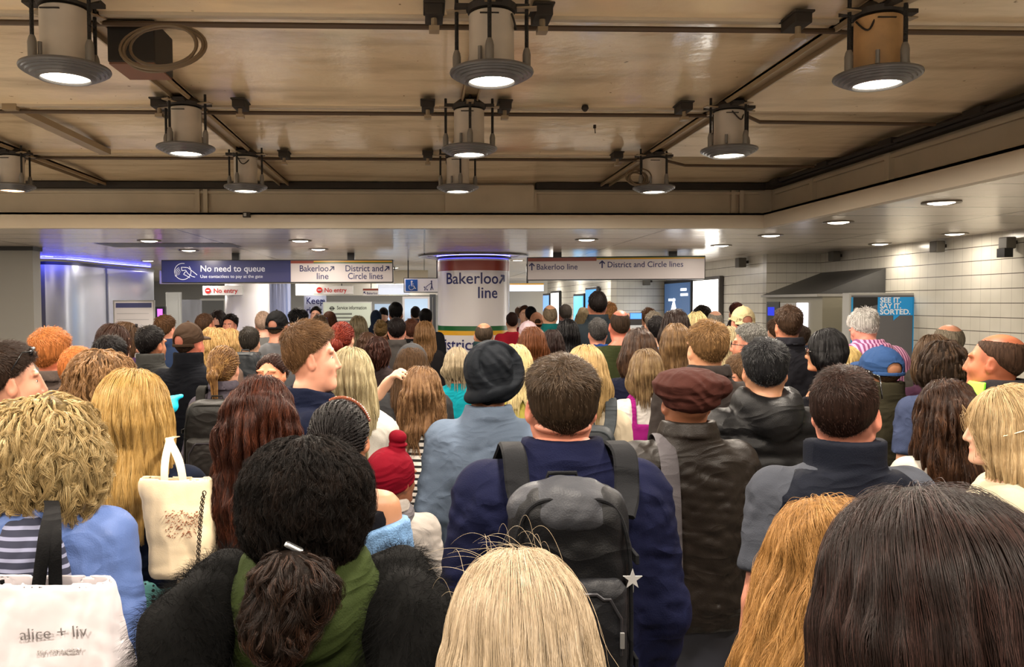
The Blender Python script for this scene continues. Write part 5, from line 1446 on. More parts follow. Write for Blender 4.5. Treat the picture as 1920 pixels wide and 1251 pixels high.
PEOPLE = []
def person(px, ytop, D, label, rz=0, sex='m', tone=FAIR, hair=('short', (60, 42, 30)), hat=None, top=('jacket', (30, 30, 34)), w=None,
           yaw=0, pitch=0, roll=0, face=None, group=None, arms=None, armsL=None, key=None, hs=1.0, trousers=(28, 30, 40), skirt=None, n=None, glasses=None, lod=None,
           length=None, fly=0.0, gloss=.38, hair2=None, curl=.007, child=False, nd=.046, sweep=0.0, comb=0.0, beard=None, stub=None, garm=None, rs=1.0, zc=0, K=None, bodyscale=1.0, noise=0):
    seed = len(PEOPLE)+1; rng = np.random.default_rng(seed)
    L_ = lod if lod is not None else (0 if D < 2.9 else 1 if D < 6.2 else 2)
    h = (.0042, .0062, .011)[L_]
    R_, P_, Ro = math.radians(yaw), math.radians(pitch), math.radians(roll)
    V, Q, C = body_template(sex, L_, key, **(dict(arms=arms, armsL=armsL) if key else {}))
    T1 = lambda A: turn(A, R_, P_, Ro, hs, w=np.ones(len(A)), nd=nd)
    if hair and hair[0] in ('short', 'crop', 'fade', 'bald', 'grey_short', 'fringe'): C = stubble(V, C, hair[1], {'fade': .8, 'crop': .7, 'bald': .6}.get(hair[0], .55))
    Vb = turn(V, R_, P_, Ro, hs, nd=nd)
    refs = []
    def T2(A):
        A = T1(A)
        if sweep: A = A.copy(); A[:, 0] += sweep*np.maximum(1.62-A[:, 2], 0)*(1+.35*np.sign(-sweep*A[:, 0]))
        return A
    hv = None
    if hair:
        kind, hc = hair[0], hair[1]; L = hair[2] if len(hair) > 2 else .25; wd = hair[3] if len(hair) > 3 else 1.0; th = hair[4] if len(hair) > 4 else {'short': .020, 'crop': .014, 'fade': .016, 'grey_short': .018}.get(kind, .018)
        tseed = hair[5] if len(hair) > 5 else (seed % 3 if L_ < 2 else 0)
        fn, hv, hq = hair_template(kind, L, wd, th, tseed, h)
        refs.append(T1(hv))
    if hat:
        tv, tq = hat_template(hat[0], h); refs.append(T1(tv))
    refs.append(Vb[Vb[:, 2] > 1.57])
    A = np.concatenate(refs)
    cz, sz = math.cos(math.radians(rz)), math.sin(math.radians(rz))
    zt = A[:, 2].max(); A = A[A[:, 2] > 1.575]
    ax = A[:, 0]*cz-A[:, 1]*sz
    q = P(px, ytop, D)
    s = q.z/zt
    if w:
        k = (w/1500*D)/((ax.max()-ax.min())*s)
        k = min(1.22, max(.86, k))
    else: k = 1.0
    # a wider or narrower head by overall plan scale, keeps the height
    sx = s*k
    cx = (ax.max()+ax.min())/2*sx
    o = link('person', np_mesh('person', Vb, Q, C), skin(tone))
    o.location = (q.x-cx, D, 0); o.rotation_euler = (0, 0, math.radians(rz)); o.scale = (sx, sx, s)
    tag(o, label, 'person', group)
    PEOPLE.append((label, q.x-cx, D, s*1.75, px, sx))
    # trousers or skirt, shoes
    if L_ < 2 or True:
        if skirt:
            sk = skirt_template(); link('skirt', np_mesh('skirt', *sk), skirt, o)
        else: link('trousers', np_mesh('trousers', *TR), mat('trousers', trousers, .8), o)
        link('shoes', np_mesh('shoes', *SH), mat('shoes', (24, 22, 22), .5), o)
    st, colr = top[0], top[1]; kw = dict(top[2]) if len(top) > 2 else {}
    mt = kw.pop('mat', None)
    gs = seed % 3 if L_ < 2 else 0
    if key: kw.update(arms=arms, armsL=armsL)
    gv, gq = garment_template(sex, st, L_, gs, key, **kw)
    nm = {'tshirt': 'shirt', 'strap_top': 'top', 'raincoat': 'jacket', 'leather': 'jacket', 'denim': 'jacket', 'stand': 'coat', 'fleece': 'coat', 'puffer': 'jacket', 'wide': 'top', 'bib': 'dress', 'vest_tee': 'shirt'}.get(st, st)
    rough = {'leather': .42, 'raincoat': .45, 'puffer': .45}.get(st, .85)
    g = link(nm, np_mesh(nm, gv, gq), mt or cloth_mat('cloth_'+st, colr, rough, L_ < 2), o)
    if hair and not (hat and hat[0] in ('hood',)):
        hm = link('hair', np_mesh('hair', T2(hv), hq), hair_mesh_mat(hc, dark=.62 if kind in ('curly', 'bushy') and L_ < 2 else .8), o)
        if n is None: n = int(14000 if D < 1.2 else 9000 if D < 2.1 else 6500 if D < 3.3 else 3000 if D < 5.2 else 1000 if D < 9 else 0)
        if hat: n = n//5
        if n:
            kk = K or (9 if kind in ('short', 'crop', 'fade', 'bald', 'grey_short', 'fringe') else 16 if kind not in ('curly', 'bushy') else 30)
            if D > 5: kk = max(6, kk//2)
            ln = length or {'short': .034, 'crop': .018, 'fade': .030, 'bald': .008, 'fringe': .01, 'grey_short': .028, 'bob': .20, 'long': .30, 'wavy': .26, 'curly': .13, 'bushy': .14, 'tied': .12, 'bun': .12, 'lowbun': .12, 'ponytail': .16}[kind]
            S = strands(kind, fn, hv, n, kk, rng, L, ln, comb, curl=curl, fly=fly)
            if hat: S = S[S[:, :, 2].max(1) < (1.655 if hat[0] == 'cap' else 1.61)]
            if len(S):
                sh = S.shape; S = T2(S.reshape(-1, 3)).reshape(sh)
                so = link('hair_strands', np_curves('hair_strands', S, taper(sh[0], sh[1], max(.00020, .00026*D)*rs, rng)), strand_mat(hc, hair2, gloss), hm)
                so['kind'] = 'stuff'
    if hat:
        hm = link(HATS[hat[0]][1], np_mesh('hat', T1(tv), tq), hat[2] if len(hat) > 2 else cloth_mat('hat_cloth', hat[1], .8), o)
    if beard:
        bf = lambda p: smax(smax(head_sdf(p, False)-.007+.002*wob(p, 120, 3), p[2]-1.612, .01), -(p[1]-.025), .01)
        bf2 = lambda p: smax(bf(p), -ell(p, (0, .098, 1.590), (.020, .02, .006)), .003)
        V2, Q2 = nets(bf2, axis((-.09, .005), .09), axis((0, .005), .12), axis((1.51, .005), 1.63))
        link('beard', np_mesh('beard', T1(V2), Q2), hair_mesh_mat(beard), o)
    if face is None: face = abs(rz+yaw) > 48 and L_ < 2 or abs(rz+yaw) > 120
    if face: face_details(o, T1, tuple(int(v*.7) for v in (hair[1] if hair else (60, 44, 34))))
    if glasses: sunglasses(o, T1, **glasses)
    o['_s'] = 0
    del o['_s']
    return o, T1

def child_solid(name, root, fn, box, h, m, T=None):
    """a further solid of a figure, given in its body frame"""
    (x0, x1), (y0, y1), (z0, z1) = box
    V, Q = nets(fn, axis((x0, h), x1), axis((y0, h), y1), axis((z0, h), z1))
    V = V.astype(float)
    C = np.ones((len(V), 3), f32) if m.name.startswith('skin') else None
    if T: V = T(V)
    return link(name, np_mesh(name, V, Q, C), m, root)

# ------------------------------------------------------------------ bags
def on_person(o, x, y, z):
    return o.matrix_basis @ Vector((x, y, z))

def backpack(o, label, col, hgt=.46, wid=.30, dep=.16, zc_=1.20, xoff=0, straps=True, seed=0, sx=.115, trim=None, y_back=-.155, group='rucksacks worn on backs', h=.007, top=1.43, topdrop=0, lift=.012):
    """rucksack behind the wearer o; built in the wearer's frame"""
    e = empty('backpack', o.location, o.rotation_euler.z, label, 'backpack', group); e.scale = o.scale
    m = cloth_mat('nylon', col, .5); m2 = cloth_mat('nylon_pocket', tuple(min(255, int(v*1.3)+5) for v in col), .5)
    ms = cloth_mat('webbing', tuple(int(v*1.1)+8 for v in col), .75)
    yb = y_back
    def body(p):
        u = (p[2]-(zc_-hgt/2))/hgt
        ww = wid/2*(1-.16*np.clip(u-.5, 0, 1)**1.2*2)
        d = rbox((p[0]*(wid/2)/ww, p[1], p[2]), (xoff, yb-dep/2, zc_), (wid/2, dep/2, hgt/2), .06)
        return d+.005*wob(p, 45, seed, 6, True)
    V, Q = nets(body, axis((xoff-wid/2-.03, h), xoff+wid/2+.03), axis((yb-dep-.02, h), yb+.02), axis((zc_-hgt/2-.03, h), zc_+hgt/2+.03))
    link('main_compartment', np_mesh('main', V, Q), m, e)
    pk = lambda p: rbox(p, (xoff, yb-dep-.005, zc_-hgt*.14), (wid*.40, .028, hgt*.30), .025)+.004*wob(p, 60, seed+1, 5, True)
    V, Q = nets(pk, axis((xoff-wid/2, h*.8), xoff+wid/2), axis((yb-dep-.06, h*.8), yb-dep+.04), axis((zc_-hgt*.5, h*.8), zc_+hgt*.25))
    link('front_pocket', np_mesh('pocket', V, Q), m2, e)
    # zips arching over the two compartments
    zz = mat('zip', (50, 50, 54), .35, .5)
    for (yy, ww, zt, zb) in ((yb-dep*.62, wid*.5, zc_+hgt*.47, zc_-hgt*.1), (yb-dep-.036, wid*.34, zc_+hgt*.12, zc_-hgt*.12)):
        pts = []
        for t in np.linspace(-1, 1, 21):
            x = xoff+ww*math.copysign(min(1, abs(t)*1.5), t)*(1 if abs(t) < .66 else 1)
            z = zt if abs(t) < .5 else zt-(zt-zb)*((abs(t)-.5)/.5)
            if .4 < abs(t) < .67: z -= .01
            pts.append((x*.98, yy, z))
        zo = MB().tube(pts, .0035, 6).build('zipper', zz, e, smooth=True)
        MB().box((pts[-3][0]-.004, yy-.012, pts[-3][2]-.03), (pts[-3][0]+.004, yy-.006, pts[-3][2])).build('zip_pull', mat('zip_pull', (150, 150, 150), .3, .6), zo)
    # piping round the outer edge and side compression straps
    pts = []
    for t in np.linspace(0, 2*math.pi, 60, endpoint=False):
        cx_, sx_ = math.cos(t), math.sin(t); q_ = .38
        x = xoff+wid*.455*math.copysign(abs(cx_)**q_, cx_)*(1-.16*max(0, sx_)); z = zc_+hgt*.47*math.copysign(abs(sx_)**q_, sx_)
        pts.append((x, yb-dep*.93, z))
    MB().tube(pts, .0045, 6, closed=True).build('piping', ms, e, smooth=True)
    for s in (-1, 1):
        for zz_ in (zc_-hgt*.2, zc_+hgt*.22):
            MB().box((xoff+s*wid*.505-.004, yb-dep*.9, zz_-.010), (xoff+s*wid*.505+.004, yb-.02, zz_+.010)).build('side_strap', ms, e, bevel=.002)
    MB().tube([(xoff-.035, yb-.02, zc_+hgt/2-.01), (xoff-.03, yb-.025, zc_+hgt/2+.014), (xoff+.03, yb-.025, zc_+hgt/2+.014), (xoff+.035, yb-.02, zc_+hgt/2-.01)], .005, 8).build('top_handle', ms, e, smooth=True)
    if straps:
        for s in (-1, 1):
            path = [(s*sx*.75, yb-.02, zc_+hgt*.36), (s*sx*.95, -.125, top-.02), (s*sx, -.085, top+.055-topdrop), (s*sx, -.03, top+.068-topdrop), (s*sx, .035, top+.045-topdrop), (s*sx*1.05, .105, top-.03), (s*sx*1.1, .145, top-.15), (s*sx*1.3, .13, top-.3)]
            path = [(x, y-(lift if y < -.05 else 0)+(lift if y > .05 else 0), z+(lift if abs(y) < .13 else 0)) for x, y, z in path]
            path = catmull(path, 5)
            ribbon(path, .056, .010, 'shoulder_strap', ms, e, s)
    return e

def catmull(pts, n):
    pts = [np.array(p, float) for p in pts]; out = []
    P_ = [2*pts[0]-pts[1]]+pts+[2*pts[-1]-pts[-2]]
    for i in range(1, len(P_)-2):
        p0, p1, p2, p3 = P_[i-1:i+3]
        for t in np.linspace(0, 1, n, endpoint=False):
            out.append(.5*((2*p1)+(-p0+p2)*t+(2*p0-5*p1+4*p2-p3)*t*t+(-p0+3*p1-3*p2+p3)*t**3))
    out.append(pts[-1]); return out

def ribbon(path, w, th, name, m, parent, s=1, side=(1, 0, 0)):
    """flat band with rounded edges along a path; its width lies along `side`"""
    vs = []; fs = []; path = [np.array(p, float) for p in path]; k = len(path)
    sd = np.array(side, float)
    for i, p in enumerate(path):
        t = path[min(i+1, k-1)]-path[max(i-1, 0)]; t /= np.linalg.norm(t)+1e-9
        u = sd-t*(sd @ t); u /= np.linalg.norm(u)+1e-9; n_ = np.cross(t, u)
        for (a, b) in ((-.5, 0), (-.42, .5), (.42, .5), (.5, 0), (.42, -.5), (-.42, -.5)): vs.append(p+u*w*a+n_*th*b)
    for i in range(k-1):
        for j in range(6): fs.append((i*6+j, i*6+(j+1) % 6, (i+1)*6+(j+1) % 6, (i+1)*6+j))
    fs.append(tuple(range(6))[::-1]); fs.append(tuple((k-1)*6+j for j in range(6)))
    return MB().add(vs, fs).build(name, m, parent, smooth=True)
# ------------------------------------------------------------------ the crowd, nearest first
def stripes_mat(name, a, b, period, width, axis_='X', slant=0.0):
    key = ('st', name)
    if key in MATS: return MATS[key]
    m = bpy.data.materials.new(name); m.use_nodes = True; nt = m.node_tree; bs = nt.nodes['Principled BSDF']; N = nt.nodes.new; L = nt.links.new
    tc = N('ShaderNodeTexCoord'); sp = N('ShaderNodeSeparateXYZ'); L(tc.outputs['Object'], sp.inputs[0])
    d = N('ShaderNodeMath'); d.operation = 'DIVIDE'; L(sp.outputs[axis_], d.inputs[0]); d.inputs[1].default_value = period
    f = N('ShaderNodeMath'); f.operation = 'FRACT'; L(d.outputs[0], f.inputs[0])
    g = N('ShaderNodeMath'); g.operation = 'LESS_THAN'; L(f.outputs[0], g.inputs[0]); g.inputs[1].default_value = width
    mx = N('ShaderNodeMix'); mx.data_type = 'RGBA'; L(g.outputs[0], mx.inputs['Factor']); mx.inputs['A'].default_value = lin(a); mx.inputs['B'].default_value = lin(b)
    L(mx.outputs['Result'], bs.inputs['Base Color']); bs.inputs['Roughness'].default_value = .8
    MATS[key] = m; return m
def spots_mat():
    m = bpy.data.materials.new('teal_spotted_cloth'); m.use_nodes = True; nt = m.node_tree; bs = nt.nodes['Principled BSDF']; N = nt.nodes.new; L = nt.links.new
    tc = N('ShaderNodeTexCoord'); v = N('ShaderNodeTexVoronoi'); v.inputs['Scale'].default_value = 62; v.inputs['Randomness'].default_value = .75; L(tc.outputs['Object'], v.inputs['Vector'])
    g = N('ShaderNodeMath'); g.operation = 'LESS_THAN'; L(v.outputs['Distance'], g.inputs[0]); g.inputs[1].default_value = .33
    mx = N('ShaderNodeMix'); mx.data_type = 'RGBA'; L(g.outputs[0], mx.inputs['Factor']); mx.inputs['A'].default_value = lin((96, 158, 154)); mx.inputs['B'].default_value = lin((14, 24, 30))
    L(mx.outputs['Result'], bs.inputs['Base Color']); bs.inputs['Roughness'].default_value = .7; return m
def denim_mat(name, c):
    key = ('dn', name)
    if key in MATS: return MATS[key]
    m = mat('denim_'+name, c, .8, bump=.5, bscale=180, var=.35, vscale=14); MATS[key] = m; return m

BLACKH, DKBR, BROWN, LTBR = (20, 17, 16), (44, 32, 25), (70, 50, 35), (112, 84, 58)
BLOND, GOLD, PALE, GINGER, AUBURN, GREYH, WHITEH, REDH = (196, 164, 112), (176, 128, 70), (218, 198, 158), (196, 110, 56), (92, 46, 28), (120, 118, 114), (206, 200, 190), (120, 38, 28)

# --- row 1
p1, _ = person(975, 1036, .88, 'person with pale blonde hair, only the crown seen, at the bottom centre', sex='f', hair=('long', (222, 198, 164), .36, 1.0, .020, 1), w=300, fly=.05, n=17000, length=.34, top=('jacket', (40, 42, 48)), hair2=(246, 228, 204), pitch=-6)
# wisps standing off the crown
tt = np.linspace(0, 1, 14)[None, :]
m_ = 36; th = RNG.uniform(math.pi*.50, math.pi*1.15, (m_, 1)); rr = RNG.uniform(.02, .10, (m_, 1)); hh = RNG.uniform(.008, .045, (m_, 1)); x0 = RNG.normal(size=(m_, 1))*.045; y0 = RNG.uniform(-.06, .05, (m_, 1)); hh = hh*RNG.uniform(.3, 1, (m_, 1))
W_ = np.stack([x0+rr*tt*np.cos(th), y0+rr*tt*np.sin(th)*.5, 1.728-4.2*x0**2-3*y0**2+4*hh*tt*(1-tt*.8)+RNG.normal(size=(m_, 1))*.004*tt], 2)
so = link('stray_hairs', np_curves('stray_hairs', W_, taper(m_, 14, .00022, RNG)), strand_mat((226, 204, 170), (248, 232, 208)), p1); so['kind'] = 'stuff'
p2, _ = person(1762, 918, .76, 'person with glossy dark brown hair filling the lower right corner', sex='f', hair=('long', (38, 25, 21), .40, 1.05, .022, 2), w=460, hs=1.05, n=24000, length=.36, gloss=.42, hair2=(92, 64, 58), top=('jacket', (30, 30, 32)), pitch=-8, yaw=-6)
camo = mat('camouflage_cloth', (44, 52, 46), .8, var=.7, vscale=22)
p3, _ = person(1556, 928, 1.17, 'woman with long golden hair spread over a dark green patterned top, lower right', sex='f', rz=6, hair=('wavy', (186, 136, 76), .50, 1.2, .024, 1), w=215, sweep=-.58, n=16000, length=.42, hair2=(236, 186, 120), top=('wide', (44, 52, 46), {'mat': camo}), yaw=12, fly=.02)
p4, T4 = person(576, 815, 1.40, 'woman with bushy black hair and a black fur collar on an olive coat', sex='f', tone=BROWNSKIN, hair=('bushy', (20, 16, 14), .2, 1.08, .02, 0), w=240, n=16000, length=.10, curl=.006, hair2=(46, 34, 27), gloss=.6, top=('hoodie', (58, 70, 36), {'bulk': .03, 'hem': .7}), pitch=-4)
def fur(p): 
    q = (np.abs(p[0]), p[1], p[2])
    d = smin(ell(q, (.185, -.085, 1.36), (.085, .085, .125)), ell(q, (.155, .02, 1.43), (.07, .09, .07)), .05)
    d = smin(d, ell(q, (.08, -.20, 1.23), (.16, .065, .14)), .05)
    return d+.012*wob(p, 60, 3, 6)
fm = child_solid('fur_collar', p4, fur, ((-.32, .32), (-.26, .16), (1.10, 1.54)), .009, mat('black_fur', (8, 8, 8), .95, spec=.1))
me = fm.data; n_ = len(me.vertices); co = np.empty(n_*3); me.vertices.foreach_get('co', co); co = co.reshape(-1, 3)
s_ = pick(co, 22000, RNG); _, g_ = grad(fur, s_); dd = g_+RNG.normal(size=s_.shape)*.5+np.array((0, 0, -.35)); dd /= np.linalg.norm(dd, axis=1, keepdims=True)
tt = np.linspace(0, 1, 5)[None, :, None]; ln = RNG.uniform(.015, .038, len(s_))[:, None, None]
so = link('fur_strands', np_curves('fur_strands', s_[:, None]+dd[:, None]*tt*ln+np.array((0, 0, -1.))*ln*.35*tt**2, taper(len(s_), 5, .00026, RNG)), strand_mat((7, 7, 7), (20, 19, 18), .85), fm); so['kind'] = 'stuff'
bn = lambda p: smin(ell(p, (.0, -.165, 1.50), (.062, .055, .060)), ell(p, (-.02, -.185, 1.44), (.05, .04, .05)), .03)+.006*wob(p, 60, 2, 6)
bm = child_solid('hair_bun', p4, bn, ((-.10, .10), (-.26, -.08), (1.36, 1.59)), .005, hair_mesh_mat((44, 30, 22), dark=.6))
V_, Q_ = nets(bn, axis((-.10, .008), .10), axis((-.26, .008), -.08), axis((1.36, .008), 1.59))
S_ = strands('curly', bn, V_.astype(float), 4500, 26, RNG, .1, .10, curl=.010)
so = link('hair_strands', np_curves('hair_strands', S_, taper(len(S_), 26, .0004, RNG)), strand_mat((38, 26, 20), (88, 56, 38), .5), bm); so['kind'] = 'stuff'
child_solid('hair_clip', p4, lambda p: rbox(rotp(p, (.0, -.166, 1.60), 0, .5, 0), (0, 0, 0), (.016, .006, .005), .003), ((-.04, .04), (-.19, -.14), (1.57, 1.63)), .0025, mat('silver', (200, 205, 210), .15, .9), T4)

# --- row 2
p5, _ = person(1052, 662, 1.86, 'stocky man with short brown hair in a navy shirt wearing the large black backpack', hair=('fade', (70, 56, 42), .2, 1, .020), tone=PINK, w=138, top=('shirt', (24, 28, 58), {'bulk': .036, 'fold': .007}), n=12000, hair2=(120, 100, 80), bodyscale=1.1, pitch=4, hs=.98, length=.026)
child_solid('neck_fold', p5, lambda p: smin(ell(p, (0, -.022, 1.558), (.068, .066, .020)), ell(p, (0, -.02, 1.520), (.070, .068, .024)), .006), ((-.08, .08), (-.10, .06), (1.48, 1.60)), .004, skin(PINK))
bp = backpack(p5, 'large black backpack with grey top and small star logo', (24, 25, 28), hgt=.50, wid=.27, dep=.15, zc_=1.22, xoff=-.03, y_back=-.165, h=.006, top=1.415, group=None, lift=.036, sx=.125)
child_solid('top_lid', bp, lambda p: smax(ell(p, (-.03, -.24, 1.42), (.125, .085, .065)), -(p[2]-1.39), .02)+.006*wob(p, 50, 7, 6, True), ((-.18, .12), (-.34, -.13), (1.36, 1.50)), .006, cloth_mat('grey_nylon', (66, 68, 74), .5))
mb = MB(); mb.prism([(.008*(1 if i % 2 else 2.6)*math.cos(i*math.pi/5+.3), .008*(1 if i % 2 else 2.6)*math.sin(i*math.pi/5+.3)) for i in range(10)], -.003, 0)
mb.build('star_logo', mat('logo_grey', (150, 150, 150), .4), bp, loc=(.09, -.322, 1.30))
p9, _ = person(490, 705, 2.02, 'woman with long glossy reddish-brown hair in a cream top', sex='f', key='atchest', arms=ARM['f'], armsL=[(.152, -.005, 1.40), (.225, .03, 1.14), (.150, .04, 1.43), (1, -.4, 0), (0, -1, .2), .55], hair=('wavy', (64, 32, 22), .31, 1.05, .026, 2), w=150, n=17000, length=.36, gloss=.34, hair2=(128, 70, 46), top=('jacket', (216, 196, 172)), hs=1.02)
p11, _ = person(92, 738, 1.80, 'woman with curly blonde hair in a light blue rain jacket', sex='f', hair=('curly', (190, 160, 106), .06, 1.2, .02, 2), w=222, n=15000, length=.17, curl=.017, hair2=(240, 220, 168), K=34, top=('raincoat', (120, 150, 222)), rs=1.5)
child_solid('patterned_shawl', p11, lambda p: smin(ell(p, (.015, -.150, 1.34), (.095, .042, .14)), ell(p, (-.04, -.155, 1.20), (.09, .04, .14)), .04)+.006*wob(p, 50, 3, 6, True), ((-.17, .15), (-.22, -.08), (1.04, 1.50)), .008, stripes_mat('navy_dashes', (26, 30, 52), (120, 124, 150), .022, .35, 'Z'))
p10, _ = person(250, 693, 2.22, 'woman with long straight golden-blonde hair, dark denim jacket and teal spotted skirt', sex='f', hair=('long', (206, 164, 92), .27, 1.0, .020, 1), w=140, n=17000, length=.42, hair2=(240, 206, 140), top=('denim', (24, 32, 52), {'hem': 1.13}), skirt=spots_mat(), rz=-5)
p8, T8 = person(637, 750, 2.36, 'young woman with dark tied-back hair, beaded band and faded denim jacket off the shoulders', sex='f', tone=TAN, hair=('lowbun', (26, 22, 22), .2, 1.05, .02), hs=1.08, w=112, n=12000, gloss=.42, hair2=(62, 56, 56), top=('strap_top', (30, 30, 36)), rz=-12)
child_solid('denim_jacket', p8, lambda p: smax(garment_sdf('f', 'wide', bulk=.034, fold=.008, seed=3)(p), p[2]-1.31-.25*np.abs(p[0]), .015), ((-.36, .36), (-.24, .22), (.85, 1.50)), .009, denim_mat('faded', (92, 128, 168)))
mbh = MB(); 
band_pts = [T8(np.array([[.089*math.cos(t), .012+.012*math.cos(t)**2, 1.665+.104*math.sin(t)]]))[0] for t in np.linspace(.35, 2.0, 26)]
hb = MB().tube(band_pts, .006, 8).build('hairband', mat('brown_band', (70, 40, 30), .5), p8, smooth=True)
mbb = MB()
for q_ in band_pts: mbb.lathe([(.001, .006), (.005, .003), (.0055, 0), (.005, -.003), (.001, -.006)], (q_[0], q_[1]-.004, q_[2]+.007), 8)
mbb.build('bead', mat('amber_bead', (110, 62, 44), .12), hb, smooth=True)
p86, _ = person(1582, 683, 1.92, 'man with short dark brown hair in a dark padded vest over grey sleeves', hair=('fade', (48, 32, 26), .2, 1, .014), tone=PINK, w=142, top=('vest_tee', (84, 88, 98), {'bulk': .018}), n=13000, yaw=-36, hair2=(104, 76, 66), glasses=dict(pos='head'), length=.022, rz=-4)
child_solid('vest', p86, lambda p: smin(smax(garment_sdf('m', 'vest', bulk=.036, fold=.004, seed=2)(p), np.abs(p[0])-.215, .02), np.maximum(np.abs(np.sqrt(p[0]**2+(p[1]+.02)**2)-.086)-.010, np.abs(p[2]-1.508+.3*np.clip(p[1]+.02, 0, 1))-.030)-.008, .02), ((-.25, .25), (-.24, .20), (.85, 1.62)), .008, cloth_mat('padded_vest', (24, 28, 40), .7))
p97, T97 = person(1893, 722, 2.10, 'woman with long fair blonde hair in profile at the right edge', sex='f', hair=('long', (214, 182, 132), .32, 1.0, .022, 2), w=135, n=13000, length=.45, hair2=(248, 224, 180), top=('wide', (232, 222, 190)), rz=62, face=True)
child_solid('hair_tie_band', p97, lambda p: np.maximum(np.sqrt((np.sqrt((p[0]/1.02)**2+((p[1]+.03)/1.2)**2)-.1095)**2+(p[2]-(1.648-.35*p[1]))**2)-.0022, p[1]-.02), ((-.13, .13), (-.18, .12), (1.55, 1.75)), .003, mat('pale_band', (240, 222, 184), .5), T97)
p98, _ = person(2030, 830, 1.45, 'person in a pink top cut off by the right edge', sex='f', hair=('tied', BROWN, .2), top=('tshirt', (244, 170, 190)), w=150)

# --- row 3
arms_raise = None
p96, _ = person(1775, 712, 2.55, 'woman with long wavy dark brown hair over a white top', sex='f', hair=('wavy', (56, 36, 26), .27, 1.12, .026, 1), w=125, n=11000, length=.32, gloss=.3, hair2=(122, 84, 58), top=('tshirt', (228, 220, 208)))
p7, T7 = person(732, 806, 2.70, 'child in a red head covering with topknot, grey hood and pale jacket', tone=BROWNSKIN, hair=None, hat=('patka', (138, 14, 36)), w=98, yaw=-48, top=('jacket', (206, 198, 190)), hs=1.16, roll=4, n=0)
child_solid('hood', p7, lambda p: smin(np.sqrt((np.sqrt(p[0]**2+(p[1]+.03)**2)-.095)**2+((p[2]-1.475+.38*np.maximum(-p[1]-.03, 0))*.75)**2)-.028, ell(p, (0, -.125, 1.42), (.085, .045, .07)), .03)+.004*wob(p, 60, 2, 5, True), ((-.17, .17), (-.20, .12), (1.32, 1.56)), .006, cloth_mat('grey_marl', (120, 116, 120), .9))
p82, T82 = person(1291, 688, 2.60, 'man in a wide dark brown turban and brown-black leather jacket', tone=BROWNSKIN, hair=None, hat=('turban_wide', (76, 42, 36)), w=143, top=('leather', (38, 32, 28), {'bulk': .03, 'fold': .009}), hs=1.0)
ribbon(catmull([(-.105, -.21, .95), (-.108, -.20, 1.15), (-.108, -.178, 1.33), (-.105, -.13, 1.445), (-.10, -.03, 1.50), (-.09, .07, 1.45), (-.06, .15, 1.3)], 5), .062, .007, 'bag_strap', cloth_mat('grey_webbing', (92, 88, 92), .6), p82)
p6, T6 = person(925, 637, 3.02, 'man in a tall black turban and light grey-blue jacket', tone=BROWNSKIN, hair=None, hat=('turban_tall', (30, 34, 40)), w=117, top=('shirt', (112, 128, 150), {'bulk': .028, 'fold': .010}))
p33, _ = person(688, 652, 3.10, 'woman with long straight ash-blonde hair in a white jacket, one hand raised beside her head', sex='f', key='raised', arms=[(.152, -.005, 1.40), (.02, .23, 1.46), (.150, .14, 1.615), (.1, -.35, 1), (0, 1, .1), .75], armsL=ARM['f'], hair=('long', (190, 174, 132), .25, 1.02, .022, 2), w=112, n=10000, length=.38, hair2=(234, 222, 184), top=('jacket', (232, 228, 218)))
p85, _ = person(1434, 633, 2.98, 'man with short grey-black hair in a black puffer jacket', hair=('grey_short', (46, 46, 48), .2, 1, .022), w=86, top=('puffer', (22, 22, 24)), tone=TAN, n=9000, yaw=-14, hair2=(120, 122, 124), length=.028)
p95, _ = person(1868, 627, 3.02, 'balding man with cropped dark hair and neon green collar at right', hair=('bald', (84, 62, 48)), w=94, top=('jacket', (50, 48, 50)), tone=(190, 112, 78), rz=28, yaw=14, n=4000)
child_solid('neon_collar', p95, lambda p: np.maximum(np.abs(np.sqrt(p[0]**2+(p[1]+.018)**2)-.098-.3*np.maximum(1.53-p[2], 0))-.006, np.maximum(np.abs(p[2]-1.505)-.022, -.01-p[1]))-.003, ((-.16, .16), (-.18, .14), (1.46, 1.57)), .004, mat('neon_green', (130, 226, 50), .7))
p84, _ = person(1097, 647, 3.22, 'woman with straight fair hair in a cream jacket behind the stocky man', sex='f', hair=('bob', (190, 158, 106), .15, 1, .02), w=70, top=('jacket', (226, 210, 182)), n=6000, rz=-10)
backpack(p84, 'grey backpack on the cream-jacketed woman', (58, 62, 66), hgt=.40, wid=.28, dep=.14, zc_=1.22, group='rucksacks worn on backs')
p31, T31 = person(583, 601, 2.84, 'man in profile with swept brown hair and navy open-collared jacket', hair=('short', (118, 86, 56), .2, 1, .022), w=106, nd=.016, rz=-84, tone=(232, 168, 140), top=('shirt', (22, 28, 50), {'fold': .005}), n=9000, hair2=(160, 122, 84), length=.034, comb=.3, face=True, roll=0)
p15, _ = person(190, 655, 2.90, 'person with a big mop of light brown curls', sex='f', hair=('curly', (150, 110, 70), .06, 1.15, .02, 0), w=128, n=9000, length=.11, curl=.009, hair2=(206, 162, 112), top=('tshirt', (236, 80, 160)), rs=1.3)
p12, T12 = person(16, 640, 2.50, 'man in profile at the left edge with sunglasses pushed up on his head', hair=('short', (60, 44, 34), .2, 1, .018), w=112, nd=.03, rz=-62, tone=(224, 160, 130), top=('tshirt', (26, 28, 34)), n=9000, glasses=dict(pos='head'), face=True)

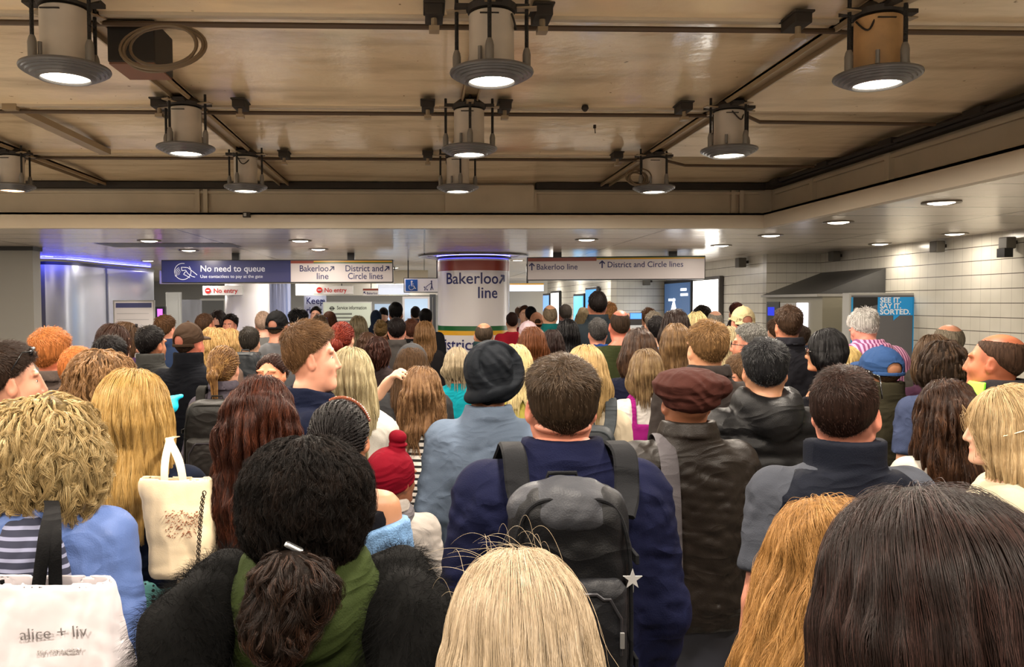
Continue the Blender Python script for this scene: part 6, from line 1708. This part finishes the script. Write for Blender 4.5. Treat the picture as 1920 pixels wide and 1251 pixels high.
# --- row 4
p81, _ = person(1325, 600, 3.45, 'man with short sandy hair and dark top behind the brown turban', hair=('short', (140, 106, 68), .2, 1, .018), w=74, tone=(228, 172, 136), top=('jacket', (58, 52, 50)), n=7000, yaw=8, hair2=(206, 160, 104), length=.03)
A_r = dict(arms=[(.152, -.005, 1.40), (.22, .17, 1.30), (.10, .34, 1.50)], armsL=None)
p35, _ = person(790, 688, 3.52, 'woman with long light brown hair in a black and white striped top', sex='f', hair=('wavy', (134, 98, 66), .22, 1.02, .022, 0), w=82, n=8000, length=.34, hair2=(182, 144, 102), top=('tshirt', (230, 226, 220), {'mat': stripes_mat('breton_stripes', (230, 224, 216), (26, 24, 26), .030, .42, 'Z')}), rz=-10)
RA = [(.178, -.005, 1.40), (.30, .10, 1.24), (.145, .02, 1.62), (.2, -.9, .35), (.1, .2, 1), .75]
p92, _ = person(1763, 638, 3.40, 'person with a thick rounded mop of dark brown hair', sex='f', hair=('curly', (52, 36, 24), -.02, 1.0, .02, 1), w=92, n=7000, length=.06, curl=.003, hair2=(96, 70, 44), top=('tshirt', (70, 80, 110)), hs=.95, tone=(214, 160, 130))
p93, _ = person(1748, 627, 3.85, 'person with brown wavy hair behind the rounded dark mop', sex='f', hair=('bob', (92, 70, 50), .16), w=66, top=('jacket', (70, 40, 60)))
p90, _ = person(1650, 646, 3.65, 'man in a faded blue baseball cap and olive-brown jacket', hair=('fringe', (110, 86, 64)), hat=('cap', (52, 82, 130)), w=74, top=('fleece', (58, 54, 40)), tone=(206, 150, 116), yaw=4)
p13, _ = person(98, 613, 3.62, 'ginger-haired man in a brown jacket at the left', hair=('fade', (206, 124, 66), .2, 1, .016), w=68, tone=(232, 160, 136), top=('jacket', (92, 80, 74)), yaw=-20, hair2=(240, 166, 100))
p14, _ = person(148, 648, 3.38, 'second ginger-haired person just behind the brown curls', hair=('crop', (214, 124, 62), .2, 1, .014), w=68, tone=(236, 168, 140), top=('jacket', (44, 48, 58)), hair2=(244, 168, 96))
p83, _ = person(1210, 654, 3.92, 'girl with light brown bob in a white blouse and magenta pinafore', sex='f', hair=('bob', (126, 100, 70), .14, 1.0, .02), w=66, n=5000, top=('tshirt', (232, 226, 220)), hair2=(176, 150, 106))
child_solid('pinafore', p83, lambda p: smin(smax(garment_sdf('f', 'bib', bulk=.030, fold=.003, hem=.6)(p), p[2]-1.345, .006), np.maximum(np.maximum(loft(p, TORSO['f'], .034), -(loft(p, TORSO['f'], .018))), np.abs(np.abs(p[0])-.098)-.014), .003), ((-.24, .24), (-.20, .20), (.8, 1.50)), .009, cloth_mat('magenta_cloth', (160, 34, 124), .85))
p34, _ = person(772, 640, 4.00, 'person in a dark grey baseball cap with long brown hair', sex='f', hair=('long', (96, 70, 48), .3, 1, .012), hat=('cap', (72, 72, 74)), w=72, top=('tshirt', (60, 60, 62)))
p23, _ = person(420, 648, 4.05, 'woman with a brown-blonde ponytail in a grey top', sex='f', hair=('ponytail', (124, 88, 54), .10, 1, .02), w=56, n=6000, hair2=(214, 166, 96), top=('jacket', (86, 80, 90)), yaw=-14, tone=(220, 164, 136))
backpack(p23, 'bulky black backpack with cream tab on the ponytailed woman', (34, 33, 30), hgt=.52, wid=.32, dep=.2, zc_=1.20, seed=4)
p88, T88 = person(1552, 616, 4.20, 'woman with short black hair and sunglasses in profile, shoulders bare', sex='f', hair=('bob', (18, 16, 18), .13, 1, .02), w=70, rz=58, tone=(214, 150, 112), top=('strap_top', (30, 30, 36)), glasses=dict(pos='eyes'), face=True, n=4000)
p74, _ = person(1197, 615, 4.25, 'woman with dark brown shoulder-length hair in a navy top', sex='f', hair=('bob', (64, 44, 32), .17, 1.05, .022), w=72, n=5000, hair2=(112, 80, 54), top=('jacket', (24, 28, 48)))
p102, T102 = person(1388, 663, 3.95, 'woman with light brown hair and glasses raising a hand to her face', sex='f', hair=('short', (120, 92, 66), .2, 1, .014), w=44, rz=50, tone=(206, 148, 118), top=('tshirt', (110, 112, 112)), key='armup', arms=[(.152, -.005, 1.40), (.24, .12, 1.22), (.085, .17, 1.50), (.6, .6, .2), (-.5, .3, 1), .5], armsL=ARM['f'], glasses=dict(pos='eyes', thin=True))
p75, _ = person(1266, 607, 4.70, 'woman with long light brown hair in a pale blue top with maroon strap', sex='f', hair=('long', (112, 84, 54), .18, 1.0, .02), w=58, n=4500, hair2=(168, 132, 88), top=('tshirt', (150, 196, 208)))
p80, T80 = person(1404, 606, 4.55, 'grey-haired man in profile with dark-framed glasses', hair=('grey_short', (128, 126, 120), .2, 1, .018), w=62, rz=66, tone=(214, 140, 110), top=('tshirt', (150, 150, 140)), glasses=dict(pos='eyes', thin=True), face=True, hair2=(190, 188, 180))
p32, T32 = person(510, 664, 4.35, 'dark-haired person facing the viewpoint, only forehead and eyes showing', rz=168, sex='f', hair=('tied', (60, 36, 28), .14, .95, .012), w=60, tone=(226, 150, 112), top=('tshirt', (40, 40, 46)), face=True)
p16, _ = person(208, 628, 4.30, 'person with flat black hair, low behind the curls', hair=('short', (30, 26, 26), .2, 1, .018), w=58, top=('jacket', (40, 40, 44)))
p94, _ = person(1776, 609, 4.60, 'elderly man with thin grey hair and bald crown beside the tiled wall', hair=('bald', (158, 146, 126)), w=56, top=('jacket', (70, 66, 60)), tone=(224, 160, 130))
p91, _ = person(1588, 650, 4.55, 'person with short blonde hair behind the blue cap', sex='f', hair=('bob', (206, 176, 110), .13), w=46, top=('tshirt', (120, 120, 120)), tone=FAIR)
p19, _ = person(283, 610, 4.85, 'man with thinning black hair in a grey jacket with black collar', hair=('short', (26, 22, 22), .2, 1, .012), w=50, tone=(176, 116, 84), top=('fleece', (66, 66, 64)), yaw=-30)
p21, _ = person(357, 601, 4.60, 'man in a dark cap and black fleece seen from behind', hair=('fringe', (70, 54, 44)), hat=('cap', (64, 48, 36)), w=52, tone=(214, 128, 104), top=('fleece', (20, 22, 28)), yaw=-24)
p89, T89 = person(1627, 577, 5.05, 'white-haired man in a pink and purple striped shirt by the poster', hair=('short', (250, 245, 238), .2, 1, .022), w=50, tone=(224, 150, 130), yaw=0, top=('shirt', (170, 120, 150), {'bulk': .06, 'mat': stripes_mat('pink_stripes', (196, 140, 172), (112, 52, 96), .024, .5, 'X')}), hair2=(255, 254, 250), pitch=-22)
p87, _ = person(1478, 572, 4.95, 'tall man with brown hair in a dark grey jacket', hair=('short', (78, 58, 44), .2, 1, .018), w=46, tone=(214, 144, 112), top=('jacket', (40, 40, 46)))
p36, _ = person(857, 651, 4.95, 'older woman with short ash-grey hair in a turquoise top', sex='f', hair=('bob', (160, 144, 116), .10, 1, .022), w=50, top=('tshirt', (14, 152, 168)), tone=FAIR)
p60, _ = person(968, 646, 4.1, 'person with pale yellow hair mostly hidden behind the black turban', sex='f', hair=('long', (226, 206, 150), .2), w=54, top=('tshirt', (200, 190, 90)))
# --- further back
F_ = []
def far(px, y, D, label, **k): F_.append(person(px, y, D, label, **k)[0]); return F_[-1]
far(998, 612, 5.2, 'person with rounded auburn-brown hair and black hood right of the black turban', sex='f', hair=('bob', (112, 64, 34), .13), w=54, top=('hoodie', (24, 24, 28)))
far(1162, 582, 5.7, 'balding man in an olive green sweater behind the stocky man', hair=('bald', (74, 58, 46)), w=42, top=('wide', (54, 60, 34)), tone=(206, 120, 96))
far(1064, 598, 6.6, 'woman with straight black hair in front of the passage', sex='f', hair=('long', (22, 20, 22), .24), w=36, top=('tshirt', (120, 110, 96)))
far(1035, 618, 5.9, 'woman with dark brown hair and pale scarf', sex='f', hair=('bob', (50, 34, 30), .2), w=42, top=('hoodie', (226, 214, 220)))
far(1120, 545, 6.9, 'tallest man, dark hair, in a dark jacket above the crowd', hair=('crop', (34, 28, 26), .2, 1, .014), w=31, top=('jacket', (38, 46, 52)), tone=(196, 128, 100))
far(1121, 596, 6.2, 'grey-haired man in a bright navy blue top', hair=('grey_short', (84, 82, 80)), w=32, top=('shirt', (34, 62, 120)), tone=(206, 140, 116))
far(1031, 572, 7.9, 'bald man in a teal jacket in the passage', hair=('bald', (160, 140, 116)), w=28, top=('jacket', (26, 110, 110)), tone=(230, 180, 150))
far(990, 600, 7.2, 'person in a pale pink cap right of the column', hair=('crop', BROWN), hat=('cap', (222, 196, 204)), w=36, top=('tshirt', (220, 200, 205)))
far(1006, 584, 8.9, 'person in a tan brimmed cap right of the column', hair=('crop', BROWN), hat=('cap', (176, 124, 98)), w=26, top=('tshirt', (170, 90, 90)))
far(1060, 570, 9.6, 'man with short grey hair in a dark blue jacket in the passage', hair=('grey_short', (92, 84, 78)), w=22, top=('jacket', (40, 46, 66)), tone=(214, 140, 120))
far(1094, 576, 9.0, 'person with frizzy fair hair beside the tallest man', sex='f', hair=('curly', (170, 150, 116), -.03, .9), w=27, top=('jacket', (90, 90, 90)))
far(1142, 566, 8.4, 'person with light ginger hair just behind the tallest man', hair=('short', (196, 140, 90)), w=18, top=('jacket', (60, 60, 66)))
far(1265, 580, 5.35, 'person with thick dark brown hair behind the long-haired woman', sex='f', hair=('bob', (50, 36, 30), .16, 1.05), w=54, top=('jacket', (44, 46, 60)))
far(1232, 592, 6.3, 'person with dark hair under a white hat', hair=('short', (34, 30, 30)), w=32, top=('tshirt', (130, 140, 160)))
far(1212, 583, 7.0, 'person with short grey hair holding up a phone', hair=('grey_short', (150, 138, 122)), w=31, top=('jacket', (110, 126, 150)), key='phone', arms=ARM['m'], armsL=[(.178, -.005, 1.40), (.26, .16, 1.36), (.19, .32, 1.66), (.2, -1, 0), (-1, .1, .2), 1.0], n=500)
far(1216, 577, 8.6, 'person with light brown hair behind the phone holder', hair=('short', (120, 84, 60)), w=20, top=('jacket', (80, 80, 84)))
far(1305, 585, 6.55, 'person with smooth blonde hair in front of the bright screen', sex='f', hair=('bob', (216, 196, 140), .13), w=35, top=('tshirt', (200, 190, 170)))
far(1340, 583, 7.3, 'grey-haired man with pink scalp in front of the bright screen', hair=('bald', (176, 168, 154)), w=29, top=('jacket', (120, 116, 110)), tone=(222, 170, 146))
far(1316, 572, 8.0, 'person with very dark hair against the bright screen', hair=('short', (36, 26, 20)), w=32, top=('jacket', (40, 40, 44)))
far(1392, 572, 6.2, 'man in a cream baseball cap and white shirt', hair=('fringe', (120, 84, 64)), hat=('cap', (226, 208, 160)), w=42, top=('tshirt', (220, 218, 208)), tone=(224, 156, 130))
far(1380, 566, 9.0, 'person with reddish-brown hair behind the cream cap', hair=('short', (84, 46, 38)), w=20, top=('jacket', (60, 50, 50)))
far(1366, 612, 5.5, 'woman with long straight pale blonde hair left of the grey-haired profile', sex='f', hair=('long', (222, 202, 156), .3, 1, .016), w=50, top=('tshirt', (206, 198, 170)))
far(1455, 596, 6.9, 'person with short brown hair at the booth door', hair=('short', (96, 72, 56)), w=26, top=('tshirt', (200, 200, 200)))
far(1503, 610, 7.3, 'person with dark hair beside the lit booth window', hair=('short', (70, 56, 46)), w=28, top=('jacket', (60, 70, 90)))
far(907, 606, 6.6, 'bald man in a dark green jacket in front of the lettered column', hair=('bald', (84, 70, 58)), w=38, top=('fleece', (30, 52, 54)), tone=(200, 146, 116))
far(520, 580, 6.2, 'man in a black baseball cap and grey T-shirt', hair=('fringe', (96, 80, 66)), hat=('cap', (22, 22, 24)), w=42, top=('tshirt', (110, 112, 116)), tone=(226, 156, 130), yaw=-12)
backpack(person(468, 612, 5.9, 'person half hidden left of the grey T-shirt man', hair=('short', (60, 56, 50)), w=30, top=('jacket', (80, 80, 80)))[0], 'dark grey backpack near the pale far column', (50, 54, 58), hgt=.5, wid=.3, dep=.2, zc_=1.3, h=.011)
far(494, 583, 7.3, 'person with close-cropped grey hair left of the black cap', hair=('crop', (206, 176, 156), .2, 1, .01), w=28, top=('tshirt', (120, 120, 120)), tone=(220, 166, 144))
far(560, 578, 7.9, 'person with jet black hair behind the brown-haired profile man', hair=('short', (24, 24, 26), .2, 1, .03), w=36, top=('jacket', (40, 42, 40)))
far(592, 574, 11.6, 'man facing the viewpoint in a white shirt at the far board', rz=180, hair=('short', (30, 24, 22)), w=19, top=('shirt', (220, 216, 210)), tone=(214, 156, 130))
far(600, 590, 8.6, 'person with brown hair and sunglasses pushed up, behind the profile man', sex='f', hair=('bob', (112, 92, 72), .14), w=34, top=('jacket', (100, 96, 90)), glasses=dict(pos='head'))
far(618, 583, 9.3, 'person with smooth chestnut hair before the service board', sex='f', hair=('bob', (96, 58, 40), .16), w=26, top=('jacket', (60, 50, 50)))
far(642, 603, 5.6, 'woman with pinned-up copper red hair', sex='f', hair=('lowbun', (128, 40, 28)), w=44, top=('jacket', (30, 28, 30)), yaw=-20, n=1500, hair2=(200, 90, 60))
far(672, 592, 8.2, 'woman with long grey-brown hair in front of the service board', sex='f', hair=('long', (126, 112, 86), .2), w=30, top=('jacket', (110, 100, 90)))
far(690, 622, 6.5, 'person with brown curls and blue headband', sex='f', hair=('curly', (76, 52, 38), -.02, .95), w=44, top=('jacket', (60, 60, 80)), n=1200)
far(714, 599, 8.75, 'person with light brown hair clipped up', sex='f', hair=('bun', (134, 106, 66)), w=26, top=('jacket', (120, 80, 60)))
far(708, 630, 5.9, 'person with dark reddish curls', sex='f', hair=('curly', (74, 40, 30), -.03, .9), w=38, top=('jacket', (60, 50, 50)), n=1200)
far(742, 566, 9.1, 'tall man with black hair framed by the far doorway', hair=('short', (22, 20, 20), .2, 1, .024), w=25, top=('jacket', (30, 30, 32)), tone=(190, 130, 104))
far(744, 595, 6.9, 'man with black cropped hair and pink neck', hair=('short', (28, 22, 22), .2, 1, .016), w=34, top=('jacket', (70, 66, 64)), tone=(230, 160, 136))
far(772, 597, 7.6, 'man with reddish brown hair in a black top', hair=('short', (90, 56, 42)), w=30, top=('jacket', (22, 22, 24)), tone=(230, 170, 146))
far(796, 602, 7.2, 'woman with long sun-lightened brown hair left of the column', sex='f', hair=('long', (126, 92, 58), .24), w=32, top=('jacket', (30, 28, 30)))
far(798, 578, 9.4, 'person with short black hair just left of the column', hair=('short', (24, 22, 22), .2, 1, .024), w=24, top=('jacket', (40, 42, 48)))
far(779, 574, 12.6, 'small far person with short dark hair by the kiosk', hair=('short', (44, 36, 34)), w=13, top=('jacket', (50, 54, 64)))
far(705, 581, 12.2, 'small far person in a dark blue hood', hat=('hood', (30, 40, 60)), w=15, top=('jacket', (30, 40, 60)))
far(719, 576, 12.9, 'small far person facing this way with a dark cap', rz=180, hat=('beanie', (24, 22, 24)), w=12, top=('jacket', (60, 50, 50)))
far(310, 590, 6.8, 'man with swept-up brown hair in a blue jacket by the notice board', hair=('short', (96, 68, 46), .2, 1, .024), w=36, top=('jacket', (44, 60, 92)), yaw=-26, tone=(226, 160, 134))
far(212, 607, 5.3, 'woman with parted brown hair glancing right', sex='f', hair=('long', (66, 42, 32), .24), w=48, rz=-46, top=('jacket', (50, 44, 48)))
far(236, 603, 5.9, 'woman with sunglasses on brown hair in a purple top, in profile', sex='f', hair=('long', (96, 70, 50), .26), w=34, rz=-66, top=('tshirt', (60, 40, 76)), glasses=dict(pos='head'), tone=(226, 160, 134))
far(404, 614, 5.45, 'woman with loose blonde hair behind the ponytailed woman', sex='f', hair=('wavy', (212, 168, 104), .24, 1.0), w=36, top=('jacket', (120, 100, 90)), n=2000, hair2=(246, 214, 150))
far(434, 616, 6.5, 'person with honey-blonde hair and glasses', sex='f', hair=('bob', (200, 160, 104), .16), w=21, top=('jacket', (120, 100, 90)))
far(384, 587, 7.3, 'man with close-cropped hair left of the men facing this way', hair=('crop', (96, 70, 54), .2, 1, .01), w=20, top=('jacket', (60, 44, 50)), rz=-40, tone=(206, 134, 100))
far(408, 581, 8.9, 'bearded man with curly dark hair facing this way in a dark jacket', rz=176, hair=('curly', (52, 42, 40), -.05, .86), w=21, top=('jacket', (30, 34, 48)), beard=(60, 44, 40), tone=(206, 150, 130))
p26 = far(431, 588, 8.3, 'bearded staff member in a bright blue T-shirt facing this way, holding a board', rz=170, hair=('short', (34, 26, 26)), w=20, top=('tshirt', (22, 120, 230)), beard=(70, 44, 34), tone=(224, 150, 126), key='staff', arms=[(.178, -.005, 1.40), (.25, .05, 1.14), (.10, .22, 1.22), (.1, .2, .9), (.2, 1, .2), .8], armsL=[(.178, -.005, 1.40), (.25, .05, 1.14), (.16, .24, 1.18), (.1, .2, .9), (.2, 1, .2), .8])
e = empty('clipboard', on_person(p26, -.22, .30, 1.10), p26.rotation_euler.z, 'dark blue board held by the bearded staff member', 'clipboard')
MB().box((-.12, -.006, 0), (.12, .006, .32)).build('board', mat('board_blue', (22, 30, 130), .4), e, bevel=.003)
MB().box((-.04, .006, .29), (.04, .016, .325)).build('clip', M_STEEL, e)
far(960, 585, 9.8, 'person with dark hair immediately right of the column', hair=('short', (60, 40, 36)), w=18, top=('tshirt', (190, 40, 60)))
far(974, 574, 13.0, 'small far person with light brown hair right of the column', hair=('short', (120, 90, 70)), w=13, top=('jacket', (180, 170, 170)))
far(984, 572, 11.2, 'small far person facing this way right of the column', rz=180, hair=('short', (90, 60, 44)), w=13, top=('tshirt', (214, 200, 196)))
far(995, 574, 10.6, 'person with black hair between the two caps', hair=('short', (20, 18, 18)), w=17, top=('jacket', (120, 40, 50)))
# ------------------------------------------------------------------ bags and held things
def tote(name, o, label, pts_quad, th, m, y, rz, cat='bag'):
    pass

def sheet_bag(name, origin, rz, w, h, d, m, label, seed=0, flare=.12, topw=1.0, res=.008, lean=0.0):
    """an open-topped soft cloth bag with creases; origin at the middle of its base"""
    e = empty(name, origin, rz, label, 'bag')
    def fn(p):
        u = np.clip(p[2]/h, 0, 1)
        ww = w/2*(1+(topw-1)*u)*(1-.05*np.sin(np.pi*u)); dd = (d/2)*(1-.70*u)+.006
        o_ = rbox((p[0]*(w/2)/ww-lean*u, p[1]*(d/2)/dd, p[2]), (0, 0, h/2), (w/2, d/2, h/2), .02)*.8
        i_ = rbox((p[0]*(w/2)/ww-lean*u, p[1]*(d/2)/dd, p[2]), (0, 0, h/2+.04), (w/2-.008, d/2-.010, h/2), .02)*.8
        f = .006*wob(p, 26, seed, 6, True)+.003*wob(p, 70, seed+1, 5, True)
        return smax(o_+f, -(i_+f), .003)
    V, Q = nets(fn, axis((-w*.75, res), w*.75), axis((-d/2-.03, res*.6), d/2+.03), axis((-.02, res), h+.03))
    link('bag_body', np_mesh('bag_body', V, Q), m, e)
    return e

canvas = mat('cream_canvas', (200, 182, 152), .85, bump=.08, bscale=350, var=.05, vscale=4)
whitebag = mat('white_shop_bag', (186, 180, 184), .6, bump=.5, bscale=9, var=.03)
# cream tote on the golden-blonde woman's shoulder
D_ = 1.93
a = P(350, 1078, D_)
e = sheet_bag('tote_bag', a, math.radians(-6), .155, .24, .07, canvas, 'cream canvas tote bag with speckled print on the blonde woman\'s shoulder', 3, lean=-.02, topw=1.15, res=.005)
def w2l(e, v): return e.matrix_basis.inverted() @ Vector(v)
s1 = P(320, 822, 2.10)
for i_, (x0, x1) in enumerate(((308, 312), (345, 322))):
    A, B = P(x0, 915, D_+.0), P(x0 + (x1-x0)*.4, 865, D_+.03)
    pth = catmull([w2l(e, A-Vector((0, 0, .03))), w2l(e, A), w2l(e, B), w2l(e, P(318, 826, 2.06)), w2l(e, s1), w2l(e, s1+Vector((0, .05, -.004)))], 5)
    ribbon(pth, .019, .003, 'handle', canvas, e)
mb = MB()
for k in range(150):
    x, z = RNG.uniform(-.035, .05), RNG.uniform(.10, .165)
    mb.disc((x, z), RNG.uniform(.0006, .0014), -.0355+.0, -.030, 6)
mb.build('speckled_print', mat('brown_speckle', (130, 84, 60), .8), e)
# white shop bag of the curly-haired woman
D2 = 1.37
a = P(118, 1330, D2)
e = sheet_bag('shopping_bag', a, math.radians(-4), .27, .23, .10, whitebag, 'white shopping bag with thin grey lettering and black straps at the lower left', 5, topw=.80, res=.005, lean=-.03)
txt = mat('grey_print', (96, 92, 92), .6)
me_ = None; o = lettering('alice + liv', .028, txt, e, (-.046, -.0435, .138), -.0004, width=.112); o.rotation_euler = (0, math.radians(-4), 0)
o = lettering('BY STACEY', .012, mat('pale_print', (160, 156, 156), .6), e, (-.016, -.0465, .114), .0, width=.075, name='lettering'); o.rotation_euler = (0, math.radians(-4), 0)
blackweb = cloth_mat('black_webbing', (18, 18, 20), .8)
for (xt, xb) in ((100, 104), (96, 72)):
    pth = catmull([w2l(e, P(xb, 1100, D2)), w2l(e, P((xb+xt)/2, 1010, D2+.02)), w2l(e, P(xt, 955, D2+.13)), w2l(e, P(xt-2, 940, D2+.3)), w2l(e, P(xt-2, 950, D2+.45))], 5)
    ribbon(pth, .024, .003, 'strap', blackweb, e)
MB().tube([w2l(e, P(4, 1088, D2)), w2l(e, P(10, 1160, D2)), w2l(e, P(14, 1290, D2))], .004, 6).build('edge_piping', blackweb, e)
# chain strap down the cream jacket
e = empty('chain_strap', P(372, 960, 1.80), 0, 'dark metal chain strap hanging down beside the cream tote', 'chain')
mb = MB()
for k in range(34):
    p_ = P(383-13*(k/33)**.6, 925+150*k/33, 1.80)-e.location
    R_ = Matrix.Rotation(math.pi/2*(k % 2)+.4, 4, 'Z')
    mb.tube([p_+R_ @ Vector((.004*math.cos(t), 0, .0055*math.sin(t))) for t in np.linspace(0, 2*math.pi, 9)[:-1]], .0012, 5, closed=True)
mb.build('chain', mat('gunmetal', (60, 52, 44), .3, .8), e)
# phone held up far off
p_ = P(1192, 598, 7.0-.0)
e = empty('mobile_phone', p_, 0, 'bright blue mobile phone held up above the crowd', 'phone')
MB().box((-.055, -.005, -.055), (.055, .005, .055)).build('phone_case', M_BLACK, e, bevel=.003)
MB().box((-.050, -.0065, .0), (.050, -.005, .05)).build('phone_screen', mat('phone_glow', (60, 110, 230), .2, emit=1.2), e)
# cyan balloon-like toy behind the blonde woman
p_ = P(322, 757, 3.74)
e = empty('cyan_toy', p_, 0, 'small bright cyan rounded soft thing against the black backpack', 'toy')
V, Q = nets(lambda p: smin(ell(p, (-.01, 0, -.01), (.04, .035, .038)), cap(p, (.0, 0, .02), (.045, 0, .035), .016, .010), .02), axis((-.07, .006), .07), axis((-.05, .006), .05), axis((-.07, .006), .07))
link('toy_body', np_mesh('toy', V, Q), mat('cyan', (20, 186, 220), .5), e)
